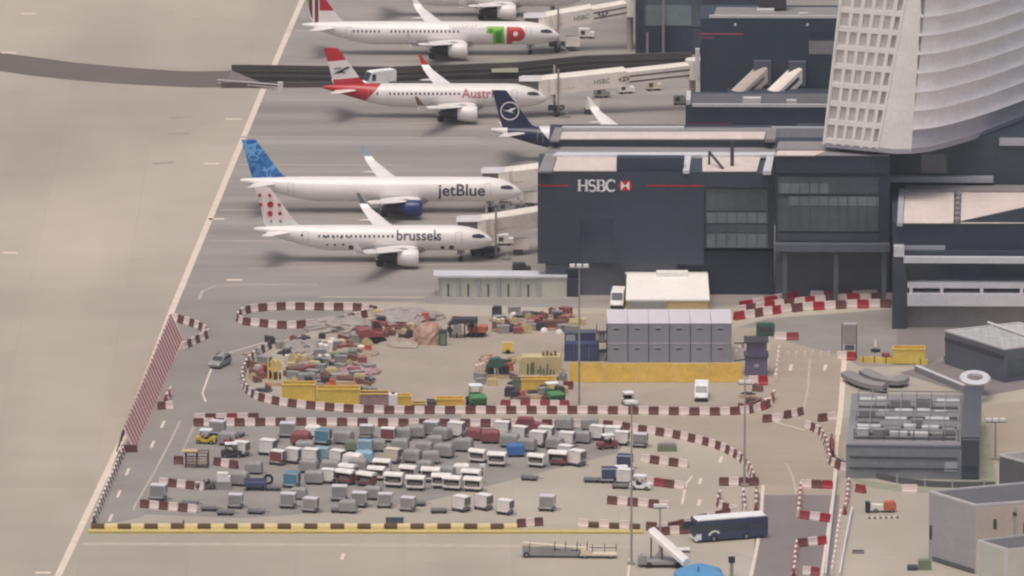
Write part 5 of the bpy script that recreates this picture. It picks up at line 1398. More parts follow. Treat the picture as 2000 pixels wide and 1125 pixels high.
mb.build('post', M['steel_dark'], lo)
# yellow sheeted stack
st_ = thing('sheeted_stack', 'stack under a pale yellow sheet with upright rods before it', 'stack', G(1050, 722))
p = G(1056, 728)
mb = MB(); mb.extr([(-3.2, 0), (3.2, 0), (3.2, 2.3), (2.9, 2.7), (-2.8, 2.6), (-3.2, 2.2)], 'y', -1.2, 1.6, M=Matrix.Translation(p)); mb.build('sheet', M['sheet_cream'], st_)
mb = MB()
rr = random.Random(5)
for i in range(9):
    x = p.x - 2.0 + i * .5 + rr.uniform(-.1, .1); mb.cyl((x, p.y - 1.6, 0), (x + rr.uniform(-.1, .1), p.y - 1.5, rr.uniform(.7, 2.0)), .1, n=6)
mb.build('rod', M['machine_green'], st_)
mb = MB()
for i in range(4): mb.box(p.x + .2 + i * .6, p.x + .6 + i * .6, p.y - .4, p.y + .4, 2.72, 3.1 + .2 * (i % 2))
mb.build('top_block', M['pipe_brown'], st_)
# blue container and the steel deck above it
bc = thing('blue_container', 'dark blue shipping container left of the stacked grey cabins', 'container', G(1134, 700))
p = G(1136, 706)
mb = MB(); mb.box(p.x - 2.6, p.x + 2.6, p.y, p.y + 2.4, .1, 2.65); mb.build('shell', M['cont_blue'], bc)
mb = MB()
for x in (-2.62, 2.5):
    mb.box(p.x + x, p.x + x + .12, p.y - .05, p.y + .07, 0, 2.7)
mb.box(p.x - 2.5, p.x + 2.5, p.y - .05, p.y + .05, 2.55, 2.7); mb.build('frame', M['uld_navy'], bc)
for x in (-1.2, 1.1):
    mb = MB(); mb.cyl((p.x + x, p.y - .06, .3), (p.x + x, p.y - .06, 2.5), .04, n=6); mb.build('lock_bar', M['steel'], bc)
p = G(1134, 690)
bc2 = thing('blue_container', 'grey blue storage box stacked behind the dark blue container', 'container', p)
mb = MB(); mb.box(p.x - 2.4, p.x + 2.3, p.y + .3, p.y + 2.6, 0, 3.0); mb.build('shell', M['uld_navy'], bc2)
mb = MB(); mb.box(p.x - 2.45, p.x + 2.35, p.y + .25, p.y + 2.65, 3.0, 3.12); mb.build('roof', M['slate'], bc2)
mb = MB(); mb.box(p.x - 2.2, p.x - .8, p.y + .2, p.y + .32, 1.5, 2.8); mb.build('hatch', M['beam'], bc2)
p = G(1176, 706)
sf = thing('stair_scaffold', 'dark scaffold stair between the blue container and the grey cabins', 'scaffold', p)
mb = MB()
for x in (-.8, .7):
    for y_ in (0, 1.6): mb.cyl((p.x + x, p.y + y_, 0), (p.x + x, p.y + y_, 5.4), .07, n=6)
mb.build('upright', M['steel_dark'], sf)
for z in (1.4, 2.9, 4.3):
    mb = MB(); mb.box(p.x - .85, p.x + .75, p.y - .05, p.y + 1.65, z, z + .12); mb.build('deck', M['steel_dark'], sf)
mb = MB(); mb.box(p.x - .6, p.x + .5, p.y + .3, p.y + .5, 2.95, 4.2); mb.box(p.x - .5, p.x + .5, p.y + .3, p.y + .5, .1, 1.3); mb.build('panel', M['uld_grey'], sf)
# dark cabin stack at the right of the grey cabins
p = G(1478, 735)
dk = thing('plant_cabin', 'tall dark stack of plant cabins with pipes right of the grey cabins', 'plant cabin', p)
mb = MB(); mb.box(p.x - 1.7, p.x + 1.6, p.y, p.y + 4, 0, 2.9); mb.box(p.x - 1.5, p.x + 1.5, p.y + .3, p.y + 3.6, 2.95, 5.2); mb.build('body', M['tarp_purple'], dk)
mb = MB()
for z in (2.9, 5.2): mb.box(p.x - 1.9, p.x + 1.8, p.y - .2, p.y + 4.2, z, z + .06)
mb.build('deck', M['steel_dark'], dk)
mb = MB()
for i in range(5): mb.box(p.x - 3.2 + i * .5, p.x - 2.9 + i * .5, p.y + 1, p.y + 2, 3.0 + .5 * (i % 3), 3.6 + .6 * (i % 3))
mb.build('white_unit', M['rail_white'], dk)
mb = MB(); mb.box(p.x - .4, p.x + .3, p.y - .06, p.y, 1.4, 1.9); mb.build('window', M['beam'], dk)
mb = MB(); mb.cyl((p.x - 3.4, p.y + .8, 2.2), (p.x - .2, p.y + .8, 2.6), .12); mb.cyl((p.x - 3.4, p.y + .8, 4.9), (p.x + .5, p.y + .8, 5.0), .12); mb.build('pipe', M['steel_dark'], dk)
p = G(1495, 655)
gs = thing('generator_set', 'dark teal generator behind the tall dark cabin stack', 'generator', p)
mb = MB(); mb.extr([(-1.4, .2), (1.4, .2), (1.4, 1.6), (1.1, 1.9), (-1.2, 1.9), (-1.4, 1.6)], 'y', -.7, .7, M=Matrix.Translation(p)); mb.build('housing', M['machine_green'], gs)
mb = MB(); mb.box(p.x - 1.0, p.x + 1.0, p.y - .75, p.y - .68, .7, 1.4); mb.build('louvre', M['steel_dark'], gs)
# dark trestle / loader in the middle, green machine
p = G(905, 660)
td = thing('steel_trestle', 'dark steel trestle with a sheeted roof behind the soil heap', 'trestle', p)
mb = MB(); mb.extr([(-2.4, 2.0), (2.2, 2.5), (2.2, 3.0), (-1.4, 3.0)], 'y', -.3, 1.6, M=Matrix.Translation(p)); mb.build('sheet_roof', M['steel_dark'], td)
mb = MB()
for x in (-2.0, -1.0, .2, 1.2, 2.0): mb.cyl((p.x + x, p.y, 0), (p.x + x, p.y, 2.4), .12, n=6)
mb.build('leg', M['steel_dark'], td)
mb = MB(); mb.box(p.x - 1.6, p.x - .2, p.y - .5, p.y - .3, .9, 2.1); mb.build('panel', M['uld_grey'], td)
p = G(865, 674)
gm = thing('portable_toilet', 'narrow dark green cabin right of the soil heap', 'portable cabin', p)
mb = MB(); mb.box(p.x - .6, p.x + .6, p.y - .6, p.y + .6, 0, 2.2); mb.build('body', M['machine_green'], gm)
mb = MB(); mb.prism([(p.x - .65, p.y - .65), (p.x + .65, p.y - .65), (p.x + .65, p.y + .65), (p.x - .65, p.y + .65)], 2.2, 2.35); mb.build('roof', M['steel_dark'], gm)
mb = MB(); mb.box(p.x - .35, p.x + .35, p.y - .64, p.y - .58, .2, 1.9); mb.build('door', M['uld_green'], gm)
p = G(965, 735)
cm = thing('drilling_rig', 'dark green drilling machine with splayed legs in the works yard', 'machine', p)
mb = MB(); mb.extr([(-1.0, 1.5), (1.3, 1.5), (1.5, 2.4), (.6, 2.9), (-.7, 2.7)], 'y', -.7, .7, M=Matrix.Translation(p)); mb.build('body', M['machine_green'], cm)
for dx, dy in ((-1.7, -.8), (-.8, .8), (.5, -.9), (1.6, -.8), (1.2, .9)):
    mb = MB(); mb.cyl((p.x + dx, p.y + dy, 0), (p.x + dx * .4, p.y + dy * .5, 2.2), .13, n=6); mb.box(p.x + dx - .25, p.x + dx + .25, p.y + dy - .25, p.y + dy + .25, 0, .12); mb.build('leg', M['steel_dark'], cm)
mb = MB(); mb.cyl((p.x + .4, p.y - .2, 1.4), (p.x + .5, p.y - .3, .1), .22, n=8); mb.build('white_hose', M['car_white'], cm)
mb = MB(); mb.box(p.x + 1.0, p.x + 2.6, p.y - .2, p.y + .2, 2.2, 2.6); mb.build('arm', M['steel_dark'], cm)
p = G(992, 690)
tw_ = thing('tower_light', 'yellow lamp trailer with a bright top beside the yellow sheeted stack', 'lamp trailer', p)
mb = MB(); mb.box(p.x - .9, p.x + .8, p.y - .5, p.y + .5, .4, 1.6); mb.build('body', M['hoard'], tw_)
mb = MB(); mb.box(p.x - .8, p.x + .7, p.y - .45, p.y + .45, 1.6, 1.75); mb.build('lid', M['sheet_cream'], tw_); wheels(tw_, (p.x,), 0, .3) if False else None
mb = MB(); mb.cyl((p.x, p.y - .6, .35), (p.x, p.y + .6, .35), .35, n=12); mb.build('wheel', M['tyre'], tw_)
# stacks of materials strewn about the works yard
def stack(kind, label, cat, px, py, size, m, rz=0.0, seed=0):
    rr = random.Random(seed + int(px)); t = thing(kind, label, cat, G(px, py), rz)
    t.location = (0, 0, 0); t.rotation_euler = (0, 0, 0)
    L, W, Hh = size
    if kind == 'pipe_bundle':
        n_ = max(2, int(W / .3))
        mb = MB()
        for k in range(2):
            for i in range(n_ - k): mb.cyl((-L / 2 + rr.uniform(-.2, .2), -W / 2 + .3 * i + .15 * k, .3 + .27 * k), (L / 2 + rr.uniform(-.2, .2), -W / 2 + .3 * i + .15 * k, .3 + .27 * k), .15, n=8)
        mb.build('pipe', M[m], t)
        mb = MB(); mb.box(-L * .3 - .1, -L * .3 + .1, -W / 2, W / 2, 0, .14); mb.box(L * .3 - .1, L * .3 + .1, -W / 2, W / 2, 0, .14); mb.build('bearer', M['timber'], t)
    elif kind == 'timber_stack':
        mb = MB(); k = int(Hh / .28)
        for j in range(k):
            for i in range(int(W / .35)): mb.box(-L / 2 + rr.uniform(-.25, .25), L / 2 + rr.uniform(-.25, .25), -W / 2 + .35 * i, -W / 2 + .35 * i + .3, .12 + .28 * j, .12 + .28 * j + .24)
        mb.build('plank', M[m], t)
        mb = MB(); mb.box(-L * .3 - .1, -L * .3 + .1, -W / 2, W / 2, 0, .11); mb.box(L * .3 - .1, L * .3 + .1, -W / 2, W / 2, 0, .11); mb.build('bearer', M['pipe_brown'], t)
    else:
        mb = MB()
        for i in range(3):
            x = -L / 2 + L * i / 3; hh_ = Hh * rr.uniform(.55, 1); mb.box(x + .04, x + L / 3 - .04, -W / 2 + rr.uniform(0, .2), W / 2, .15, hh_)
        mb.build('crate', M[m], t)
        mb = MB(); mb.box(-L / 2, L / 2, -W / 2, W / 2, 0, .12); mb.build('pallet', M['timber'], t)
    t.location = G(px, py); t.rotation_euler = (0, 0, rz)
    return t
for a in [('timber_stack', 'brown timber stack above the left yellow skip', 'timber stack', 578, 732, (2.6, 1.8, 1.2), 'pipe_brown', .2),
          ('timber_stack', 'long pale timber stack left of the red excavator', 'timber stack', 668, 668, (6.0, 1.2, .5), 'timber', .12),
          ('timber_stack', 'pale timber stack above the yellow skips, nearest the pallets', 'timber stack', 646, 672, (4.2, 1.4, .6), 'uld_cream', .1),
          ('pallet_stack', 'white wrapped pallets in the middle of the strewn materials', 'pallet', 636, 688, (2.2, 1.6, 2.1), 'uld_white', .1),
          ('pallet_stack', 'smaller white wrapped pallet below the larger one', 'pallet', 632, 704, (1.6, 1.3, 1.2), 'uld_white', .3),
          ('pallet_stack', 'yellowish pallets left of the white wrapped ones', 'pallet', 580, 704, (3.2, 1.4, 1.0), 'sheet_cream', -.1),
          ('pallet_stack', 'white boxed pallet behind the left yellow skip', 'pallet', 565, 708, (1.2, 1.2, 1.2), 'uld_white', .2),
          ('pallet_stack', 'dark boxed pallet behind the left yellow skip', 'pallet', 586, 724, (1.6, 1.2, .9), 'uld_dark', .4),
          ('pipe_bundle', 'grey pipe bundle behind the right yellow skip', 'pipe bundle', 640, 738, (6.0, 1.6, .6), 'uld_grey', .05),
          ('pipe_bundle', 'brown pipe bundle right of the grey one', 'pipe bundle', 684, 742, (4.0, 1.2, .6), 'pipe_brown', -.15),
          ('pallet_stack', 'grey tarped pallets above the right yellow skip', 'pallet', 598, 742, (2.6, 1.8, 1.1), 'uld_grey', .2),
          ('pallet_stack', 'dark green netted pallets in the strewn materials', 'pallet', 672, 700, (4.0, 1.4, 1.5), 'uld_green', .1),
          ('pallet_stack', 'dark crates by the northern gap of the western curve', 'pallet', 527, 672, (1.5, 1.4, 1.3), 'steel_dark', .2),
          ('pallet_stack', 'grey crates in the western curve', 'pallet', 556, 680, (2.6, 1.6, 1.2), 'uld_grey', -.2),
          ('pallet_stack', 'white valve parts beside the yellow posts', 'pallet', 508, 726, (1.4, 1.2, 1.3), 'plant_metal', .5),
          ('pallet_stack', 'dark pump unit beside the yellow posts', 'pump', 523, 738, (1.0, 1.4, 1.8), 'steel_dark', .2),
          ('pallet_stack', 'small white pallet right of the pipe bundles', 'pallet', 706, 742, (1.4, 1.0, .7), 'uld_white', .0),
          ('pallet_stack', 'small dark pallet right of the pipe bundles', 'pallet', 724, 745, (1.4, 1.0, .8), 'uld_dark', .3),
          ('pallet_stack', 'grey boxes above the pink sided skip', 'pallet', 722, 764, (2.2, 1.2, .9), 'uld_grey', .1),
          ('timber_stack', 'brown trench sheets left of the blue container', 'timber stack', 1085, 640, (3.6, 1.4, 1.4), 'pipe_brown', .0),
          ('pallet_stack', 'mauve crates behind the orange excavator', 'pallet', 1020, 640, (3.8, 1.4, 1.2), 'tarp_pink', .1),
          ('pallet_stack', 'dark square crate behind the orange excavator', 'pallet', 995, 646, (1.4, 1.2, 1.4), 'steel_dark', .0),
          ('pallet_stack', 'yellow crates above the blue container', 'pallet', 1128, 634, (2.6, 1.4, 1.6), 'sheet_cream', .1),
          ('pallet_stack', 'pale boxes right of the orange excavator', 'pallet', 974, 640, (1.8, 1.2, 1.6), 'uld_cream', .1),
          ('pallet_stack', 'grey sheeted pallets below the red excavator arm', 'pallet', 815, 645, (3.0, 1.4, 1.2), 'rubble_grey', .2),
          ('pallet_stack', 'light crates left of the drilling machine', 'pallet', 938, 725, (1.6, 1.4, 1.3), 'uld_cream', .2),
          ('pallet_stack', 'dark rubble crates below the orange brown skip', 'pallet', 1018, 790, (2.6, 1.4, 1.3), 'pipe_brown', .2),
          ('timber_stack', 'brown planks at the eastern corner of the works yard', 'timber stack', 1474, 796, (3.4, 1.2, 1.2), 'pipe_brown', 1.2),
          ('pallet_stack', 'reddish crates at the eastern corner of the works yard', 'pallet', 1456, 800, (2.0, 1.2, 1.4), 'exc_red', .4),
          ('pallet_stack', 'grey shipping pallet left of the long yellow hoarding', 'pallet', 1100, 748, (1.2, 1.2, 1.7), 'uld_grey', .1)]:
    stack(*a)
p = G(537, 742); yp = thing('yellow_post_frame', 'yellow posts standing left of the left yellow skip', 'frame', p)
mb = MB()
for x in (-1.0, -.3, .5): mb.cyl((p.x + x, p.y, 0), (p.x + x, p.y, 3.2), .13, n=8)
mb.build('post', M['hoard'], yp)
mb = MB(); mb.box(p.x - 1.1, p.x + .6, p.y - .1, p.y + .1, 1.6, 1.8); mb.build('crossbar', M['hoard'], yp)
# ---------------------------------------------------------------- baggage yard
def dolly():
    t = thing('baggage_dolly', 'x', 'dolly', group='flat baggage dollies')
    mb = MB(); mb.box(-1.15, 1.15, -.78, .78, .36, .5); mb.build('deck', M['uld_dark'], t)
    mb = MB()
    for x in (-1.12, 1.02): mb.box(x, x + .1, -.8, .8, .5, .6)
    mb.build('stop', M['steel'], t)
    mb = MB(); mb.cyl((1.15, 0, .4), (2.0, 0, .3), .05, n=6); mb.build('drawbar', M['steel_dark'], t)
    for x in (-.8, .8):
        for s_ in (-1, 1):
            mb = MB(); mb.cyl((x, s_ * .75 - s_ * .16, .2), (x, s_ * .75, .2), .2, n=10); mb.build('wheel', M['tyre'], t)
    return t
def uld(m):
    t = thing('cargo_container', 'x', 'cargo container', group='cargo containers on dollies')
    mb = MB(); mb.extr([(-.98, 0), (.78, 0), (1.16, .45), (1.16, 1.66), (-.98, 1.66)], 'y', -.76, .76); mb.build('shell', M[m], t)
    mb = MB(); mb.box(-.88, .9, -.79, -.755, .5, 1.5); mb.build('curtain', M['uld_grey' if m in ('uld_grey', 'uld_dark') else m], t)
    mb = MB(); mb.box(-1.0, 1.18, -.8, -.72, 1.56, 1.69); mb.box(-1.0, -.92, -.8, -.72, .02, 1.56); mb.box(1.09, 1.18, -.8, -.72, .45, 1.56); mb.box(-1.0, .78, -.8, -.72, .0, .1); mb.build('frame', M['plant_metal'], t)
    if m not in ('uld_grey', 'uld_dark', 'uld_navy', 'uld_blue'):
        mb = MB(); mb.box(1.155, 1.185, -.70, .72, .5, 1.55); mb.build('end_panel', M['rubble_grey' if m == 'uld_sky' else 'uld_dark'], t)  # one end of the container darker than the rest of its shell
    mb = MB(); mb.box(-.96, 1.14, -.74, .74, 1.665, 1.70); mb.build('roof', M['cabin_roof' if m in ('uld_grey', 'uld_dark', 'uld_green') else ('uld_cream' if m == 'uld_cream' else 'uld_white' if m in ('uld_white', 'uld_red') else m)], t)
    return t
def cart(m):
    t = thing('baggage_cart', 'x', 'baggage cart', group='canopied baggage carts')
    mb = MB(); mb.box(-1.2, 1.2, -.76, .76, .4, .52); mb.build('bed', M['uld_dark'], t)
    for s_ in (-1, 1):
        mb = MB(); mb.box(s_ * 1.2 - .05, s_ * 1.2 + .05, -.76, .76, .52, 1.78); mb.build('end_wall', M[m], t)
    mb = MB(); mb.loft([[Vector((x, .90 * math.cos(q), 1.72 + .42 * math.sin(q) ** .8)) for q in [math.pi * i / 8 for i in range(9)]] for x in (-1.34, -1.2, 1.2, 1.34)]); mb.build('roof', M['uld_white'], t)
    mb = MB(); mb.extr([(-1.15, .52), (1.15, .52), (1.15, .9), (.6, .78), (-.6, .78), (-1.15, .9)], 'y', -.8, -.74); mb.build('side_lip', M['uld_white' if m != 'uld_red' else m], t)
    mb = MB(); mb.box(-1.12, 1.12, .60, .72, .55, 1.72); mb.build('curtain', M['uld_grey' if m != 'uld_red' else 'uld_red'], t)
    mb = MB(); mb.box(-.9, .8, -.5, .5, .53, 1.15); mb.build('load', M['rubble_grey'], t)
    mb = MB(); mb.cyl((1.2, 0, .42), (2.0, 0, .3), .05, n=6); mb.build('drawbar', M['steel_dark'], t)
    for x in (-.8, .8):
        for s_ in (-1, 1):
            mb = MB(); mb.cyl((x, s_ * .74 - s_ * .16, .22), (x, s_ * .74, .22), .22, n=10); mb.build('wheel', M['tyre'], t)
    return t
def covered(m):
    t = thing('covered_trolley', 'x', 'covered trolley', group='tarp covered trolleys')
    rr = random.Random(len(m) * 7)
    mb = MB(); rings = []
    for x, k in ((-1.3, .55), (-1.22, .86), (-.7, 1.0), (-.1, .95), (.5, 1.03), (1.15, .9), (1.28, .6)):
        rings.append([Vector((x + rr.uniform(-.04, .04), .86 * (abs(math.cos(q)) ** .38) * (1 if math.cos(q) > 0 else -1) * (.9 + .1 * k), .42 + 1.55 * k * max(0, math.sin(q)) ** .34 + rr.uniform(-.03, .03))) for q in [math.pi * i / 12 for i in range(13)]])
    mb.loft(rings); mb.build('tarp', M[m], t, smooth=True)
    mb = MB(); mb.box(-1.22, 1.22, -.76, .76, .32, .44); mb.build('bed', M['uld_dark'], t)
    mb = MB(); mb.cyl((1.2, 0, .38), (2.0, 0, .3), .05, n=6); mb.build('drawbar', M['steel_dark'], t)
    for x in (-.8, .8):
        for s_ in (-1, 1):
            mb = MB(); mb.cyl((x, s_ * .74 - s_ * .16, .2), (x, s_ * .74, .2), .2, n=10); mb.build('wheel', M['tyre'], t)
    return t
def tug(m, canopy):
    t = thing('baggage_tug', 'x', 'baggage tug')
    mb = MB(); mb.extr([(-1.5, .35), (1.5, .35), (1.5, .95), (.5, 1.1), (.35, .75), (-.5, .75), (-.6, 1.1), (-1.5, 1.05)], 'y', -.66, .66); mb.build('body', M[m], t)
    mb = MB(); mb.box(-.45, .05, -.55, .55, .75, 1.0); mb.box(-.58, -.45, -.55, .55, .75, 1.4); mb.build('seat', M['black'], t)
    mb = MB(); mb.cyl((.42, .25, .95), (.2, .25, 1.3), .04, n=6); mb.cyl((.16, .25, 1.3), (.22, .25, 1.32), .2, n=10); mb.build('steering_wheel', M['black'], t)
    if canopy:
        mb = MB(); mb.box(-.95, .85, -.72, .72, 2.0, 2.12); mb.build('canopy', M['car_white'], t)
        mb = MB()
        for x in (-.85, .7):
            for y_ in (-.6, .6): mb.cyl((x, y_, 1.0), (x, y_, 2.0), .05, n=6)
        mb.build('canopy_post', M['black'], t)
    wheels(t, (.95, -.95), .7, .32)
    return t
HIDE = Vector((0, 0, 0))
DOL = dolly()
ULD, CART, COV = {}, {}, {}
ROWS = [(0, 878, 'back baggage row'), (878, 916, 'second baggage row'), (916, 966, 'third baggage row'), (966, 1100, 'front baggage row by kerb')]
def row_of(y):
    for a, b_, n_ in ROWS:
        if a <= y < b_: return n_
CNAME = {'uld_white': 'white', 'uld_grey': 'grey', 'uld_dark': 'dark grey', 'uld_red': 'red', 'uld_blue': 'bright blue', 'uld_sky': 'pale blue', 'uld_teal': 'teal', 'uld_cream': 'cream', 'uld_navy': 'navy', 'uld_green': 'dull green'}
U, C_, D_, T_ = 'u', 'c', 'd', 't'
ITEMS = [  # kind, colour, px, py of the ground below its front, yaw in degrees
 (U, 'uld_grey', 424, 853, -12), (U, 'uld_grey', 560, 857, -8), (T_, 'uld_red', 588, 872, -10), (U, 'uld_white', 470, 893, -14), (U, 'uld_white', 522, 891, -14), (U, 'uld_red', 542, 910, -15),
 (U, 'uld_white', 572, 907, -14), (U, 'uld_white', 606, 909, -15), (U, 'uld_sky', 628, 905, -15), (T_, 'uld_grey', 467, 951, -8), (U, 'uld_teal', 569, 955, -16), (U, 'uld_grey', 308, 980, -10), (U, 'uld_grey', 459, 995, -10),
 (U, 'uld_grey', 562, 995, -8), (U, 'uld_grey', 606, 1003, -8), (U, 'uld_grey', 662, 981, -8), (U, 'uld_grey', 701, 993, -8), (U, 'uld_grey', 751, 994, -8), (U, 'uld_grey', 796, 1001, -8),
 (C_, 'uld_red', 680, 936, -14), (C_, 'uld_red', 676, 948, -14), (C_, 'uld_red', 716, 952, -14), (C_, 'uld_white', 736, 940, -14), (C_, 'uld_white', 747, 926, -12), (C_, 'uld_white', 770, 954, -14), (C_, 'uld_white', 812, 960, -14),
 (C_, 'uld_white', 798, 938, -14), (C_, 'uld_white', 842, 944, -14), (C_, 'uld_white', 862, 956, -10), (C_, 'uld_white', 884, 960, -10), (C_, 'uld_white', 921, 948, -14), (C_, 'uld_white', 925, 962, -14),
 (C_, 'uld_white', 934, 906, -14), (C_, 'uld_white', 971, 913, -14), (C_, 'uld_white', 1049, 915, -14), (C_, 'uld_red', 1091, 911, -14), (U, 'uld_white', 1104, 900, -14), (U, 'uld_white', 1126, 912, -20),
 (T_, 'uld_grey', 806, 906, -8), (T_, 'uld_grey', 830, 890, -8), (T_, 'uld_grey', 842, 908, -8), (T_, 'uld_grey', 868, 896, -8), (T_, 'uld_grey', 850, 876, -8), (U, 'uld_white', 658, 909, -18), (U, 'uld_cream', 766, 907, -14),
 (U, 'uld_sky', 712, 890, -4), (T_, 'uld_sky', 711, 909, -10), (T_, 'uld_grey', 672, 870, -10), (U, 'uld_teal', 630, 871, -10), (U, 'uld_dark', 715, 860, -6), (U, 'uld_red', 757, 866, -6),
 (T_, 'uld_grey', 812, 858, -8), (U, 'uld_grey', 842, 854, -8), (T_, 'uld_grey', 864, 862, -14), (U, 'uld_white', 890, 857, -6), (T_, 'uld_red', 926, 862, -6), (T_, 'uld_red', 958, 868, -10), (U, 'uld_white', 980, 855, -14),
 (U, 'uld_white', 1015, 862, -14), (U, 'uld_white', 1050, 875, -16), (U, 'uld_white', 1066, 864, -16), (U, 'uld_white', 1106, 876, -14), (T_, 'uld_blue', 1007, 894, -4), (T_, 'uld_grey', 1102, 842, -8), (T_, 'uld_grey', 1152, 842, -8),
 (U, 'uld_white', 1166, 862, -14), (T_, 'uld_grey', 1138, 868, -8), (U, 'uld_white', 1196, 866, -14), (U, 'uld_white', 1214, 872, -14), (U, 'uld_dark', 1250, 876, -4), (U, 'uld_navy', 1219, 920, -4), (U, 'uld_navy', 1188, 945, -4), (U, 'uld_white', 1220, 948, -2),
 (T_, 'uld_grey', 446, 872, -8), (T_, 'uld_white', 612, 856, -8), (T_, 'uld_grey', 596, 890, -10), (T_, 'uld_green', 690, 884, -6), (T_, 'uld_grey', 738, 884, -8), (T_, 'uld_grey', 786, 862, -10), (T_, 'uld_grey', 782, 884, -8), (T_, 'uld_grey', 906, 884, -6), (T_, 'uld_grey', 996, 876, -8), (T_, 'uld_grey', 1030, 884, -8), (T_, 'uld_grey', 1084, 880, -10), (T_, 'uld_grey', 646, 928, -8), (T_, 'uld_grey', 700, 925, -8), (T_, 'uld_grey', 604, 926, -8), (T_, 'uld_grey', 496, 928, -10), (T_, 'uld_grey', 830, 926, -8), (T_, 'uld_grey', 872, 938, -8), (T_, 'uld_grey', 728, 978, -6), (T_, 'uld_grey', 584, 978, -8), (T_, 'uld_grey', 680, 1004, -8), (T_, 'uld_white', 902, 932, -12), (T_, 'uld_white', 690, 915, -12),
 (U, 'uld_white', 900, 1001, -22), (U, 'uld_white', 944, 998, -22), (U, 'uld_white', 986, 1007, -22), (U, 'uld_grey', 1068, 1000, -6), (U, 'uld_white', 640, 946, -6), (T_, 'uld_grey', 614, 948, -6),
 (D_, '', 428, 864, -6), (D_, '', 461, 855, -8), (D_, '', 528, 868, -6), (D_, '', 890, 876, -8), (D_, '', 532, 960, -6), (D_, '', 500, 958, -4), (D_, '', 370, 990, -8), (D_, '', 408, 1000, -8), (D_, '', 440, 1008, -4), (D_, '', 500, 1006, -4),
 (D_, '', 662, 1003, -6), (D_, '', 1034, 940, -6), (D_, '', 1156, 944, -6), (D_, '', 1212, 956, -6), (D_, '', 857, 1004, -4), (D_, '', 815, 990, -6)]
by = {}
for it in ITEMS: by.setdefault((it[0], it[1], row_of(it[3])), []).append(it)
for k_ in by: by[k_].sort(key=lambda i: (i[2], i[3]))
def ordn(it):
    l = by[(it[0], it[1], row_of(it[3]))]
    if len(l) == 1: return 'the only one'
    i = l.index(it)
    return 'rightmost' if i == len(l) - 1 else ORD[i] if i < len(ORD) else '%s from right' % ['rightmost', 'second', 'third', 'fourth', 'fifth', 'sixth'][len(l) - 1 - i]
rj = random.Random(11)
def jit_(): return R(rj.uniform(-11, 11))
for it in sorted(ITEMS, key=lambda i: i[3]):
    k_, c, px, py, yw = it
    p = G(px, py) + Vector((0, .9, 0)); rz = R(yw * 1.45) + jit_(); rw = row_of(py)
    if k_ == U:
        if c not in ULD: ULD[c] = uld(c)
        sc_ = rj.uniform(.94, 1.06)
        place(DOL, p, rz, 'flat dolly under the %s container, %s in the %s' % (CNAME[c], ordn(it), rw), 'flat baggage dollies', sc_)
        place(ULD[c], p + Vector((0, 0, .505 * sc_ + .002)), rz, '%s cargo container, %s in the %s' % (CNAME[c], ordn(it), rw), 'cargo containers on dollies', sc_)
    elif k_ == C_:
        if c not in CART: CART[c] = cart(c)
        place(CART[c], p, rz, '%s walled baggage cart with white roof, %s in the %s' % (CNAME[c], ordn(it), rw), 'canopied baggage carts', rj.uniform(.94, 1.04))
    elif k_ == T_:
        if c not in COV: COV[c] = covered(c)
        place(COV[c], p, rz, '%s tarp covered trolley, %s in the %s' % (CNAME[c], ordn(it), rw), 'tarp covered trolleys', rj.uniform(.88, 1.08))
    else:
        place(DOL, p, rz, 'empty flat dolly, %s in the %s' % (ordn(it), rw), 'flat baggage dollies')
TUG = {}
for m, cn, px, py, rz, lab in (('tug_yellow', True, 402, 866, R(170), 'yellow baggage tug with a white canopy at the baggage yard corner'), ('tug_red', False, 459, 872, R(-20), 'red baggage tug without canopy near the yellow tug'),
                               ('uld_dark', False, 401, 955, R(190), 'dark baggage tug at the end of the third row'), ('uld_red', True, 1186, 876, R(-160), 'dark red baggage tug between white containers in the back row'),
                               ('car_white', True, 1251, 956, R(-10), 'white baggage tug beside the middle stub row of barriers'), ('uld_navy', True, 1214, 938, R(10), 'navy baggage tug behind the navy containers'),
                               ('steel_dark', True, 452, 893, R(5), 'grey baggage tug left of the white containers in the second row')):
    t = tug(m, cn); t['label'] = lab; put(t, px, py, rz)
# red tarped load, white crates, navy platform, green crate, open frame trolley, teal crate
def boxlot(name, label, cat, px, py, parts, rz=0.0):
    t = thing(name, label, cat, (0, 0, 0))
    for nm, m, bx in parts:
        mb = MB()
        for b_ in bx: mb.box(*b_)
        mb.build(nm, M[m], t)
    return put(t, px, py, rz)
t = thing('tarped_load', 'large dark red tarped load behind the white containers in the back row', 'tarped load', (0, 0, 0))
mb = MB(); mb.extr([(-1.6, .5), (3.0, .5), (3.0, 1.3), (1.2, 1.5), (.9, 2.2), (-1.2, 2.25), (-1.6, 1.4)], 'y', -.9, .9); mb.build('tarp', M['uld_red'], t)
mb = MB(); mb.box(-1.7, 3.1, -.85, .85, .32, .5); mb.build('trailer_bed', M['uld_dark'], t)
wheels(t, (-1.0, 2.3), .85, .3); put(t, 1028, 845, R(-6))
boxlot('white_crate', 'two white crates stacked on a grey base in the third row', 'crate', 437, 955, [('base', 'uld_grey', [(-1.1, 1.1, -.7, .7, 0, 1.2)]), ('crate', 'car_white', [(-.9, .9, -.6, .6, 1.2, 1.9)]), ('lid', 'uld_white', [(-.95, .6, -.6, .6, 1.9, 2.4)])])
boxlot('loading_platform', 'low navy loading platform in the third row', 'loading platform', 498, 957, [('deck', 'uld_navy', [(-1.6, 1.7, -.8, .8, .62, 1.2)]), ('rail', 'tarp_purple', [(-1.6, 1.7, .7, .8, 1.2, 1.6)]), ('wheel_block', 'tyre', [(-1.2, -.8, -.7, .7, 0.02, .62), (.9, 1.3, -.7, .7, 0.02, .62)])])
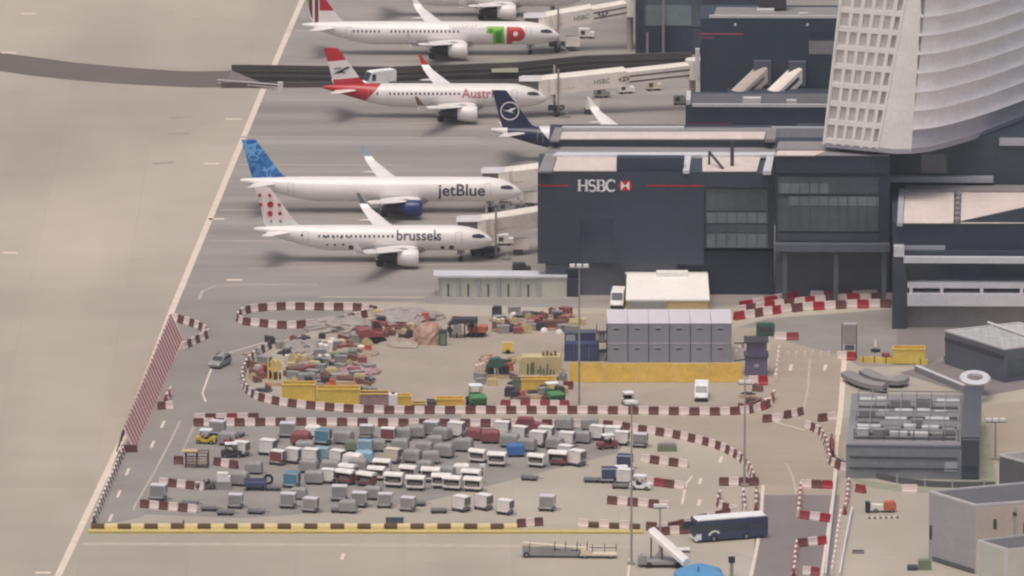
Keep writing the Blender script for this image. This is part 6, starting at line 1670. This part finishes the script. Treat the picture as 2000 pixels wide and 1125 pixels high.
boxlot('green_crate', 'dull green crate heap right of the yellow marked patch', 'crate', 1303, 880, [('base', 'uld_green', [(-1.4, 1.4, -.8, .8, 0, .9)]), ('cover', 'rubble_grey', [(-1.0, 1.0, -.7, .7, .9, 1.2)])])
boxlot('teal_crate', 'dark teal box standing on the yellow lined kerb', 'box', 771, 1027, [('body', 'slate', [(-1.25, 1.25, -.4, .4, 0, 1.1)]), ('lid', 'machine_green', [(-1.3, 1.3, -.45, .45, 1.1, 1.18)])])
boxlot('wooden_board', 'thin board pair leaning on the kerb near the bottom left barriers', 'board', 344, 1029, [('board', 'tarp_pink', [(-.9, .9, -.1, .1, 0, .6)]), ('foot', 'steel_dark', [(.95, 1.15, -.2, .2, 0, .95)])])
t = thing('frame_trolley', 'beige open frame trolley between the left barrier stubs', 'trolley', (0, 0, 0))
mb = MB()
for x in (-1.6, 0, 1.6):
    for y_ in (-.8, .8): mb.cyl((x, y_, 0), (x, y_, 2.3), .09, n=6)
mb.build('upright', M['steel_dark'], t)
mb = MB()
for z in (.5, 1.3, 2.2): mb.box(-1.7, 1.7, -.85, -.7, z, z + .14); mb.box(-1.7, 1.7, .7, .85, z, z + .14)
mb.build('rail', M['pipe_brown'], t)
mb = MB(); mb.box(-2.2, .1, -.7, .7, 2.36, 2.46); mb.build('top_sheet', M['sheet_cream'], t)
mb = MB(); mb.box(.0, 1.5, -.6, .6, .66, 1.1); mb.build('load', M['uld_cream'], t)
put(t, 385, 912, R(-3))
t = thing('spare_tyre', 'upright dark tyre on the navy platform row', 'tyre', (0, 0, 0)); mb = MB(); mb.cyl((0, -.15, .75), (0, .15, .75), .75, n=18); mb.build('tread', M['tyre'], t); mb = MB(); mb.cyl((0, -.17, .75), (0, .17, .75), .4, n=14); mb.build('rim', M['plant_metal'], t); put(t, 524, 946)
boxlot('marker_lamp', 'small white topped marker lamp among the white carts', 'lamp', 942, 934, [('post', 'steel_dark', [(-.1, .1, -.1, .1, 0, 1.6)]), ('head', 'lamp', [(-.4, .4, -.25, .25, 1.6, 2.1)])])

# ---------------------------------------------------------------- masts
def mast(label, px, py, ytop, heads, double=False):
    p = G(px, py); top = zat(px, ytop, p.y).z
    t = thing('lighting_mast', label, 'lighting mast', p, group='lighting masts')
    mb = MB(); mb.cyl((p.x, p.y, 0), (p.x, p.y, top), .19, .10, 10); mb.build('pole', M['mast'], t)
    mb = MB(); mb.box(p.x - .5, p.x + .5, p.y - .5, p.y + .5, 0, .35); mb.build('base', M['uld_grey'], t)
    mb = MB(); mb.box(p.x - heads * .5, p.x + heads * .5, p.y - .12, p.y + .12, top - .25, top); hd = mb.build('head_frame', M['steel'], t)
    for i in range(heads):
        x = p.x - heads * .5 + .1 + i * 1.0
        mb = MB(); mb.box(x, x + .75, p.y - .45, p.y + .25, top, top + .4); mb.build('floodlight', M['lamp'], hd)
    return t
mast('tallest lighting mast, standing at the works yard barriers below the terminal', 1131, 800, 521, 3)
mast('lighting mast rising from the yellow lined kerb', 1233, 1102, 788, 2)
mast('lighting mast at the eastern end of the baggage yard', 1454, 950, 748, 2)
mast('lighting mast beside the dark paved yard behind the grey hall', 1944, 898, 822, 3)
mast('low twin headed mast by the white stair truck', 1289, 1085, 990, 2)

# ---------------------------------------------------------------- bus
def bus():
    t = thing('airport_bus', 'navy airport bus with white roof crossing the bottom right', 'bus', (0, 0, 0))
    L, W, Hh = 10.6, 1.32, 3.3
    mb = MB(); mb.extr([(-L / 2, .35), (L / 2 - .15, .35), (L / 2, .9), (L / 2 - .05, 2.3), (L / 2 - .3, Hh - .12), (-L / 2 + .1, Hh - .12), (-L / 2, Hh - .5)], 'y', -W, W); mb.build('body', M['bus_navy'], t)
    mb = MB(); mb.extr([(-L / 2 + .05, Hh - .12), (L / 2 - .3, Hh - .12), (L / 2 - .6, Hh + .05), (-L / 2 + .3, Hh + .05)], 'y', -W - .02, W + .02); mb.build('roof', M['car_white'], t)
    mb = MB(); mb.box(L / 2 - .08, L / 2 + .03, -W + .1, W - .1, 1.2, 2.65); mb.build('windscreen', M['window'], t)
    for s_ in (-1, 1):
        for i in range(6):
            mb = MB(); x = -L / 2 + .7 + i * 1.85; mb.box(x, x + 1.7, s_ * W - .01, s_ * W + .02, 1.5, 2.6); mb.build('side_window', M['glass_dark'], t)
        mb = MB(); mb.box(L / 2 - .1, L / 2 + .05, s_ * .95 - .22, s_ * .95 + .22, .65, .95); mb.build('headlight', M['lamp'], t)
        mb = MB()
        for k_ in range(9):
            a_ = R(20 + 110 * k_ / 8); a2 = R(20 + 110 * (k_ + 1) / 8)
            cx_, cz_ = 2.6, .7
            q = [(cx_ + 1.0 * math.cos(a_), cz_ + 1.0 * math.sin(a_)), (cx_ + 1.0 * math.cos(a2), cz_ + 1.0 * math.sin(a2)), (cx_ + .75 * math.cos(a2), cz_ + .75 * math.sin(a2)), (cx_ + .75 * math.cos(a_), cz_ + .75 * math.sin(a_))]
            mb.extr(q, 'y', s_ * W - .01, s_ * W + .03)
        mb.build('white_swoosh', M['car_white'], t)
    mb = MB(); mb.box(L / 2 - .2, L / 2 + .06, -W, W, .3, .6); mb.build('bumper', M['car_white'], t)
    mb = MB(); mb.box(L / 2 - .75, L / 2 + .02, -W - .025, -W + .1, .45, 1.3); mb.box(L / 2 - .75, L / 2 + .02, W - .1, W + .025, .45, 1.3); mb.build('front_panel', M['car_white'], t)
    wheels(t, (L / 2 - 2.6, -L / 2 + 3.2), W + .02, .5, .3)
    return t
put(bus(), 1424, 1052, R(180 + 18))
# passenger stairs, long baggage train with belts, blue tarp, post
p = G(1310, 1108)
sv = thing('stair_truck', 'white passenger stair truck beside the blue tarpaulin', 'stair truck', p)
mb = MB(); A = p + Vector((-2.6, 2.0, 4.6)); B = p + Vector((2.2, -1.5, 1.0))
dn = (B - A).normalized(); sd_ = Vector((dn.y, -dn.x, 0)).normalized() * .85
ringf = lambda c: [c - sd_ + Vector((0, 0, -.3)), c + sd_ + Vector((0, 0, -.3)), c + sd_ + Vector((0, 0, .25)), c + sd_ * .7 + Vector((0, 0, .55)), c - sd_ * .7 + Vector((0, 0, .55)), c - sd_ + Vector((0, 0, .25))]
mb.loft([ringf(A), ringf(A.lerp(B, .5)), ringf(B)]); mb.build('stair_housing', M['uld_white'], sv)
mb = MB()
for dx, dy in ((-2.7, 1.2), (-2.7, 2.8), (-1.2, .6), (-1.2, 2.4)): mb.cyl((p.x + dx, p.y + dy, .3), (p.x + dx, p.y + dy, 4.2 if dx < -2 else 3.3), .1, n=6)
mb.build('lift_frame', M['steel_dark'], sv)
mb = MB(); mb.box(p.x - 3.6, p.x + 1.8, p.y - .6, p.y + 2.6, .5, .95); mb.build('chassis', M['uld_grey'], sv)
mb = MB(); mb.extr([(p.x - 4.6, .5), (p.x - 3.4, .5), (p.x - 3.4, 1.7), (p.x - 4.1, 1.7), (p.x - 4.6, 1.2)], 'y', p.y - .4, p.y + 1.4); mb.build('cab', M['uld_grey'], sv)
for dx in (-3.0, .9):
    for dy in (-.5, 2.4):
        mb = MB(); mb.cyl((p.x + dx, p.y + dy - .15, .42), (p.x + dx, p.y + dy + .15, .42), .42, n=12); mb.build('wheel', M['tyre'], sv)
p = G(1320, 1075); boxlot('loose_sheet', 'flat white sheet lying beside the stair truck top', 'panel', 1332, 1078, [('sheet', 'car_white', [(-1.1, 1.1, -.6, .6, .35, .5)]), ('trestle', 'steel', [(-.9, -.8, -.5, .5, 0, .35), (.8, .9, -.5, .5, 0, .35)])])
lt = thing('belt_loader', 'long pale belt loader parked below the kerb', 'belt loader', (0, 0, 0))
mb = MB(); mb.extr([(-4.6, .5), (4.6, .45), (4.6, .95), (-1.0, 1.1), (-4.0, 1.7), (-4.6, 1.3)], 'y', -.7, .7); mb.build('chassis', M['uld_grey'], lt)
mb = MB(); mb.extr([(-4.9, 1.7), (-4.4, 2.1), (4.6, 1.35), (4.6, 1.1), (-3.8, 1.6)], 'y', -.45, .45); mb.build('belt', M['uld_cream'], lt)
mb = MB(); mb.box(-1.8, -.2, -.75, .75, 1.1, 1.7); mb.box(.6, 2.2, -.75, .75, .95, 1.5); mb.build('cargo_box', M['uld_grey'], lt)
mb = MB()
for x in (-3.6, -.1, 1.4, 3.0, 4.4): mb.cyl((x, -.72, .9), (x, -.72, 2.1), .06, n=6); mb.cyl((x, .72, .9), (x, .72, 2.1), .06, n=6)
mb.build('stanchion', M['steel_dark'], lt)
wheels(lt, (-4.0, 3.6), .75, .45, .25); put(lt, 1085, 1088, R(-2))
l2 = thing('baggage_trailer', 'low pale trailer right of the belt loader', 'trailer', (0, 0, 0))
mb = MB(); mb.box(-2.6, 2.6, -.8, .8, .45, .65); mb.build('deck', M['uld_cream'], l2)
mb = MB()
for x in (-2.5, -.8, .9, 2.5): mb.cyl((x, .75, .6), (x, .75, 1.8), .06, n=6)
mb.box(-2.5, 2.5, .72, .78, 1.2, 1.3); mb.build('rail', M['steel_dark'], l2)
mb = MB(); mb.box(-2.4, -.9, -.7, .7, .65, 1.2); mb.build('load', M['uld_cream'], l2)
wheels(l2, (-1.8, 1.8), .78, .32); put(l2, 1168, 1089, R(-2))
boxlot('floodlight_stand', 'dark headed floodlight stand beside the blue tarpaulin', 'floodlight', 1429, 1126, [('post', 'uld_grey', [(-.25, .25, -.2, .2, 0, 2.0)]), ('head', 'black', [(-.45, .45, -.3, .3, 2.0, 2.8)])])
t = thing('blue_tarpaulin', 'bright blue tarpaulin covered load cut by the bottom edge', 'tarpaulin', (0, 0, 0))
mb = MB(); mb.blob((0, 0, 0), 3.4, 5.2, 1.0, 12, n=26, rough=.22); mb.build('sheet', M['tarp_blue'], t, smooth=True)
mb = MB(); mb.cyl((-.6, -1.6, .6), (-.4, -1.2, 1.6), .08); mb.build('pole', M['black'], t); put(t, 1370, 1124)

# ---------------------------------------------------------------- plant enclosure, canopy hall, grey hall at the right
e = Front(1652, 934, yaw=R(3.2))
pl = thing('plant_building', 'dark plant building with rows of pale ducts on its roof', 'building', e.pt(10, 10, 0))
we = e.on(1912, 900)[0]; ze = 4.6
dl = 34
mb = MB(); e.uvz(mb, 0, we, 0, dl, 0, ze); mb.build('wall', M['mesh_screen'], pl)
mb = MB(); e.uvz(mb, .8, we - 2.6, 1.2, dl - .6, ze + .005, ze + .02); mb.build('roof_deck', M['roof_grey'], pl)
mb = MB(); e.uvz(mb, 0, we, -.05, 1.0, ze, ze + .25); mb.build('parapet', M['slate'], pl)
mb = MB(); e.uvz(mb, we - 2.6, we, 1.05, dl, ze, ze + 1.4); e.uvz(mb, we - 2.5, we + .05, -.1, 1.0, .1, ze + 1.3); mb.build('stair_screen', M['glass_dark'], pl)
for z in (1.5, 3.1):
    mb = MB(); e.uvz(mb, .5, we - 3, -.18, -.02, z, z + .16); mb.build('louvre_rail', M['steel_dark'], pl)
rr = random.Random(21)
for j, (v, n_) in enumerate(((6, 5), (8.5, 8), (13, 7), (19, 6), (25.5, 5))):
    u = 1.4; 
    while u < we - 4.5:
        wd = rr.uniform(1.4, 3.6); hh_ = rr.uniform(.7, 1.3)
        mb = MB(); e.uvz(mb, u, min(u + wd, we - 3.2), v, v + 1.6, ze + .02, ze + hh_); mb.build('duct_unit', M['plant_metal' if rr.random() < .8 else 'roof_grey'], pl)
        u += wd + rr.uniform(.2, .9)
    mb = MB(); e.uvz(mb, 1.2, we - 3.4, v - 1.1, v - .5, ze + .02, ze + .35); mb.build('pipe_run', M['roof_dark'], pl)
mb = MB()
for v in (4.2, 10.8, 16, 22.5, 29): e.uvz(mb, 1.0, we - 3.0, v, v + .14, ze + 1.5, ze + 1.64)
for i in range(8):
    u = 1.0 + i * (we - 4.1) / 7; e.uvz(mb, u, u + .12, 4.0, 29.4, ze + 1.65, ze + 1.78)
mb.build('lattice_bar', M['steel'], pl)
mb = MB()
for i in range(8):
    for v in (4.2, 16, 29):
        u = 1.0 + i * (we - 4.1) / 7; e.uvz(mb, u, u + .12, v + .15, v + .27, ze + .02, ze + 1.64)
mb.build('post', M['steel_dark'], pl)
mb = MB()
o_ = e.pt(we - 4.8, -.1, 1.8)
mb.box(o_.x - .1, o_.x + 1.7, o_.y - .08, o_.y, 1.2, 2.6); mb.build('wall_sign', M['beam'], pl)
ke = thing('boundary_wall', 'low dark curved boundary wall in front of the plant building', 'wall', G(1760, 945))
pts = smooth_line([Vector((*p_, 0)) for p_ in P2([(1632, 905), (1655, 915), (1700, 932), (1780, 948), (1860, 953), (1944, 953)])], 6)
mb = MB()
for a, c in zip(pts, pts[1:]): mb.add([a, c, c + Vector((0, .3, 0)), a + Vector((0, .3, 0))] + [q + Vector((0, 0, .9)) for q in (a, c, c + Vector((0, .3, 0)), a + Vector((0, .3, 0)))], [(0, 1, 5, 4), (4, 5, 6, 7), (2, 3, 7, 6), (1, 2, 6, 5), (3, 0, 4, 7)])
mb.build('wall', M['roof_dark'], ke)
mb = MB()
for a in pts[::4]: mb.box(a.x - .1, a.x + .1, a.y - .1, a.y + .02, 0, 1.3)
mb.build('post', M['beam'], ke)
# sweeping low walls behind the plant building
for k_, pts_ in enumerate(([(1656, 742), (1672, 752), (1700, 762), (1730, 766)], [(1690, 738), (1715, 750), (1752, 756), (1762, 750)])):
    pts = smooth_line([Vector((*q, 0)) for q in P2(pts_)], 6)
    t = thing('tarped_trailer', ('long dark covered trailer row on the western side behind the plant building', 'shorter dark covered trailer row behind the plant building')[k_], 'trailer', pts[0])
    mb = MB()
    rg = []
    for i, a in enumerate(pts):
        d = (pts[min(i + 1, len(pts) - 1)] - pts[max(i - 1, 0)]).normalized(); s2 = Vector((-d.y, d.x, 0))
        rg.append([a - s2 * 1.1 + Vector((0, 0, .5)), a + s2 * 1.1 + Vector((0, 0, .5)), a + s2 * 1.1 + Vector((0, 0, 1.2)), a + Vector((0, 0, 1.5)), a - s2 * 1.1 + Vector((0, 0, 1.2))])
    mb.loft(rg); mb.build('cover', M['roof_grey'], t)
    mb = MB()
    for a in pts[1::2]: mb.box(a.x - .4, a.x + .4, a.y - .9, a.y + .9, 0, .55)
    mb.build('wheel_set', M['tyre'], t)
def prism_building(name, label, cat, top_px, ztop, wall_m, roof_m, z0=0.0):
    pts = [G(x, y, ztop) for x, y in top_px]
    c = sum(pts, Vector()) / len(pts)
    t = thing(name, label, cat, (c.x, c.y, z0))
    mb = MB(); mb.prism([(q.x, q.y) for q in pts], z0, ztop); mb.build('wall', M[wall_m], t)
    ins = [q + (c - q) * .04 for q in pts]
    mb = MB(); mb.prism([(q.x, q.y) for q in ins], ztop + .004, ztop + .05); mb.build('roof', M[roof_m], t)
    mb = MB()
    n_ = len(pts)
    for i in range(n_):
        a, b_ = pts[i], pts[(i + 1) % n_]; ia, ib = ins[i], ins[(i + 1) % n_]
        mb.add([Vector((q.x, q.y, z)) for z in (ztop + .002, ztop + .28) for q in (a, b_, ib, ia)], [(3, 2, 1, 0), (4, 5, 6, 7), (0, 1, 5, 4), (2, 3, 7, 6)])
    mb.build('roof_edge', M['rail_white'], t)
    return t, pts
gh, gp = prism_building('grey_hall', 'large plain grey hall with dark flat roof at the lower right edge', 'building', [(1815, 962), (1904, 989), (2110, 974), (2010, 944)], 9.6, 'wall_grey', 'roof_dark')
def wall_piece(name, m, parent, a, b_, t0, t1, z0, z1, out=.06):
    d = (b_ - a); n_ = Vector((d.y, -d.x, 0)).normalized()
    if n_.y > 0: n_ = -n_
    p_, q_ = a + d * t0, a + d * t1
    vs = [Vector((v.x, v.y, z)) + n_ * o for z in (z0, z1) for v, o in ((p_, out), (q_, out), (q_, -.02), (p_, -.02))]
    mb = MB(); mb.add(vs, [(3, 2, 1, 0), (4, 5, 6, 7), (0, 1, 5, 4), (1, 2, 6, 5), (2, 3, 7, 6), (3, 0, 4, 7)]); return mb.build(name, M[m], parent)
wall_piece('front_cladding', 'wall_cream', gh, gp[1], gp[2], .004, .996, .1, 9.4)
wall_piece('vent', 'steel_dark', gh, gp[1], gp[2], .175, .205, 6.2, 7.6, .15); wall_piece('downpipe', 'beam', gh, gp[1], gp[2], .37, .385, 2, 9.3, .2); wall_piece('vent', 'steel_dark', gh, gp[1], gp[2], .36, .39, 7.9, 8.4, .25)
wall_piece('window', 'glass_dark', gh, gp[1], gp[2], .46, .55, 4.5, 6.8, .12)
wall_piece('plinth', 'roof_dark', gh, gp[0], gp[1], .1, 1.0, .0, .7, .15); wall_piece('side_door', 'steel_dark', gh, gp[0], gp[1], .02, .07, 3.0, 5.0, .08)
an, ap = prism_building('panel_annex', 'low pale panelled annex built against the grey hall', 'building', [(1909, 1058), (1968, 1076), (2110, 1062), (2060, 1040)], 6.6, 'wall_sage', 'roof_dark')
wall_piece('corner_trim', 'rail_white', an, ap[0], ap[1], .0, .06, 0, 6.6, .08); wall_piece('corner_trim', 'rail_white', an, ap[0], ap[1], .94, 1.0, 0, 6.6, .08); wall_piece('door_panel', 'beam_light', an, ap[0], ap[1], .9, .93, 0, 6.4, .06)
sh_, sp_ = prism_building('dark_store', 'dark slate walled store rising behind the grey hall', 'building', [(1952, 891), (2015, 908), (2120, 900), (2060, 880)], 6.5, 'roof_dark', 'roof_grey')
cb_, cp_ = prism_building('canopy_hall', 'low dark hall roofed with pale translucent panels below the terminal', 'building', [(1846, 648), (1962, 684), (2110, 664), (1990, 632)], 5.0, 'slate', 'canopy_glass')
wall_piece('roof_truss', 'steel_dark', cb_, cp_[0], cp_[1], 0, 1, 3.6, 4.2, .1); wall_piece('window_band', 'glass', cb_, cp_[1], cp_[2], .05, .6, 1, 3.4, .08)
mb = MB(); a, c = G(1930, 630, 5.3), G(2040, 668, 5.3)
mb.cyl(a, c, .22); mb.build('roof_rail', M['rail_white'], cb_)
sheet('ramp_road', [(1756, 728), (1850, 705), (1900, 690), (2200, 690), (2200, 752), (2000, 760), (1908, 776)], Z2, 'dark_road')
ks = thing('kerb_wall', 'pale topped kerb wall along the dark ramp road', 'wall', G(1830, 748))
for (p_, q_) in (((1790, 726), (1906, 774)), ((1846, 704), (1930, 728))):
    a, c = G(*p_), G(*q_); d = (c - a).normalized(); s2 = Vector((-d.y, d.x, 0)) * .35
    mb = MB(); mb.add([v + Vector((0, 0, z)) for z in (0, .9) for v in (a - s2, c - s2, c + s2, a + s2)], [(4, 5, 6, 7), (0, 1, 5, 4), (1, 2, 6, 5), (2, 3, 7, 6), (3, 0, 4, 7)]); mb.build('wall', M['roof_grey'], ks)
    mb = MB(); mb.add([v + Vector((0, 0, z)) for z in (.903, 1.0) for v in (a - s2 * .8, c - s2 * .8, c + s2 * .8, a + s2 * .8)], [(4, 5, 6, 7), (0, 1, 5, 4), (1, 2, 6, 5), (2, 3, 7, 6), (3, 0, 4, 7)]); mb.build('coping', M['beam_light'], ks)
sheet('paved_yard', [(1915, 790), (2200, 770), (2200, 900), (1930, 905)], Z1, 'tan'); sheet('verge', [(1645, 930), (1700, 952), (1780, 962), (1900, 962), (1950, 950), (1920, 800), (1912, 930), (1760, 950)], Z2, 'grass')
p = G(1904, 776)
rc_ = thing('round_canopy', 'white ring shaped canopy on a post beside the ramp road', 'canopy', p)
mb = MB(); n_ = 22
ringp = lambda r_, z_: [Vector((p.x + r_ * 1.1 * math.cos(2 * math.pi * i / n_), p.y + r_ * 2.2 * math.sin(2 * math.pi * i / n_), z_)) for i in range(n_)]
mb.loft([ringp(1.9, 2.7), ringp(2.1, 3.0), ringp(1.9, 3.2), ringp(1.1, 3.15), ringp(1.1, 2.75), ringp(1.9, 2.7)], caps=False); mb.build('ring', M['beam_light'], rc_, smooth=True)
for q in (.6, 2.4, 4.3):
    mb = MB(); mb.cyl((p.x + 1.5 * math.cos(q), p.y + 3.0 * math.sin(q), 0), (p.x + 1.6 * math.cos(q), p.y + 3.2 * math.sin(q), 2.8), .14, n=8); mb.build('leg', M['steel'], rc_)
# notice board, lamp head group, orange machine, hatched sleeper
boxlot('notice_board', 'white topped notice board at the head of the tan road', 'notice board', 1659, 700, [('board', 'uld_grey', [(-.95, .95, -.08, .08, 2.2, 5.2)]), ('header', 'rail_white', [(-1.0, 1.0, -.1, .1, 5.2, 5.5)]), ('post', 'steel_dark', [(-1.2, -1.05, -.1, .1, 0, 5.4), (.98, 1.12, -.1, .1, 0, 5.2)]), ('panel', 'slate', [(-.7, .7, -.12, -.08, 1.3, 2.1)])])
boxlot('barrier_arm_post', 'dark headed gate post left of the right hand yellow skip', 'gate post', 1710, 706, [('post', 'bar_white', [(-.2, .2, -.2, .2, 0, 1.4)]), ('head', 'black', [(-.7, .7, -.3, .3, 1.5, 1.9)]), ('lamp', 'lamp', [(-.2, .1, -.2, .2, 2.2, 3.3)]), ('neck', 'steel', [(-.08, .08, -.08, .08, 1.4, 2.2)])])
boxlot('red_ramp', 'red brown wedge stack leaning beside the right hand yellow skip', 'ramp', 1735, 707, [('block', 'exc_red', [(-1.0, .2, -.5, .5, 0, 1.4), (.2, 1.2, -.5, .5, 0, .8)])])
t = thing('road_sweeper', 'small orange works machine with a dark front on the lower right', 'works machine', (0, 0, 0))
mb = MB(); mb.extr([(.2, .35), (2.0, .35), (2.0, 1.3), (1.7, 1.6), (.4, 1.5)], 'y', -.6, .6); mb.build('body', M['orange'], t)
mb = MB(); mb.extr([(-1.8, .4), (.2, .4), (.2, 1.1), (-1.4, 1.2)], 'y', -.5, .5); mb.build('hopper', M['uld_white'], t)
mb = MB(); mb.box(-2.3, -1.7, -.6, .6, .05, 1.5); mb.build('brush', M['black'], t)
wheels(t, (-.9, 1.4), .6, .3); put(t, 1722, 1000, R(4))
boxlot('striped_beam', 'white and dark striped beam lying below the orange works machine', 'beam', 1722, 1013, [('white_segment', 'bar_white', [(-2.4 + i * .8, -1.95 + i * .8, -.15, .15, 0, .3) for i in range(6)]), ('dark_segment', 'uld_dark', [(-1.95 + i * .8, -1.6 + i * .8, -.15, .15, 0, .3) for i in range(6)])], R(6))
boxlot('concrete_plinth', 'flat dark cover slab at the roadside left of the grey hall', 'slab', 1676, 1080, [('slab', 'steel_dark', [(-.8, .8, -.5, .5, 0, .35)]), ('lip', 'roof_grey', [(-.85, .85, -.55, -.5, 0, .4)])])
boxlot('plant_crate', 'grey green crate at the foot of the grey hall', 'crate', 1806, 1112, [('body', 'uld_green', [(-.9, .9, -.6, .6, 0, 1.4)]), ('tray', 'steel_dark', [(-2.4, -1.0, -.8, .8, 0, .5)])])
gr = thing('low_fence', 'low pale fence dividing the barrier lane from the yard on the right', 'fence', G(1640, 1030))
for k_, pts_ in enumerate(([(1634, 930), (1626, 1000), (1612, 1130)], [(1664, 1000), (1652, 1060), (1640, 1130)])):
    P_l = [G(*q) for q in pts_]
    mb = MB()
    for a, c in zip(P_l, P_l[1:]): mb.add([v + Vector((dx, 0, z)) for z in (0, .8) for v, dx in ((a, -.12), (c, -.12), (c, .12), (a, .12))], [(4, 5, 6, 7), (0, 1, 5, 4), (1, 2, 6, 5), (2, 3, 7, 6), (3, 0, 4, 7)])
    mb.build('kerb_rail', M['beam_light'], gr)
# ground vehicles and equipment under the bridges
for px, py, m, lab in ((1175, 190, 'uld_grey', 'grey ground power cart under the boarding bridge of the red finned airliner'), (1222, 182, 'uld_white', 'white service cart under the boarding bridge of the red finned airliner'), (1276, 176, 'uld_cream', 'cream service cart near the terminal end of the same bridge'),
                       (1145, 74, 'uld_white', 'white service cart under the upper boarding bridge'), (985, 478, 'uld_white', 'white service cart beside the nose of the red dotted airliner'), (935, 498, 'steel_dark', 'dark tow tractor under the nose of the red dotted airliner'),
                       (990, 415, 'uld_grey', 'grey service cart beside the blue finned airliner nose'), (1330, 204, 'uld_grey', 'grey equipment crate by the navy pier block'), (1018, 534, 'steel_dark', 'dark upright equipment post on the screen shed edge')):
    boxlot('service_cart', lab, 'service cart', px, py, [('body', m, [(-1.3, .6, -.7, .7, .35, 1.7), (.6, 1.4, -.7, .7, .35, 1.1)]), ('grille', 'steel_dark', [(-.9, -.2, -.73, -.68, .7, 1.4)]), ('wheel', 'tyre', [(-1.0, -.6, -.75, .75, 0, .36), (.5, .9, -.75, .75, 0, .36)])], R(rj.uniform(-15, 15)))
# ---------------------------------------------------------------- strewn materials of the works yard, small pieces
rs = random.Random(42)
def small(kind):
    mb = MB()
    if kind == 'timber_offcut':
        for i in range(4): mb.box(-1.0 + rs.uniform(-.3, .3), 1.0 + rs.uniform(-.3, .3), -.5 + i * .26, -.28 + i * .26, .0, .12 + rs.uniform(0, .3))
        m = 'timber'
    elif kind == 'steel_plate': mb.box(-1.2, 1.2, -.7, .7, .02, .16); mb.box(-.9, .5, -.5, .6, .165, .32); m = 'steel_dark'
    elif kind == 'brick_pallet':
        mb.box(-.6, .6, -.5, .5, .0, .14)
        for i in range(3): mb.box(-.55 + i * .37, -.2 + i * .37, -.48, .48, .145, .9 - .13 * i)
        m = 'pipe_brown'
    elif kind == 'white_sack': mb.blob((0, 0, 0), .5, .45, .6, 3, n=10, k=4, rough=.1); m = 'uld_white'
    elif kind == 'cable_drum': mb.cyl((0, -.5, .6), (0, -.4, .6), .6, n=14); mb.cyl((0, -.4, .6), (0, .4, .6), .3, n=12); mb.cyl((0, .4, .6), (0, .5, .6), .6, n=14); m = 'sheet_cream'
    elif kind == 'red_crate': mb.box(-.7, .7, -.5, .5, 0, .8); mb.box(-.74, .74, -.54, .54, .8, .9); m = 'exc_red'
    elif kind == 'orange_crate': mb.box(-.6, .6, -.45, .45, 0, .7); mb.box(-.2, .5, -.4, .4, .7, 1.2); m = 'orange'
    elif kind == 'grey_crate': mb.box(-.8, .8, -.5, .5, 0, .9); mb.box(-.84, .84, -.54, .54, .9, 1.0); m = 'uld_grey'
    elif kind == 'dark_crate': mb.box(-.6, .6, -.5, .5, 0, 1.0); mb.box(-.5, .5, -.54, .54, 1.0, 1.15); m = 'steel_dark'
    elif kind == 'yellow_crate': mb.box(-.7, .7, -.5, .5, 0, .9); mb.box(-.6, .6, -.4, .4, .9, 1.05); m = 'sheet_cream'
    o = mb.build(kind, M[m]); COL.objects.unlink(o); return o
SM = {k: small(k) for k in ('timber_offcut', 'steel_plate', 'brick_pallet', 'white_sack', 'cable_drum', 'red_crate', 'grey_crate', 'dark_crate', 'yellow_crate', 'orange_crate')}
DESC = {'timber_offcut': 'pale timber offcuts', 'steel_plate': 'dark steel plates', 'brick_pallet': 'brown brick pallet', 'white_sack': 'white bulk sack', 'cable_drum': 'cream cable drum', 'red_crate': 'dull red crate', 'grey_crate': 'grey lidded crate', 'dark_crate': 'dark lidded crate', 'yellow_crate': 'pale yellow crate', 'orange_crate': 'small orange machine part'}
ZONES = [((560, 722, 662, 762), 95, 'among the strewn materials above the two yellow skips', None), ((486, 540, 690, 765), 16, 'inside the western curve of barriers', None), ((965, 1120, 612, 652), 52, 'along the northern edge of the works yard', None),
         ((984, 1110, 736, 792), 22, 'around the green dumper nearest the tall mast', None), ((1455, 1500, 760, 800), 6, 'at the eastern corner by the long hoarding', None), ((740, 830, 618, 662), 20, 'between the red excavator and the soil heap', None),
         ((930, 1000, 690, 760), 12, 'beside the dark green drilling machine', None)]
for (xa, xb, ya, yb2), n_, where, _ in ZONES:
    pts = []
    tries = 0
    while len(pts) < n_ and tries < 900:
        tries += 1
        q = G(rs.uniform(xa, xb), rs.uniform(ya, yb2))
        if all((q - r_).length > 1.25 for r_ in pts): pts.append(q)
    for q in pts:
        k = rs.choices(list(SM), (6, 5, 6, 1.2, 1.2, 1.6, 4, 3.5, 1.6, .6))[0]; o = SM[k].copy(); COL.objects.link(o)
        o.location = q + Vector((0, 0, .02)); o.rotation_euler = (0, 0, rs.uniform(-.6, .6)); o.scale = (rs.uniform(.8, 1.25),) * 3
        tag(o, '%s %s' % (DESC[k], where), k.replace('_', ' '), '%s %s' % (DESC[k], where))
# ---------------------------------------------------------------- the air: one even box of thin haze over the whole place
HAZE = 0.00006
if HAZE:
    hm = bpy.data.materials.new('haze_air'); hm.use_nodes = True
    N, L_ = hm.node_tree.nodes, hm.node_tree.links
    N.remove(N['Principled BSDF'])
    pv = N.new('ShaderNodeVolumePrincipled'); pv.inputs['Color'].default_value = (.84, .91, .95, 1); pv.inputs['Density'].default_value = HAZE; pv.inputs['Anisotropy'].default_value = 0.2
    L_.new(pv.outputs[0], N['Material Output'].inputs['Volume'])
    mb = MB(); mb.box(-1700, 1700, -2200, 2800, -7, H + 40)
    hz = mb.build('haze', hm); tag(hz, kind='stuff')
